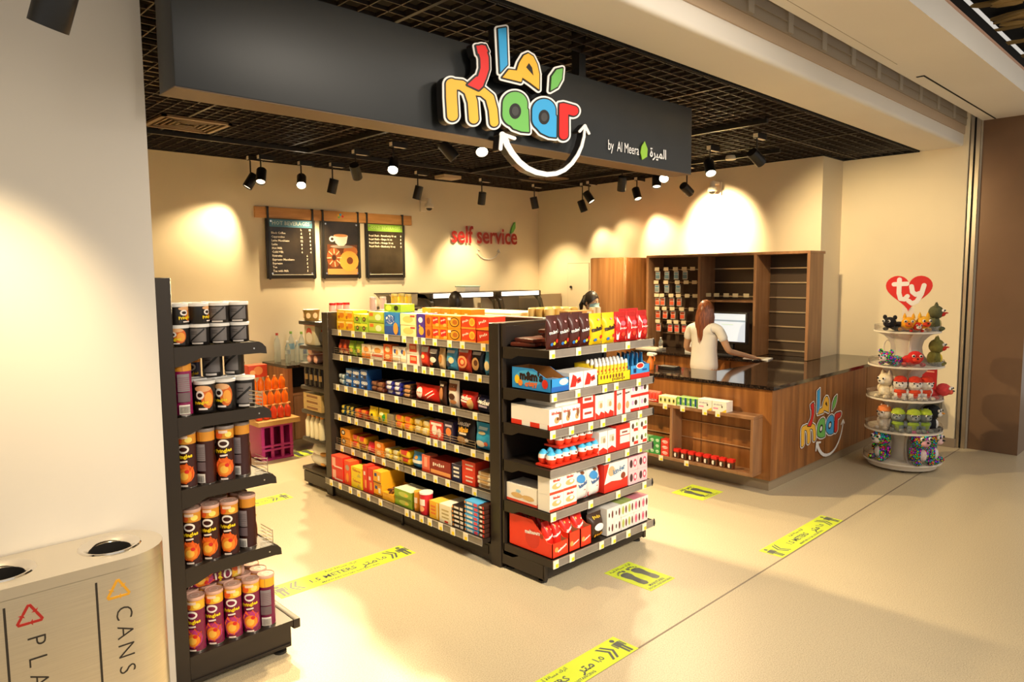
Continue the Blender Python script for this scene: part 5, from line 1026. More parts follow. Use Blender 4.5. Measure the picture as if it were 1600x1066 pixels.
# fourth: egg packs and boxes
EGG = MB(); EGG.lathe([(0, 0), (.015, .003), (.024, .018), (.0255, .032)], K('#DE3A1C', .3), n=14, closed=False); EGG.lathe([(.0255, .032), (.0250, .040), (.0225, .052)], K('#EFE6DC', .3), n=14, closed=False); EGG.lathe([(.0225, .052), (.017, .062), (.009, .071), (0, .074)], K('#4AB4E0', .3), n=14, closed=False)
EGG.ball((0, -.022, .042), .007, K('#7A4A2A'), 6); EGG.v = [(v[0]*1.25, v[1]*1.25, v[2]*1.25) for v in EGG.v]; eggm = EGG.mesh('wrapped_egg')
k = 0
def eggs(x0, y0, z0, nx, ny, rz, label):
    r = empty('egg_pack', (x0, y0, z0), label, 'egg pack', None, rz)
    mb = MB(); mb.box(-.03, -.03, 0, nx*.066-.03, ny*.066-.03, .012, K('#D8341C')); mb.build('pack_tray', r)
    for i in range(nx):
        for j in range(ny): ob('wrapped_egg', eggm, r, loc=(i*.066, j*.066, .010))
eggs(3.12, 2.88, ezs[3], 4, 1, .0, 'front row pack of blue topped chocolate eggs at the left of the end unit fourth shelf') if 0 else None
eggs(3.10, 2.885, ezs[3], 4, 2, .0, 'lower left pack of blue topped eggs on the end unit fourth shelf')
eggs(3.385, 2.885, ezs[3], 3, 2, .0, 'lower right pack of blue topped eggs on the end unit fourth shelf')
eggs(3.19, 2.90, ezs[3]+.104, 5, 2, -.03, 'upper pack of blue topped eggs stacked on the others, end unit fourth shelf')
run(2.845, ezs[3], 937, 963, 2, 1, bx('#EFE8DC', '#F2ECE0', lambda w, h: [('p', [(-w*.5, 0), (w*.5, 0), (w*.5, h*.15), (0, h*.3), (-w*.5, h*.2)], K('#DE2E1C')), ('r', 0, h*.65, w*.6, h*.3, K('#D2C6AE')), ('e', w*.1, h*.6, w*.14, h*.12, K('#A8906A'))]), 0, .15, .2, 'carton', 'white box with pale picture and red foot', 'box', ES[3])
run(2.845, ezs[3], 963, 985, 1, 1, bx('#DE2E1C', '#E8523A', lambda w, h: [('r', w*.12, h*.7, w*.7, h*.22, K('#F0E6D8')), ('r', w*.12, h*.4, w*.7, h*.3, K('#F0E6D8')), ('r', w*.1, h*.7, w*.4, h*.07, K('#8A4A3A'))]), 0, .165, .2, 'carton', 'red box with two white bands', 'box', ES[3])
run(2.845, ezs[3], 985, 1012, 2, 2, bx('#F2EADC', '#F4EEE2', lambda w, h: [('r', w*.2, h*.2, w*.5, h*.24, K('#DE3A24')), ('e', -w*.15, h*.5, w*.13, h*.22, K('#4A3020')), ('e', w*.3, h*.6, w*.1, h*.16, K('#8AA84A'))]), 0, .09, .16, 'carton', 'small white box with red corner', 'box', ES[3])
# fifth
_cb = (bxs('#F4ECDA', '#F6F0E2', lambda w, h: [('r', 0, h*.1, w, h*.2, K('#E0452A')), ('e', 0, h*.5, w*.3, h*.16, K('#D8B070')), ('e', w*.25, h*.65, w*.1, h*.12, K('#8AC0DA'))], CRM))
place(_cb(.15, .115, .27), 'carton', (3.125, 3.095, ezs[4]), (0, 0, 0), 'low cream biscuit box behind the left stack on the end unit fifth shelf', 'box', None)
run(2.845, ezs[4], 856, 902, 2, 2, bx('#F4ECDA', '#F6F0E2', lambda w, h: [('r', 0, h*.08, w, h*.16, K('#E0452A')), ('e', 0, h*.45, w*.34, h*.18, K('#D8B070')), ('e', w*.1, h*.5, w*.14, h*.1, K('#F6F0E2')), ('t', 'kinder', 0, h*.8, w*.2, K('#D8301C'), 0, .04)]), 0, .105, .10, 'carton', 'cream white biscuit box', 'box', ES[4])
run(2.85, ezs[4], 902, 942, 2, 1, bgf('#E8E2D8', lambda w, h: [('p', [(-w*.45, h*.05), (w*.45, h*.05), (w*.45, h*.2), (w*.1, h*.38), (-w*.45, h*.18)], K('#DE2E1C')), ('e', -w*.1, h*.72, w*.3, h*.13, K('#3A86C0')), ('t', 'kinder', 0, h*.55, w*.26, K('#3A5A8A'), .3, .04), ('e', w*.12, h*.88, w*.14, h*.05, K('#7A4A2A'))]), 0, .20, .08, 'bag', 'white and blue bag with red foot', 'bag', ES[4])
run(2.845, ezs[4], 945, 982, 1, 1, bx('#DE2E1C', '#F0E8DA', lambda w, h: [('p', [(-w*.5, h*.3), (-w*.3, h), (w*.5, h), (w*.5, h*.38), (w*.2, h*.3), (-w*.2, h*.36)], K('#F0E8DA')), ('e', -w*.2, h*.72, w*.14, h*.18, K('#C8A87A')), ('t', 'kinder', w*.12, h*.7, w*.2, K('#5A7A9A'), .2, .04), ('e', w*.3, h*.45, w*.1, h*.12, K('#8A3A22'))]), 0, .19, .2, 'carton', 'large white and red box', 'box', ES[4])
run(2.845, ezs[4], 982, 1012, 2, 2, bx('#F0C4C4', '#E89AA8', lambda w, h: [('e', -w*.2, h*.5, w*.16, h*.3, K('#4A2A2E')), ('e', w*.2, h*.5, w*.18, h*.3, K('#E0506A')), ('e', w*.2, h*.5, w*.1, h*.16, K('#F6DADA'))]), 0, .095, .16, 'carton', 'small pink box with red ring', 'box', ES[4])
# bottom: red maltesers display box and bags
xb = xat(925, ezs[5]+.1, 2.825); xm0 = 3.05
def malt2(w, h): return [('t', 'maltesers', 0, h*.55, w*.25, K('#F6EDE4'), .45, .06), ('e', w*.25, h*.25, w*.1, h*.07, K('#E8923A')), ('e', -w*.2, h*.8, w*.06, h*.04, K('#F4B45A')), ('e', w*.2, h*.75, w*.05, h*.03, K('#F4D0B0'))]
for bi, (x0, x1, nb) in enumerate(((xm0, 3.05+(xb-3.05)*.40, 2), (3.05+(xb-3.05)*.41, 3.05+(xb-3.05)*.70, 1), (3.05+(xb-3.05)*.71, xb, 1))):
    w_ = x1-x0; nmx = ['large left red open display box', 'middle red open display box', 'right red open display box'][bi]
    openbox(w_, .205, .38, '#EE3A1A', '#B98A5A', .45 if bi < 1 else .6, [('t', 'maltesers', w_*.1, .05, w_*.15, K('#F6EDE4'), .35, .05), ('e', -w_*.25, .05, .016, .016, K('#F0A050'))], [('e', .02, .085, .062, .062, K('#D8301A')), ('t', 'maltesers', .02, .125, .034, K('#F6EDE4'), .1, .05), ('e', .10, .12, .016, .016, K('#A83A1A'))]).build('display_box', loc=((x0+x1)/2, 2.83+.19, ezs[5]), label=f'{nmx} of malt sweets on the end unit bottom shelf', cat='display box')
    me = pk_bag(w_/nb*.92, .075, .20, '#E0281A', malt2(w_/nb, .2)).mesh('bag')
    for j in range(3):
        for i in range(nb): place(me, 'bag', (x0+(i+.5)*w_/nb, 2.90+j*.115, ezs[5]+.008), (rad(-8), 0, rn.uniform(-.12, .12)), f'red bag standing in the {["left", "middle", "right"][bi]} red box, {["front", "second", "rear"][j]} row{[" left", " right"][i] if nb > 1 else ""}', 'bag', 'red bags standing in the red display boxes')
run(2.83, ezs[5], 926, 949, 1, 1, bgf('#3A2412', lambda w, h: [('t', 'S3xxx', 0, h*.85, w*.2, K('#F0C23A'), 0, .04), ('e', 0, h*.5, w*.3, h*.14, K('#F2ECE2')), ('t', 'S3xxx', 0, h*.2, w*.24, K('#F0A82A'), .1, .05)]), 0, .17, .1, 'bag', 'brown bag with yellow lettering', 'bag', ES[5])
for a, b, c, t, e2, nm_ in ((949, 971, '#EFE6D8', '#F2ECE0', '#4A2A1C', 'white'), (971, 991, '#C6D08A', '#AFC06A', '#B9B04A', 'pale green'), (991, 1013, '#F0B4BC', '#E88A9A', '#E0506A', 'rose pink')):
    run(2.83, ezs[5], a, b, 2, 2, bx(c if nm_ == 'white' else '#F0E6DA', t, (lambda e2, t: lambda w, h: [('e', -w*.18, h*.5, w*.2, h*.34, K(t)), ('e', -w*.18, h*.5, w*.1, h*.18, K(e2)), ('e', w*.28, h*.5, w*.12, h*.3, K('#6A2A2A'))])(e2, t)), 0, .09, .17, 'carton', f'small {nm_} cube box', 'box', ES[5])

# ---------------------------------------------------------------- goods on the rear end unit and behind the long rack
FW = 'the rear end unit'
def rear(mb, nm, x, y, lvl, label, cat, group=None, dz_=0): return mb.build(nm, loc=(x, y, FZ[lvl]+.036+dz_), label=label, cat=cat, group=group)
rr_ = random.Random(2)
mb = MB(); mb.lathe([(.062, 0), (.072, .085), (.076, .085), (.076, .098), (.07, .10)], K('#8A6A2A'), n=22); decor(mb, [('e', a*.07, .045, .022, .026, K('#E8C89A')) for a in (-1, -.1, .8)], cylwrap(.071, -pi/4)); rear(mb, 'food_tub', 3.12, 5.86, 0, 'round printed tub on the rear end unit top shelf, left corner', 'tub')
mb = MB(); mb.rbox(-.12, -.10, 0, .12, .10, .19, .02, mat('frosted_bucket', (.62, .55, .38), .3)); mb.rbox(-.125, -.105, .18, .125, .105, .2, .008, K('#C8381C')); decor(mb, [('e', 0, .12, .06, .05, K('#C83A2A')), ('e', -.03, .08, .05, .05, K('#E8E0D0'))], flatwrap(-.101)); decor(mb, [('e', 0, .12, .05, .04, K('#C83A2A')), ('e', 0, .07, .06, .05, K('#E8E0D0'))], lambda a, z, e: (-.121-e, -a, z)); rear(mb, 'food_bucket', 3.18, 5.80, 1, 'square frosted bucket with red lid on the rear end unit', 'bucket')
for i, (y, z) in enumerate(((5.84, 0), (5.72, 0), (5.82, .075))):
    mb = MB(); mb.lathe([(.015, 0), (.035, .01), (.036, .33), (.015, .34)], K('#F0B8A4'), n=16, ax='x'); o = rear(mb, 'pink_roll', 3.06, y, 2, f'pink wrapped roll on the rear end unit, {["lower left", "lower right", "upper"][i]}', 'roll', 'pink rolls on the rear end unit', .036+z)
for i in range(4):
    mb = MB(); mb.lathe([(.033, 0), (.034, .01), (.034, .14), (.03, .15), (.03, .165), (.028, .17)], mat('dark_jar', (.02, .014, .01), .1), n=14); decor(mb, [('r', 0, .08, .03, .05, K('#8A6A3A'))], cylwrap(.034, -pi/3)); rear(mb, 'dark_jar', 3.09+.0*i, 5.90-i*.085, 3, f'dark glass jar, {ORD[i]} from the left on the rear end unit', 'jar', 'dark jars on the rear end unit')
for i, z in enumerate((0, .052, .104)):
    mb = MB(); mb.box(-.08, -.16, 0, .08, .16, .05, K('#C8A86A'), K('#DCC08A')); decor(mb, [('r', 0, .025, .2, .02, K('#8A5A2A'))], lambda a, z, e: (-.08-e, -a, z)); rear(mb, 'tan_carton', 3.13, 5.77, 4, f'flat tan carton, {["lowest", "middle", "top"][i]} of three on the rear end unit', 'box', 'flat tan cartons on the rear end unit', z)
for i in range(4):
    mb = MB(); mb.lathe([(.033, 0), (.035, .01), (.035, .15), (.02, .18), (.016, .19)], K('#EADFBE'), n=14); o = rear(mb, 'cream_bottle', 3.085, 5.90-i*.08, 5, f'cream bottle with orange cap, {ORD[i]} from the left on the rear end unit', 'bottle', 'cream bottles on the rear end unit'); c = MB(); c.cyl((0, 0, .19), .018, .035, K('#D88A2A'), 12); c.build('cap', o)
for i, (z, s) in enumerate(((0, 1), (.09, .75))):
    mb = MB(); mb.ball((0, 0, .08), .1, mat('plastic_bag_white', (.72, .68, .62), .25), 16, (1.1, 1.9*s, .75)); mb.ball((.03, .1, .08), .07, mat('plastic_bag_white'), 12, (1, 1, .8)); mb.ball((-.05, -.08, .05), .045, K('#D89A4A'), 10, (1.1, 1, .6)); rear(mb, 'plastic_bag', 3.17, 5.77, 6, f'translucent white plastic bag, {["lower", "upper"][i]} one on the rear end unit base', 'plastic bag', None, z)
# items seen above the far panel
zt = FZ[0]+.036
for i, (x, c, h, cc, lb) in enumerate(((3.20, '#E8B0A0', .16, '#C8201C', 'red capped jar'), (3.27, '#E8B0A0', .16, '#C8201C', 'red capped jar'), (3.34, '#E8B0A0', .16, '#C8201C', 'red capped jar'), (3.62, '#EAC8B8', .20, '#E8D8D0', 'pale pink cup'), (3.73, '#EAC8B8', .20, '#E8D8D0', 'pale pink cup'), (3.86, '#F0C83A', .225, '#F4E08A', 'yellow bottle'), (3.94, '#F0C83A', .225, '#F4E08A', 'yellow bottle'), (4.02, '#F0C83A', .22, '#F4E08A', 'yellow bottle'))):
    mb = MB(); mb.lathe([(.03, 0), (.032, .01), (.032, h-.03), (.026, h-.02)], K(c), n=14); o = mb.build(lb.split()[-1], loc=(x, 5.62, zt), label=f'{lb} seen over the far end panel, {ORD[i]} from the left', cat=lb.split()[-1], group='jars and bottles on the rear end unit top shelf'); c2 = MB(); c2.cyl((0, 0, h-.02), .03, .02, K(cc), 12); c2.build('lid', o)
# goods on the rear side top shelf: rolls pack, board, carton, jars
zr = AZ[0]+.041
mb = MB(); mb.box(3.60, 3.75, zr, 3.98, 4.9, zr+.17, K('#E8D8B0'), K('#F2E6C4')); mb.build('long_white_carton', label='long pale carton lying on the far side top shelf of the long rack', cat='box')
r = empty('can_multipack', (3.66, 3.42, zr), 'shrink wrapped pack of golden cans on the far side top shelf', 'multipack')
for j in range(3):
    for i in range(4):
        for l in range(2): mb = MB(); mb.cyl((.045+i*.085, .04+j*.082, l*.108), .038, .104, K('#C8A04A') if (i+j) % 2 else K('#D8B86A'), 14, b=.006); mb.build('can', r)
mb = MB(); mb.box(3.78, 3.264, zr+.0, 3.99, 3.40, zr+.17, K('#C8924A'), K('#DCAE6A')); mb.build('brown_carton', label='brown cardboard carton on the far side top shelf by the near end panel', cat='box') if 0 else None
mb = MB(); mb.box(3.62, 3.30-.16, 1.601, 3.90, 3.30-.0, 1.602, K('#C8924A')) if 0 else None
mb = MB(); mb.box(-.14, -.04, 0, .14, .04, .045, K('#C8924A'), K('#DCAE6A')); decor(mb, [('r', .09, .022, .05, .03, K('#E8D0A0'))], flatwrap(-.04)); mb.build('brown_carton', loc=(3.83, 3.31, 1.602), label='flat brown carton lying on the near end panel top edge', cat='box')
for i in range(3):
    mb = MB(); mb.cyl((0, 0, 0), .02, .06, K('#D8C090'), 12); mb.build('small_jar', loc=(4.0+i*.035-.0, 3.31+.02*(i % 2), 1.602), label=f'tiny cream jar on the near end panel top, {ORD[i]} from left', cat='jar', group='tiny jars on the near end panel')

# ---------------------------------------------------------------- snack cans on the left rack
def can_items(r, h, kind):
    P = {'purple': ('#7A1440', '#B8327A'), 'brown': ('#3A140C', '#E8641A'), 'magenta': ('#8E1250', '#C83A7A')}[kind]
    it = [('r', 0, h*.86, 2*pi*r*.98, h*.17, K('#F0B42A' if kind == 'purple' else '#D8902A')), ('e', -r*.5, h*.84, r*.45, h*.06, K('#E8622A')), ('e', r*.6, h*.85, r*.4, h*.05, K('#F6DC6A')),
          ('r', 0, h*.90, r*1.0, h*.05, K('#F2D6C0')), ('e', 0, h*.69, r*.62, h*.075, K('#F4ECE2')), ('e', 0, h*.69, r*.42, h*.04, K(P[0])),
          ('t', 'Pringles', 0, h*.56, r*.58, K('#F4D41E'), .12, .045), ('r', 0, h*.475, r*.8, h*.03, K('#F2E4DA'), .12), ('e', 0, h*.26, r*1.05, h*.17, K(P[1])), ('p', [(-r*.9, h*.30), (-r*.45, h*.44), (-r*.1, h*.36), (r*.3, h*.46), (r*.6, h*.36), (r*.95, h*.38), (r*.8, h*.18), (r*.2, h*.08), (-r*.5, h*.10)], K('#E8601E')), ('e', .05*r, h*.23, r*.7, h*.12, K('#F08A24')), ('e', 0, h*.22, r*.42, h*.07, K('#F8BE4A')), ('e', r*.3, h*.30, r*.22, h*.035, K('#D8281C')), ('r', 0, h*.05, r*.7, h*.03, K('#E8D8CC'))]
    back = [('r', pi*r, h*.58, r*1.1, h*.30, K('#8A8084')), ('r', pi*r, h*.33, r*1.1, h*.16, K('#6A5A60')), ('r', pi*r, h*.12, r*.95, h*.16, K('#E6E0D8'))]
    back += [('r', pi*r, h*(.46+.035*k), r*1.0, h*.005, K(P[0])) for k in range(7)]
    back += [('r', pi*r-r*.35+r*.1*k, h*.12, r*.04, h*.12, K('#1A1416')) for k in range(8)]
    return it+back, P[0]
CR_, CHh = .040, .262
cans = {}
for kd in ('purple', 'brown', 'magenta'):
    it, base = can_items(CR_, CHh, kd); mb = MB(); mb.lathe([(CR_*.95, 0), (CR_, .003), (CR_, .008), (CR_*.985, .010), (CR_*.985, CHh-.014)], K(base, .3), n=28); mb.lathe([(CR_*.965, 0), (CR_*1.01, .0), (CR_*1.01, .006), (CR_*.98, .007)], mat('can_rim', (.7, .62, .55), .25, 1), n=28)
    decor(mb, it, cylwrap(CR_*.985)); cans[kd] = mb.mesh('snack_can')
mb = MB(); mb.lathe([(CR_*1.0, CHh-.016), (CR_*1.045, CHh-.014), (CR_*1.045, CHh-.002), (CR_*1.0, CHh), (CR_*.92, CHh-.003), (0, CHh-.003)], K('#DDAE98'), n=28); mb.lathe([(CR_*.5, CHh-.002), (CR_*.45, CHh-.0015), (CR_*.4, CHh-.002)], K('#F0D8C8'), n=20, closed=False); CLID = mb.mesh('lid')
mb = MB(); mb.lathe([(CR_*1.0, CHh-.016), (CR_*1.045, CHh-.014), (CR_*1.045, CHh-.002), (CR_*1.0, CHh), (CR_*.92, CHh-.003), (0, CHh-.003)], K('#8E8078'), n=28); CLID2 = mb.mesh('lid')
def can(kd, x, y, z, rz, label, group, rot=None, lid=None):
    o = ob('snack_can', cans[kd], None, label, 'snack can', group, None, (x, y, z), None, rot or (0, 0, rz)); ob('lid', lid or CLID, o); return o
fr = -.55                                # fronts turned towards the shopfront and slightly outwards
gp = 'snack cans on the left rack bottom shelf'
zz = .166
for i, x in enumerate((1.125, 1.213, 1.300, 1.387, 1.468)):
    back = i == 4; can('purple', x, 3.318+.004*(i % 2)-(i == 3)*.01, zz, fr+(pi if back else rn.uniform(-.25, .1)), f'purple snack can, {ORD[i]} from left in the front row of the left rack base', gp)
for j in range(1, 5):
    for i, x in enumerate((1.13, 1.215, 1.30, 1.385, 1.468)):
        if j == 1 and i == 0: pass
        can('purple', x, 3.318+j*.088, zz, rn.uniform(0, 6), f'purple snack can, {ORD[i]} from left in the {ORD[j]} row of the left rack base', gp)
o = can('purple', 1.145-.03, 3.40, zz+CHh+CR_+.001, 0, 'purple snack can lying on its side over the left rack base row', 'lying snack can', (0, rad(90), rad(-3)))
for k, z in ((3, LZ[3]), (2, LZ[2])):
    nm = {3: 'lower middle', 2: 'upper middle'}[k]; xs = (1.13, 1.215, 1.30, 1.40) if k == 3 else (1.125, 1.21, 1.295, 1.385)
    for i, x in enumerate(xs):
        bk = (k == 3 and i == 3) or (k == 2 and i in (1, 3))
        can('brown', x, 3.325-(.012 if i == 2 else 0)+(.02 if i == 3 else 0), z+.001, fr+(pi-.5 if bk else rn.uniform(-.2, .1)), f'brown snack can, {ORD[i]} from left at the front of the left rack {nm} shelf', f'brown snack cans on the left rack {nm} shelf', None, CLID2 if k == 2 else CLID)
    for j in range(1, 3):
        for i, x in enumerate(xs[:4]): can('brown', x-.01, 3.325+j*.092, z+.001, rn.uniform(0, 6), f'brown snack can, {ORD[i]} in the {ORD[j]} row of the left rack {nm} shelf', f'brown snack cans on the left rack {nm} shelf')
def tub_mesh(r, h, front):
    mb = MB(); mb.lathe([(r*.95, 0), (r, .004), (r, h-.012)], K('#1C1816', .3), n=28)
    it = [('r', 0, h*.48, 2*pi*r*.30, h*.66, K('#6E6866')), ('r', 0, h*.48, 2*pi*r*.31, h*.07, K('#14100E'), .72), ('r', 0, h*.08, r*1.1, h*.07, K('#D8CEC4')), ('r', -r*.3, h*.55, r*.6, h*.02, K('#2A2422')), ('r', -r*.3, h*.65, r*.6, h*.02, K('#2A2422'))]
    a = pi*r if not front else 0
    if not front: it = it+[('r', r*.55, h*.28, r*.42, h*.3, K('#E8E2DA'))]
    fr_ = [('r', 0, h*.5, r*1.7, h*.86, K('#1A120E')), ('e', r*.35, h*.5, r*.62, h*.36, K('#D8661E')), ('e', r*.45, h*.45, r*.4, h*.22, K('#F0A23A')), ('e', -r*.1, h*.78, r*.8, h*.10, K('#E8B07A')), ('e', -r*.35, h*.58, r*.40, h*.14, K('#F4ECE2')), ('e', -r*.35, h*.58, r*.24, h*.07, K('#2A120C')), ('t', 'Pringles', -r*.25, h*.34, r*.42, K('#F4D41E'), .1, .045), ('r', -r*.1, h*.14, r*.8, h*.06, K('#F2E4DA'))]
    decor(mb, [((i[0], i[1]+pi*r)+tuple(i[2:]) if i[0] != 't' else i) for i in it], cylwrap(r)); decor(mb, fr_, cylwrap(r)); me = mb.mesh('snack_tub')
    l = MB(); l.lathe([(r*1.0, h-.013), (r*1.05, h-.012), (r*1.05, h), (r*.97, h+.003), (r*.9, h), (0, h)], WHITE, n=28); return me, l.mesh('lid')
TA = tub_mesh(.0435, .092, True); TBg = tub_mesh(.0455, .145, True)
def tub(T, x, y, z, rz, label, group): o = ob('snack_tub', T[0], None, label, 'snack tub', group, None, (x, y, z), rz); ob('lid', T[1], o)
for l in range(2):
    for i, x in enumerate((1.105, 1.195, 1.288, 1.382)):
        a = {(0, 0): 0, (1, 0): 1.2, (1, 1): 1.5}.get((l, i), pi)
        if (l, i) == (0, 0): pass
        for j in range(2): tub(TA, x+.01, 3.325+j*.095, LZ[0]+.007+l*.096, fr+a+(0 if j == 0 else 1), f'short black snack tub, {["lower", "upper"][l]} {ORD[i]} from left, {["front", "second"][j]} row of the left rack top shelf', 'short snack tubs on the left rack top shelf')
z = LZ[1]+.007
can('magenta', 1.115, 3.31, z, fr+pi+.3, 'magenta snack can at the left end of the second shelf of the left rack', None)
for i, (x, a) in enumerate(((1.235, .1), (1.33, -.1), (1.425, pi))): tub(TBg, x-.02, 3.32, z, fr+a, f'tall black snack tub, {ORD[i]} from left in the left rack second shelf front row', 'tall snack tubs on the left rack second shelf')
for i, (x, a) in enumerate(((1.235, .1), (1.33, -.1), (1.42, pi))): tub(TBg, x-.02, 3.42, z, fr+a+1, f'tall black snack tub, lower {ORD[i]} from left in the left rack second shelf second row', 'tall snack tubs on the left rack second shelf')
for i, (x, a) in enumerate(((1.295, pi), (1.40, pi-.4))): tub(TBg, x, 3.42, z+.15, fr+a, f'tall black snack tub, upper {["left", "right"][i]} one stacked in the left rack second shelf', 'tall snack tubs on the left rack second shelf')
for i, (c, nm_) in enumerate((('#6E7A1E', 'olive green'), ('#16245A', 'dark blue'))):
    it, base = can_items(CR_, CHh, 'brown'); mb = MB(); mb.lathe([(CR_, 0), (CR_*.985, CHh-.014)], K(c, .3), n=24); decor(mb, [(k if k[-1] is not None else k) for k in it[:12]], cylwrap(CR_*.985)); o = ob('snack_can', mb.mesh('snack_can'), None, f'{nm_} snack can deep at the back of the left rack second shelf', 'snack can', None, None, (1.17+i*.1, 3.62, z), fr); ob('lid', CLID, o)
# ---------------------------------------------------------------- goods on the counter rack (facing the aisle, -X)
XR = 5.605
def crun(y0, y1, n, nl, z, h, d, me_f, nm, desc, cat, where):
    w = (y0-y1)/n; me = me_f(w*.96, h, d)
    for i in range(n):
        for l in range(nl): place(me, nm, (XR+d/2+.004, y0-(i+.5)*w, z+l*(h+.001)), (0, 0, -pi/2), thl(desc, where, posn(i, n, l, nl)), cat, f'{desc}s on {where}' if n*nl > 1 else None)
CW, CB = 'the counter rack top board', 'the counter rack lower board'
zt = .15+.65+.0285-.15
crun(4.03, 3.83, 1, 1, zt, .05, .10, lambda w, h, d: openbox(w, d, h, '#E8462A', '#F4A088', .8, [('e', 0, h*.4, w*.36, h*.22, K('#F4E0D4')), ('r', 0, h*.4, w*.4, h*.1, K('#D8301C'))]).mesh('tray'), 'sweet_tray', 'red tray', 'tray', CW)
for j in range(2):
    for i in range(5):
        mb = MB(); mb.rbox(-.014, -.02, 0, .014, .02, .055, .008, K('#E8382A')) if 0 else mb.lathe([(.015, 0), (.017, .04), (.010, .055), (0, .057)], K('#EE4A34'), n=10)
        mb.build('red_sweet', loc=(5.635+j*.04, 4.005-i*.038, zt+.03), label=f'red sweet, {ORD[i]} from left in the {["front", "rear"][j]} row of the red tray', cat='sweet', group='red sweets in the counter tray')
crun(3.82, 3.63, 4, 1, zt, .075, .11, lambda w, h, d: pk_box(w, d, h, '#EFE6A8', [('r', 0, h*.5, w*.55, h*.6, K('#C8C860')), ('e', 0, h*.5, w*.2, h*.2, K('#3A3A2A'))], '#F4EEC8').mesh('carton'), 'carton', 'pale yellow gum box', 'box', CW)
crun(3.62, 3.41, 4, 1, zt, .085, .11, lambda w, h, d: pk_box(w, d, h, '#7FB84A', [('r', w*.3, h*.5, w*.36, h, K('#1E4A7A')), ('r', -w*.1, h*.6, w*.4, h*.3, K('#C8DC9A')), ('r', 0, h*.1, w, h*.1, K('#E8E8D0'))], '#A8C87A').mesh('carton'), 'carton', 'green and blue gum box', 'box', CW)
crun(3.40, 3.11, 2, 1, zt, .095, .11, lambda w, h, d: pk_box(w, d, h, '#F2E8D8', [('t', 'S5xxxxx', -w*.1, h*.65, w*.17, K('#8A8A9A'), 0, .03), ('r', -w*.25, h*.3, w*.35, h*.14, K('#D88AAA')), ('p', [(w*.15, 0), (w*.5, 0), (w*.5, h*.3)], K('#F0C83A')), ('e', w*.2, h*.5, w*.05, h*.1, K('#5A5A3A'))], '#F6F0E4').mesh('carton'), 'carton', 'white sweets box', 'box', CW)
zb = .15+.15+.028-.15+.0005
for i in range(8):
    y = 3.625-i*.079; mb = MB(); mb.rbox(-.026, -.026, 0, .026, .026, .06, .006, K('#6A3A22')); decor(mb, [('e', -.008, .03, .012, .02, K('#F2E6D8')), ('e', .010, .028, .010, .02, K('#2A1A14'))], lambda a, z, e: (-.0265-e, -a, z)); o = mb.build('chewing_gum_tub', loc=(5.64, y, zb), label=f'brown printed tub with red lid, {ORD[i]} from left on the counter rack lower board', cat='tub', group='red lidded tubs on the counter rack')
    mb = MB(); mb.rbox(-.029, -.029, .058, .029, .029, .088, .006, K('#DC241C')); mb.build('lid', o)
for k, (y0, y1, c, c2, nm_) in enumerate(((4.05, 3.93, '#9CC88A', '#E6EFD8', 'pale green'), (3.92, 3.80, '#3E9A4A', '#CDE8C4', 'green'), (3.79, 3.70, '#DC3A2A', '#F2D8CC', 'red'))):
    crun(y0, y1, 2 if k < 2 else 1, 3, zb, .052, .08, lambda w, h, d: pk_box(w, d, h, c, [('e', 0, h*.55, w*.36, h*.28, K(c2)), ('t', 'S3xxx', 0, h*.5, w*.26, K(c), .1, .05)], c).mesh('gum_pack'), 'gum_pack', f'{nm_} gum pack', 'gum', CB)
for i, (y, z) in enumerate(((3.99, zt-.05), (3.74, zt-.05), (3.55, zt-.05), (3.32, zt-.05), (3.19, zt-.05), (4.1, zb-.055), (3.78, zb-.055), (3.50, zb-.055))):
    ob('price_tag', TGX, rk, loc=(0, y-2.85, z-.15+.005), label=None)

# ---------------------------------------------------------------- revolving plush toy stand
TS = Vector((7.50, 2.26, 0)); ST = mat('stand_ivory', (.78, .70, .58), .4)
ts = empty('toy_display_stand', TS, 'ivory revolving five tier stand with plush toys and a red heart header', 'display stand')
TZ = [.085, .386, .695, 1.013, 1.342]; TR = [.345, .34, .335, .33, .29]
for z, r_ in zip(TZ, TR):
    mb = MB(); mb.lathe([(r_-.01, z-.02), (r_, z-.016), (r_, z-.003), (r_-.004, z)], ST, n=48); mb.build('shelf_disc', ts)
    mb = MB(); mb.lathe([(r_-.004, z), (r_-.004, z+.05), (r_-.007, z+.05), (r_-.007, z)], mat('clear_rim', (.9, .88, .84), .05, 0, 0, .95), n=48, closed=False); mb.build('clear_rim', ts)
for k in range(4):
    z0, z1 = TZ[k], TZ[k+1]-.02
    mb = MB()
    for a in (rad(30), rad(120)):          # crossed waisted panels with a round cut-out look
        prof = [(.25, 0), (.19, .03), (.145, .10), (.135, .16), (.15, .22), (.20, .27), (.27, .30)]
        hgt = z1-z0; P = [(x, z0+q/.30*hgt) for x, q in prof]; P = P+[(-x, z) for x, z in P[::-1]]
        mb.T = Matrix.Rotation(a, 4, 'Z'); mb.prism(P, -.008, .008, ST, 'y'); mb.T = None
    mb.lathe([(.13, z0), (.10, z0+.06), (.095, z0+.15), (.12, z1-.05), (.16, z1)], ST, n=24); mb.build('waisted_column', ts)
    mb = MB()
    for a in (rad(30), rad(120)):
        mb.T = Matrix.Rotation(a, 4, 'Z') @ Matrix.Translation((.165, 0, (z0+z1)/2)); pts = [(.035*cos(t), 0, .075*sin(t)) for t in [2*pi*i/16 for i in range(17)]]; mb.tube(pts, .007, ST, 6); mb.T = None
    mb.build('oval_ring', ts)
mb = MB(); mb.cyl((0, 0, .02), .30, .045, ST, 32); mb.build('base_ring', ts)
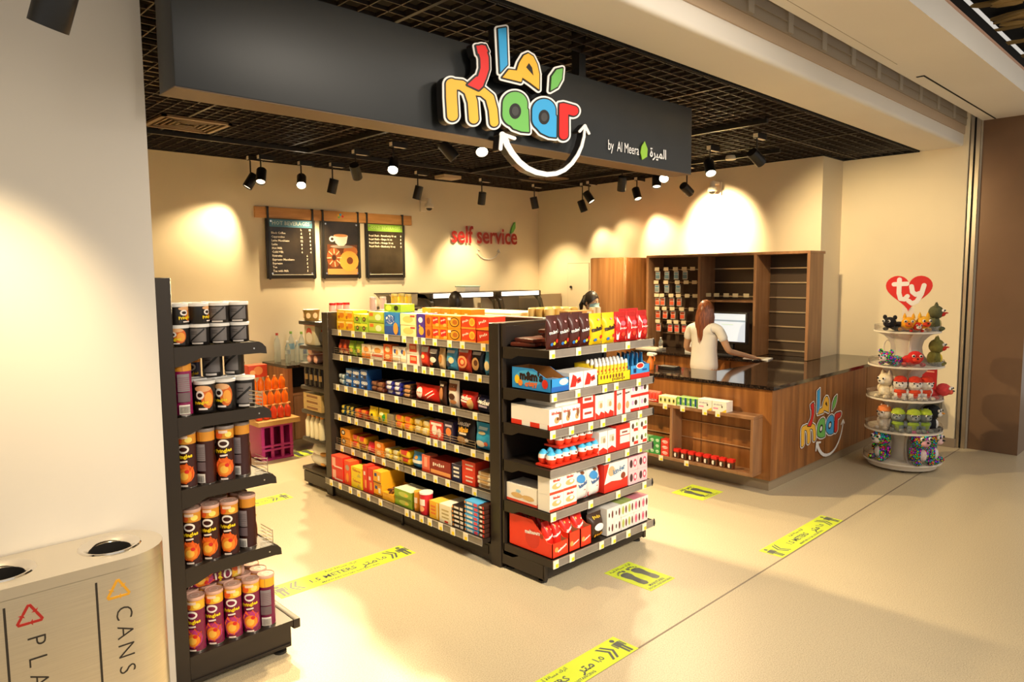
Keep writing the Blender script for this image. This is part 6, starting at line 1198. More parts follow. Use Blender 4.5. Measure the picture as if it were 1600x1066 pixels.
for a in (20, 110, 200, 290):
    mb = MB(); x, y = .27*cos(rad(a)), .27*sin(rad(a)); mb.cyl((x-.01, y, .025), .024, .02, mat('caster_rubber', (.08, .06, .05), .5), 14, 'x'); mb.rbox(x-.015, y-.015, .03, x+.015, y+.015, .065, .004, CHROME); mb.build('caster', ts)
HN = Matrix.Rotation(-rad(66), 4, 'Z')
mb = MB(); mb.T = HN; mb.prism([(-.05, 1.342), (.05, 1.342), (.05, 1.56), (-.05, 1.56)], -.004, .004, ST); mb.build('header_stem', ts)
def heart(s): return [(s*.0605*(16*sin(t)**3)/1.0, s*.0605*(13*cos(t)-5*cos(2*t)-2*cos(3*t)-cos(4*t))) for t in [2*pi*i/48 for i in range(48)]]
mb = MB(); mb.T = HN; mb.prism([(x, 1.725+z*.96) for x, z in heart(.205)], -.008, .008, K('#D8291C')); 
def thick(mb, pts, r, y0, y1, mt):
    for pr in logo_prims([(pts, r)], [], 0): thick.k += 1; mb.prism(pr, y0-.00008*(thick.k % 12), y1, mt)
thick.k = 0
hw = mat('ty_white', (.85, .80, .74), .4)
for st_ in ([(-.085, 1.83), (-.085, 1.70), (-.07, 1.645), (-.035, 1.64), (-.012, 1.67)], [(-.13, 1.785), (-.02, 1.79)], [(.02, 1.765), (.03, 1.71), (.06, 1.685), (.09, 1.70)], [(.125, 1.775), (.105, 1.69), (.07, 1.62), (.03, 1.60), (.0, 1.625)]): thick(mb, st_, .021, -.0095, -.008, hw)
mb.build('heart_header', ts, label='red heart header with white letters')
FUR = {}
def fur(h):
    if h not in FUR: FUR[h] = noise_mat('plush_'+h.strip('#'), [(.3, tuple(c*.75 for c in hexc(h))), (.7, hexc(h))], 40, .95, bump=.6)
    return FUR[h]
def rainbow():
    if 'plush_rainbow' in MC: return MC['plush_rainbow']
    m = mat('plush_rainbow', (1, 1, 1), .8); n, l = nodes(m); tc = n.new('ShaderNodeTexCoord'); v = n.new('ShaderNodeTexVoronoi'); v.inputs['Scale'].default_value = 55; v.inputs['Randomness'].default_value = .9
    v2 = n.new('ShaderNodeTexVoronoi'); v2.inputs['Scale'].default_value = 55; v2.feature = 'DISTANCE_TO_EDGE'; v2.inputs['Randomness'].default_value = .9
    h = n.new('ShaderNodeHueSaturation'); h.inputs['Color'].default_value = (.80, .03, .12, 1); l.new(tc.outputs['Object'], v.inputs['Vector']); l.new(tc.outputs['Object'], v2.inputs['Vector'])
    sx = n.new('ShaderNodeSeparateColor'); l.new(v.outputs['Color'], sx.inputs[0]); l.new(sx.outputs[0], h.inputs['Hue'])
    r = n.new('ShaderNodeValToRGB'); r.color_ramp.interpolation = 'CONSTANT'; r.color_ramp.elements[0].color = (.01, .01, .01, 1); r.color_ramp.elements[1].position = .10; r.color_ramp.elements[1].color = (1, 1, 1, 1); l.new(v2.outputs['Distance'], r.inputs[0])
    mx = n.new('ShaderNodeMix'); mx.data_type = 'RGBA'; mx.blend_type = 'MULTIPLY'; mx.inputs[0].default_value = 1; l.new(h.outputs[0], mx.inputs[6]); l.new(r.outputs[0], mx.inputs[7]); l.new(mx.outputs[2], n['Principled BSDF'].inputs['Base Color']); return m
EYE = mat('glossy_black_eye', (.01, .01, .01), .08)
def plush(a, tier, rr, s, body, belly, face, label, cap=None, ears='round', pose='sit', beak=None, vest=None, earc=None):
    s *= 1.12
    x, y, z = TS[0]+rr*cos(rad(a)), TS[1]+rr*sin(rad(a)), TZ[tier]
    r = empty('plush_toy', (x, y, z), label, 'plush toy', None, rad(a)+pi/2); fb = fur(body) if isinstance(body, str) else body
    B = MB()
    if pose == 'sit':
        B.ball((0, 0, .055*s), .055*s, fb, 16, (1, .9, 1.05)); hz = .145*s; hy = -.012*s
        B.ball((0, hy, hz), .056*s, fb, 16, (1.08, .95, .95))
        for q in (-1, 1):
            B.ball((q*.038*s, -.045*s, .018*s), .022*s, fb, 10, (1, 1.4, .8)); B.ball((q*.056*s, -.01*s, .075*s), .020*s, fb, 10, (.7, .8, 1.5))
    else:
        B.ball((0, .05*s, .04*s), .055*s, fb, 16, (1, 1.7, .72)); hz = .075*s; hy = -.07*s
        B.ball((0, hy, hz), .05*s, fb, 16, (1.05, 1, .95))
        for q in (-1, 1): B.ball((q*.06*s, -.03*s, .018*s), .02*s, fb, 10, (1, 1.6, .8)); B.ball((q*.06*s, .11*s, .018*s), .02*s, fb, 10, (1.2, 1.3, .8))
        B.tube([(0, .13*s, .04*s), (0, .19*s, .06*s), (.03*s, .22*s, .08*s)], .010*s, fb, 8)
    B.build('body', r)
    M_ = MB(); M_.ball((0, hy-.042*s, hz-.012*s), .026*s, fur(face), 12, (1.1, .9, .8)); M_.ball((0, hy-.066*s, hz-.004*s), .008*s, EYE if not beak else K(beak), 8, (1, 1.2 if not beak else 2.2, .8))
    if pose == 'sit': M_.ball((0, -.022*s, .055*s), .040*s, fur(belly), 12, (.8, .8, 1.05))
    M_.build('muzzle_and_belly', r)
    for q in (-1, 1): E_ = MB(); E_.ball((q*.024*s, hy-.048*s, hz+.014*s), .0115*s, K('#F4EEE4'), 10); E_.ball((q*.024*s, hy-.055*s, hz+.014*s), .008*s, EYE, 10); E_.build('eye', r)
    if ears:
        for q in (-1, 1):
            A = MB()
            if ears == 'round': A.ball((q*.045*s, hy, hz+.045*s), .020*s, fur(earc) if earc else fb, 10, (1, .5, 1))
            elif ears == 'flop': A.ball((q*.058*s, hy, hz+.005*s), .020*s, fur(earc) if earc else fb, 10, (.5, .8, 1.6))
            else: A.lathe([(.016*s, 0), (.010*s, .025*s), (0, .045*s)], fur(earc) if earc else fb, (q*.03*s, hy, hz+.035*s), 10)
            A.build('ear', r)
    if cap: c = MB(); c.lathe([(.056*s, 0), (.060*s, .006*s), (.054*s, .012*s), (.046*s, .035*s), (.02*s, .048*s), (0, .05*s)], fur(cap), (0, hy, hz+.022*s), 18); c.build('cap', r)
    if vest: c = MB(); c.ball((0, -.004*s, .075*s), .055*s, fur(vest), 14, (1.0, .92, .5)); c.build('vest', r)
    return r
RB = rainbow()
F = 217          # direction from the stand towards the camera, degrees
plush(F-52, 4, .20, 1.0, '#151215', '#C83A2A', '#2A2226', 'black plush toy at the left of the stand top tier', pose='lie')
plush(F-18, 4, .20, 1.05, '#F0A81E', '#E8501E', '#E8701E', 'yellow orange lying plush toy, left one on the stand top tier', pose='lie', ears='point')
plush(F+8, 4, .19, 1.1, '#EFB02A', '#D8381E', '#E0401E', 'yellow and red lying plush toy, right one on the stand top tier', pose='lie', ears='point')
plush(F-4, 4, .25, .7, '#D8301C', '#5A9AC8', '#E8E0D8', 'small red plush toy at the front edge of the top tier', pose='lie')
plush(F+62, 4, .22, 1.1, '#5A5A3A', '#C8B87A', '#C8281E', 'grey green plush owl at the right of the stand top tier', ears='point', beak='#C8281E')
plush(F-50, 3, .25, 1.05, RB, '#E8E0D8', '#E8D8D0', 'rainbow spotted plush toy at the left of the second tier', pose='lie')
plush(F-6, 3, .22, 1.15, '#D8241E', '#C81E1A', '#E8402A', 'bright red lying plush toy in the middle of the second tier', pose='lie', ears=None)
o = plush(F+58, 3, .24, 1.15, '#7A7434', '#E8C83A', '#D83A1E', 'olive plush bird with red sticks behind it on the second tier', ears='point', beak='#D8301E')
mb = MB(); mb.tube([(.02, 0, .13), (.14, .03, .17)], .003, K('#7A1A1E'), 6); mb.tube([(.02, 0, .12), (.14, .03, .12)], .003, K('#7A1A1E'), 6); mb.build('stick', o)
plush(F-58, 2, .25, 1.1, '#EAD9B8', '#F2E8D0', '#F4ECDC', 'cream plush toy with tall ears at the left of the third tier', ears='point')
for i, a in enumerate((F-28, F-2, F+22)): plush(a, 2, .25, .95, '#EDE6DC', '#E0401E', '#F4EEE6', f'white plush puppy with red cap and vest, {["left", "middle", "right"][i]} of three on the third tier', cap='#DC3A1C', vest='#E04A22', ears='flop', earc='#3A3030')
plush(F+56, 2, .24, 1.15, '#E84A4A', '#F08A7A', '#E8604A', 'coral red lying plush toy at the right of the third tier', pose='lie', ears=None)
plush(F-58, 1, .25, 1.0, '#EBDCC8', '#F4ECDC', '#F2E6D8', 'white plush toy with orange crest at the left of the fourth tier', cap='#F08A4A', ears='point')
for i, a in enumerate((F-30, F-2, F+22)): plush(a, 1, .25, .95, '#7C8484', '#8FA04A', '#9AA0A0', f'grey plush puppy with lime cap and vest, {["left", "middle", "right"][i]} of three on the fourth tier', cap='#B9CC3A', vest='#9AB43A', ears='point')
plush(F+52, 1, .24, 1.15, '#16161A', '#F0ECE6', '#F0ECE6', 'black and white plush penguin at the right of the fourth tier', ears=None, beak='#F0A02A')
plush(F+74, 1, .20, 1.05, '#16161A', '#F0ECE6', '#F0ECE6', 'second plush penguin behind the first on the fourth tier', ears=None, beak='#F0A02A')
plush(F-62, 0, .25, 1.35, RB, '#E8E0D8', '#EDE4DA', 'rainbow leopard plush at the left of the bottom tier', ears='round')
plush(F+14, 0, .25, 1.45, RB, '#F0D8D0', '#F0B0B8', 'rainbow leopard plush with pink muzzle, front one on the bottom tier', ears='round', earc='#F05A9A')
plush(F+48, 0, .24, 1.45, RB, '#F0E8E0', '#F0C8C8', 'rainbow leopard plush at the right of the bottom tier', ears='round')
mb = MB(); mb.box(XW-.006, 2.29, .50, XW, 2.45, .92, K('#A8141A')); decor(mb, [('r', 0, .85, .11, .012, K('#E8A08A')), ('r', 0, .81, .11, .012, K('#E8A08A')), ('e', -.04, .68, .018, .018, K('#E8B0A0')), ('e', 0, .68, .018, .018, K('#E8B0A0')), ('e', .04, .68, .018, .018, K('#E8B0A0')), ('r', 0, .56, .07, .03, K('#E8A08A'))], lambda a, z, e: (XW-.006-e, 2.37-a, z)); mb.build('safety_notice', label='dark red safety notice on the right wall behind the toy stand', cat='notice')
mb = MB(); mb.rbox(XW-.14, 2.22, .345, XW, 2.52, .52, .03, mat('dark_dispenser', (.05, .045, .035), .3)); mb.box(XW-.142, 2.26, .495, XW-.14, 2.33, .503, K('#D8CDB8')); mb.build('wall_box', label='dark grey rounded box mounted low on the right wall', cat='wall box')

# ---------------------------------------------------------------- twin recycling bin at the pillar
BN = Vector((.32, 2.885, 0))
rb = empty('recycling_bin', BN, 'brushed steel recycling bin with PLASTIC and CANS openings before the pillar', 'recycling bin')
BY, BX0, BX1, BR = .165, -.62, .54, .165
def stad(o, n=14, z=0):
    return [(BX1-BR+(BR+o)*sin(pi*i/n), -(BR+o)*cos(pi*i/n)) for i in range(n+1)]+[(BX0+BR-(BR+o)*sin(pi*i/n), (BR+o)*cos(pi*i/n)) for i in range(n+1)]
ST1 = noise_mat('bin_brushed_steel', [(.3, (.70, .65, .56)), (.7, (.78, .73, .63))], 6, .34, 5, (1, 1, 40), metal=1)
mb = MB(); mb.prism(stad(0), .03, .55, ST1, 'z', True); o_ = stad(0); n = len(o_); mb.add([(p[0], p[1], .55) for p in o_]+[(p[0], p[1], .866) for p in o_], [[i, (i+1) % n, n+(i+1) % n, n+i] for i in range(n)], ST1, True); mb.prism(stad(-.02), 0, .03, BLACK, 'z', True); mb.build('body', rb)
# top plate with two round holes built as a ring fan
mb = MB(); LIDM = mat('bin_lid_steel', (.80, .75, .66), .30, 1)
H1, H2 = (.03, .01), (.366, .01); hr = .070
out = stad(.0); 
bm = bmesh.new()
def loop(P, z): v = [bm.verts.new((p[0], p[1], z)) for p in P]; return [bm.edges.new((v[i], v[(i+1) % len(v)])) for i in range(len(v))]
ed = loop([p for i, p in enumerate(out) if i == 0 or (Vector(p)-Vector(out[i-1])).length > 1e-5], .905)
for hx, hy in (H1, H2): ed += loop([(hx+(hr+.03)*cos(2*pi*i/28), hy+(hr+.03)*sin(2*pi*i/28)) for i in range(28)], .905)
bmesh.ops.triangle_fill(bm, use_beauty=True, use_dissolve=False, edges=ed, normal=(0, 0, 1)); bm.verts.index_update()
mb.add([v.co[:] for v in bm.verts], [[v.index for v in f.verts] for f in bm.faces], LIDM); bm.free()
n = len(out)
mb.add([(p[0], p[1], .905) for p in out]+[(p[0]*1.0+0, p[1], .865) for p in out], [[i, (i+1) % n, n+(i+1) % n, n+i][::-1] for i in range(n)], LIDM, True)
mb.build('top_plate', rb)
for hx, hy in (H1, H2):
    mb = MB(); mb.lathe([(hr+.036, .905), (hr+.032, .910), (hr+.024, .909), (hr, .897), (hr-.002, .894)], CHROME, (hx, hy, 0), 32, closed=False); mb.build('opening_rim', rb)
    mb = MB(); mb.lathe([(hr-.002, .895), (hr-.002, .60), (0, .60)], SHADOWP, (hx, hy, 0), 28, closed=False); mb.build('inner_sleeve', rb)
# lettering, reading downwards; PLASTIC under a red triangle, CANS under a yellow one
def vtext(s, x, ztop, step, size, mt, par):
    mb = MB(); z = ztop
    for ch in s:
        V, Fc = text2d(ch, -.012, 3); mb.add([(x+b*size, -BY-.0008, z-a*size) for a, b in V], Fc, mt); z -= step
    return mb.build('vertical_lettering', par)
BK = mat('bin_print_black', (.03, .022, .016), .5)
bf = lambda px, py: onY(px, py, BN[1]-BY)
for tx, s, tc_, lx in ((bf(193, 958), 'CANS', '#E8A824', bf(150, 911)), (bf(56, 1001), 'PLASTIC', '#B8241C', bf(6, 951))):
    x = tx[0]-BN[0]; lz = lx[2]; lx = lx[0]-BN[0]
    vtext(s, x, tx[2], .070, .078, BK, rb)
    mb = MB(); mt = K(tc_); c = (x-.012, tx[2]+.093); t3 = [(c[0]+.043*sin(q), c[1]-.006+.043*cos(q)) for q in (0, 2*pi/3, 4*pi/3)]
    for i in range(3):
        a, b = Vector(t3[i]), Vector(t3[(i+1) % 3]); d = (b-a)
        for p, q in ((.08, .46), (.54, .92)): thick(mb, [tuple(a+d*p), tuple(a+d*q)], .0042, -BY-.0012, -BY, mt)
        e_ = a+d*.50; nrm = Vector((-d.y, d.x)).normalized(); mb.prism([tuple(e_-d*.10+nrm*.011), tuple(e_-d*.10-nrm*.011), tuple(e_)], -BY-.0014, -BY, mt)
    mb.build('recycling_triangle', rb)
    mb = MB(); mb.box(lx-.0035, -BY-.001, .1, lx+.0035, -BY, lz, BK); mb.build('divider_line', rb)

# ---------------------------------------------------------------- floor stickers
YG = mat('sticker_yellow_green', (.62, .74, .045), .55); SG = mat('sticker_print_grey', (.10, .11, .10), .5)
def man(mb, cx, cy, s):
    def R_(x0, y0, x1, y1): mb.add([(cx+x0*s, cy+y0*s, .0016), (cx+x1*s, cy+y0*s, .0016), (cx+x1*s, cy+y1*s, .0016), (cx+x0*s, cy+y1*s, .0016)], [(0, 1, 2, 3)], SG)
    mb.add([(cx+.1*s*cos(2*pi*i/14), cy+(.40+.1*sin(2*pi*i/14))*s, .0016) for i in range(14)], [list(range(14))], SG)
    R_(-.17, -.05, .17, .27); R_(-.25, -.1, -.19, .25); R_(.19, -.1, .25, .25); R_(-.13, -.5, -.02, -.05); R_(.02, -.5, .13, -.05)
def ftext(mb, s, cx, cy, size, bold=.02):
    V, Fc = text2d(s, bold, 1); mb.add([(cx+a*size, cy+b*size, .0016) for a, b in V], Fc, SG)
AR_MTR, AR_MSG = '\ufeae\ufe98\ufee3', '\ufe94\ufee8\ufee3\ufe81 \ufe94\ufed3\ufe8e\ufeb4\ufee3 \ufed9\ufeae\ufe97\ufe8d'
def strip(c, L_, Wd, rz, label):
    r = empty('floor_sticker', (c[0], c[1], .0005), label, 'floor sticker', None, rz)
    mb = MB(); mb.box(-L_/2, -Wd/2, 0, L_/2, Wd/2, .0012, YG); mb.build('backing', r)
    for q in (-1, 1): mb = MB(); man(mb, q*L_*.455, 0, Wd*.85); mb.build('pictogram', r)
    for q in (-1, 1):
        for k in (0, 1):
            x = q*(L_*.37+k*.03*L_/1.0); w = .035; mb = MB()
            for sy in (-1, 1): mb.add([(x, 0, .0016), (x+.014*q*-1, 0, .0016), (x-q*.014-q*-.0-q*w, sy*Wd*.34, .0016), (x-q*w, sy*Wd*.34, .0016)] if 0 else [(x, 0, .0016), (x-q*.016, 0, .0016), (x-q*(.016+w), sy*Wd*.36, .0016), (x-q*w, sy*Wd*.36, .0016)], [(0, 1, 2, 3) if sy*q > 0 else (3, 2, 1, 0)], SG)
            mb.build('chevron', r)
    mb = MB(); ftext(mb, '1.5 METERS', -L_*.10, -Wd*.03, Wd*.36); ftext(mb, '\u0661,\u0665', L_*.275, -Wd*.03, Wd*.36); ftext(mb, AR_MTR, L_*.17, -Wd*.03, Wd*.50)
    ftext(mb, 'MAINTAIN SOCIAL DISTANCING', 0, -Wd*.36, Wd*.15); ftext(mb, AR_MSG, 0, Wd*.34, Wd*.19); mb.build('lettering', r)
def foot_sticker(c, w, h, rz, label):
    r = empty('floor_sticker', (c[0], c[1], .0005), label, 'floor sticker', None, rz)
    mb = MB(); mb.box(-w/2, -h/2, 0, w/2, h/2, .0012, YG); mb.build('backing', r)
    for q in (-1, 1):
        mb = MB(); P = [(.012, -.11), (.035, -.10), (.040, -.06), (.034, -.01), (.044, .04), (.045, .075), (.025, .095), (-.01, .098), (-.034, .085), (-.038, .05), (-.022, .01), (-.018, -.04), (-.022, -.085), (-.008, -.108)]
        P = [(q*(.052+x*.95), y*.95) for x, y in P]; P = P if q > 0 else P[::-1]; mb.add([(x, y, .0016) for x, y in P], [list(range(len(P)))], SG)
        for i, (tx, ty, tr) in enumerate(((-.028, .108, .013), (-.006, .118, .009), (.012, .116, .008), (.028, .107, .007), (.041, .094, .006))): mb.add([(q*(.052+tx)+tr*cos(2*pi*k/10), ty+tr*1.2*sin(2*pi*k/10), .0016) for k in range(10)], [list(range(10))], SG)
        mb.build('footprint', r)
    mb = MB(); ftext(mb, AR_MSG, 0, h*.42, .032); ftext(mb, 'MAINTAIN', 0, -h*.36, .032); ftext(mb, 'SOCIAL DISTANCING', 0, -h*.44, .024); mb.build('lettering', r)
strip((2.29, 3.955), .98, .19, 0, 'yellow 1.5 METERS floor strip between the left rack and the aisle rack')
foot_sticker((3.56, 2.555), .26, .36, 0, 'yellow footprint sticker on the floor before the end unit')
strip((4.98, 2.13), 1.02, .17, 0, 'yellow 1.5 METERS floor strip lying along the dark floor joint at right')
strip((2.34, 2.12), 1.0, .165, 0, 'yellow 1.5 METERS floor strip cut by the bottom of the picture')
foot_sticker((5.33, 3.22), .34, .31, 0, 'yellow footprint sticker on the floor beside the checkout counter')
strip((2.26, 5.70), 1.0, .17, -.0, 'yellow floor strip far behind the left rack')
foot_sticker((3.56, 6.98), .22, .26, 0, 'small yellow sticker on the floor by the drinks cabinet')

# ---------------------------------------------------------------- people
SKIN = noise_mat('skin_light_brown', [(.3, (.50, .28, .16)), (.7, (.58, .34, .20))], 12, .5); SKIN2 = noise_mat('skin_deep_brown', [(.3, (.10, .05, .03)), (.7, (.14, .07, .04))], 12, .5)
def skinmesh(name, joints, bones, mt, parent, lvl=2, smooth=True):
    me = bpy.data.meshes.new(name); me.from_pydata([j[0] for j in joints], bones, []); o = bpy.data.objects.new(name, me); COL.objects.link(o)
    sk = o.modifiers.new('s', 'SKIN'); ss_ = o.modifiers.new('ss', 'SUBSURF'); ss_.levels = lvl; ss_.render_levels = lvl
    sk.use_smooth_shade = True
    d = me.skin_vertices[0].data
    for i, j in enumerate(joints): d[i].radius = j[1] if isinstance(j[1], tuple) else (j[1], j[1]); d[i].use_root = (i == 0)
    bpy.context.view_layer.update(); dg = bpy.context.evaluated_depsgraph_get(); m2 = bpy.data.meshes.new_from_object(o.evaluated_get(dg)); m2.name = name
    bpy.data.objects.remove(o); m2.materials.clear(); m2.materials.append(mt)
    for p in m2.polygons: p.use_smooth = True; p.material_index = 0
    return ob(name, m2, parent)
def person(loc, rz, label, H, skin, hair_m, hair_long, shirt, trousers, rarm, larm, mask=None, sleeve='short', headdir=(0, -1), tilt=0, wide=1.0):
    """figure facing local -Y; rarm / larm: elbow and hand targets"""
    r = empty('person', loc, label, 'person', None, rz); s = H/1.6; w = wide
    hx, hy = headdir; hz = 1.475*s
    J = [((0, 0, .90*s), (.125*w, .090)), ((0, .0, 1.08*s), (.118*w, .088)), ((0, -.005, 1.24*s), (.15*w, .10)), ((0, .0, 1.325*s), (.10*w, .07)), ((0, -.01, 1.375*s), .048), ((0, -.02, 1.42*s), .05), ((0, -.02, 1.475*s), (.078, .09)), ((0, -.015, 1.53*s), (.066, .078))]
    Bn = [(i, i+1) for i in range(7)]
    for q in (-1, 1):
        b = len(J); J += [((q*.09, 0, .80*s), .085), ((q*.10, -.01, .47*s), .055), ((q*.10, .01, .10*s), .036), ((q*.10, -.04, .045*s), (.035, .03)), ((q*.11, -.15, .03*s), (.035, .022))]; Bn += [(0, b), (b, b+1), (b+1, b+2), (b+2, b+3), (b+3, b+4)]
        el, ha = (rarm if q < 0 else larm)
        b = len(J); sh = Vector((q*.165*w, .0, 1.30*s)); el = Vector(el); ha = Vector(ha); wr = el.lerp(ha, .9)
        J += [(tuple(sh), .050), (tuple(sh.lerp(el, .45)), .044), (tuple(el), .036), (tuple(wr), .024)]; Bn += [(3, b), (b, b+1), (b+1, b+2), (b+2, b+3)]
        d = (ha-wr).normalized(); side = d.cross(Vector((0, 0, 1))).normalized()
        b2 = len(J); J.append((tuple(wr+d*.045), (.032, .016))); Bn.append((b+3, b2))
        for k in range(4):
            o1 = side*(k-1.5)*.019; b3 = len(J); L1 = (.045, .05, .048, .038)[k]; J += [(tuple(wr+d*.085+o1), .0085), (tuple(wr+d*(.085+L1*.55)+o1*1.05+Vector((0, 0, -.004))), .0078), (tuple(wr+d*(.085+L1)+o1*1.1+Vector((0, 0, -.014))), .0065)]; Bn += [(b2, b3), (b3, b3+1), (b3+1, b3+2)]
        b3 = len(J); J += [(tuple(wr+d*.045-side*.036*q), .009), (tuple(wr+d*.075-side*.046*q), .0075)]; Bn += [(b2, b3), (b3, b3+1)]
    body = skinmesh('body', J, Bn, skin, r)
    # face: nose, ears, brow relief on a smooth head shell joined over the skin head
    hd = MB(); hc = (0, -.025, 1.485*s); n = 20
    base_i = len(hd.v)
    vs = []; fs = []
    for j in range(n+1):
        t = pi*j/n
        for i in range(n*2):
            a = pi*i/n; dx, dy, dz_ = sin(t)*cos(a), sin(t)*sin(a), cos(t)
            R_ = 1.0
            x, y, z = .076*dx, .095*dy, .118*dz_
            if dz_ < -.2: x *= 1-.30*(-dz_-.2); y += .018*(dz_+.2)*(1 if dy > 0 else -.2)*-1*(-1) if dy > 0 else 0
            if dy < -.6: y -= .020*math.exp(-((dx)**2/.012+(dz_+.12)**2/.03)); y += .006*math.exp(-((abs(dx)-.36)**2/.02+(dz_-.08)**2/.015)); y -= .006*math.exp(-((dx)**2/.05+(dz_+.50)**2/.008))
            vs.append((hc[0]+x, hc[1]+y, hc[2]+z))
    m_ = n*2
    for j in range(n):
        for i in range(m_): fs.append((j*m_+i, (j+1)*m_+i, (j+1)*m_+(i+1) % m_, j*m_+(i+1) % m_))
    hd.add(vs, fs, skin, True)
    for q in (-1, 1): hd.ball((hc[0]+q*.076, hc[1]+.008, hc[2]-.012), .028, skin, 12, (.35, .7, 1.15))
    rot = Matrix.Translation(hc) @ Matrix.Rotation(math.atan2(hx, -hy), 4, 'Z') @ Matrix.Rotation(tilt, 4, 'X') @ Matrix.Translation(-Vector(hc))
    def T_(mbx): mbx.v = [tuple(rot @ Vector(v)) for v in mbx.v]; return mbx
    T_(hd).build('head', r)
    e_ = MB()
    for q in (-1, 1): e_.ball((hc[0]+q*.030, hc[1]-.082, hc[2]+.010), .011, K('#EDE4DA'), 10, (1.2, .6, .7)); e_.ball((hc[0]+q*.030, hc[1]-.088, hc[2]+.010), .0055, EYE, 8); e_.tube([(hc[0]+q*.045, hc[1]-.083, hc[2]+.030), (hc[0]+q*.028, hc[1]-.092, hc[2]+.034), (hc[0]+q*.014, hc[1]-.091, hc[2]+.030)], .0035, hair_m, 6)
    e_.ball((hc[0], hc[1]-.088, hc[2]-.062), .02, mat('lips', (.35, .12, .09), .4), 10, (1, .35, .3)); T_(e_).build('eyes_and_brows', r)
    # hair shell
    h = MB(); vs = []; fs = []
    for j in range(15):
        t = pi*.66*j/14
        for i in range(28):
            a = 2*pi*i/28; fr_ = max(0, -sin(a)); lim = 1-.50*fr_**1.2; tt = t*lim; g = 1.0+.012*sin(a*9)
            vs.append((hc[0]+.085*g*sin(tt)*cos(a), hc[1]+.006+.103*g*sin(tt)*sin(a), hc[2]+.006+.126*g*cos(tt)))
    for j in range(14):
        for i in range(28): fs.append((j*28+i, (j+1)*28+i, (j+1)*28+(i+1) % 28, j*28+(i+1) % 28))
    h.add(vs, fs, hair_m, True)
    if hair_long == 'long':
        rh = random.Random(4)
        for i in range(26):
            a = rad(-8+196*i/25); x, y = .080*cos(a), .088*sin(a); L_ = .30+.05*rh.random()+(.08 if .35 < i/25 < .65 else 0)
            h.tube([(hc[0]+x*.9, hc[1]+.008+y*.9, hc[2]+.03), (hc[0]+x*1.1, hc[1]+.012+y*1.08, hc[2]-.06), (hc[0]+x*1.0, hc[1]+.02+y*1.1, hc[2]-.16), (hc[0]+x*.75+rh.uniform(-.01, .01), hc[1]+.03+y*.98, hc[2]-.25), (hc[0]+x*.45, hc[1]+.035+y*.92, hc[2]-L_)], [.016, .020, .020, .014, .003], hair_m, 6)
    if hair_long == 'tail':
        h.ball((hc[0], hc[1]+.10, hc[2]+.03), .03, hair_m, 12); h.tube([(hc[0], hc[1]+.11, hc[2]+.02), (hc[0]+.01, hc[1]+.14, hc[2]-.08), (hc[0]+.02, hc[1]+.12, hc[2]-.2)], [.02, .028, .008], hair_m, 8)
    T_(h).build('hair', r)
    if mask:
        k = MB(); vs = []; fs = []
        for j in range(9):
            for i in range(15):
                u, v = i/14*2-1, j/8*2-1; a = u*1.18; vs.append((hc[0]+.084*sin(a), hc[1]-.002-(.104+.016*(1-abs(v)**2)*(1-u*u))*cos(a)+.004*sin(j*2.2), hc[2]-.048+v*.048*(1-.35*u*u)+.012*(1-u*u)*(v > .5)))
        for j in range(8):
            for i in range(14): fs.append((j*15+i, j*15+i+1, (j+1)*15+i+1, (j+1)*15+i))
        k.add(vs, fs, mask, True)
        for q in (-1, 1): k.tube([(hc[0]+q*.074, hc[1]-.035, hc[2]-.02), (hc[0]+q*.084, hc[1]+.02, hc[2]+.01), (hc[0]+q*.074, hc[1]-.035, hc[2]-.07)], .0018, WHITE, 5)
        T_(k).build('face_mask', r)
    # clothing shells
    Cj = [((0, 0, .79*s), (.172*w, .130)), ((0, 0, .92*s), (.160*w, .120)), ((0, 0, 1.09*s), (.140*w, .106)), ((0, -.005, 1.24*s), (.163*w, .112)), ((0, 0, 1.315*s), (.120*w, .078))]; Cb = [(0, 1), (1, 2), (2, 3), (3, 4)]
    for q in (-1, 1):
        el = Vector((rarm if q < 0 else larm)[0]); ha = Vector((rarm if q < 0 else larm)[1]); sh = Vector((q*.165*w, 0, 1.30*s)); b = len(Cj)
        Cj += [(tuple(sh), .056), (tuple(sh.lerp(el, .30)), .056), (tuple(sh.lerp(el, .60)), .054)]; Cb += [(b, b+1)]; b += 1; Cb += [(4, b-1), (b, b+1)]
        if sleeve == 'long': Cj += [(tuple(el), .05), (tuple(el.lerp(ha, .8)), .038)]; Cb += [(b+1, b+2), (b+2, b+3)]
    skinmesh('shirt', Cj, Cb, shirt, r)
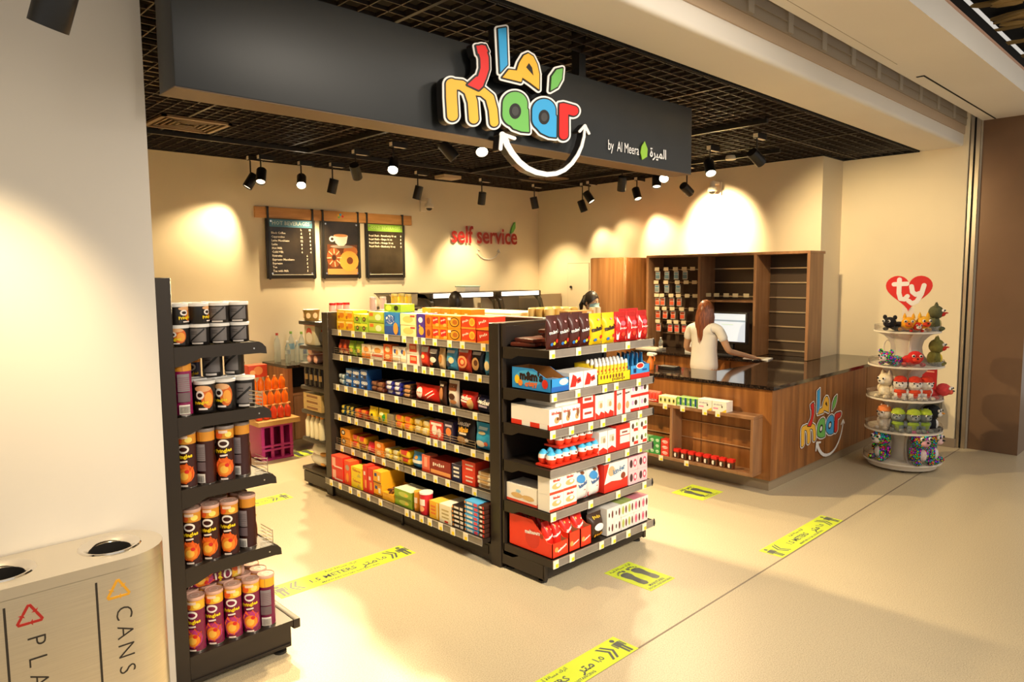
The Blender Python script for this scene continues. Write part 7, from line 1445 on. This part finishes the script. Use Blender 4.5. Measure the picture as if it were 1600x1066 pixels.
    Tj = [((0, 0, .92*s), (.140*w, .100)), ((0, 0, .84*s), (.145*w, .105))]; Tb = [(0, 1)]
    for q in (-1, 1): b = len(Tj); Tj += [((q*.09, 0, .76*s), .095), ((q*.10, -.01, .47*s), .068), ((q*.10, .01, .09*s), .052)]; Tb += [(1, b), (b, b+1), (b+1, b+2)]
    skinmesh('trousers', Tj, Tb, trousers, r)
    for q in (-1, 1): f_ = MB(); f_.rbox(q*.105-.045, -.20, 0, q*.105+.045, .07, .07, .025, BLACK); f_.build('shoe', r)
    return r
HAIRR = noise_mat('hair_copper', [(.3, (.10, .022, .006)), (.7, (.30, .085, .02))], 6, .38, 5, (14, 14, 1)); HAIRB = noise_mat('hair_black', [(.3, (.012, .008, .006)), (.7, (.03, .02, .014))], 8, .4, 5, (10, 10, 1))
TEE = noise_mat('white_tshirt', [(.3, (.78, .72, .62)), (.7, (.86, .80, .70))], 4, .85); DARKC = mat('black_cloth', (.015, .013, .014), .85); TRO = mat('beige_trousers', (.50, .42, .32), .8)
# cashier faces the desk (+X): local -Y -> +X, right hand on the desk towards -Y
person((6.93, 4.13, 0), pi/2, 'woman in white t-shirt with long copper hair standing at the till, seen from behind', 1.60, SKIN, HAIRR, 'long', TEE, TRO, ((-.27, -.05, 1.06), (-.37, -.44, .965)), ((.25, -.03, 1.06), (.18, -.30, .99)), wide=1.08)
person((6.62, 5.52, 0), rad(4), 'woman with dark tied hair and pale blue face mask behind the shelves', 1.70, SKIN, HAIRB, 'tail', DARKC, DARKC, ((-.24, -.02, 1.12), (-.14, -.30, 1.08)), ((.24, -.02, 1.12), (.14, -.30, 1.08)), mask=mat('mask_pale_blue', (.38, .58, .58), .8), sleeve='long', tilt=rad(14))
person((5.42, 6.6, 0), pi+rad(-20), 'man with short black hair seen from behind by the display cases', 1.71, SKIN2, HAIRB, 'short', DARKC, DARKC, ((-.25, .0, 1.14), (-.12, -.25, 1.08)), ((.25, .0, 1.14), (.12, -.25, 1.08)), sleeve='long')
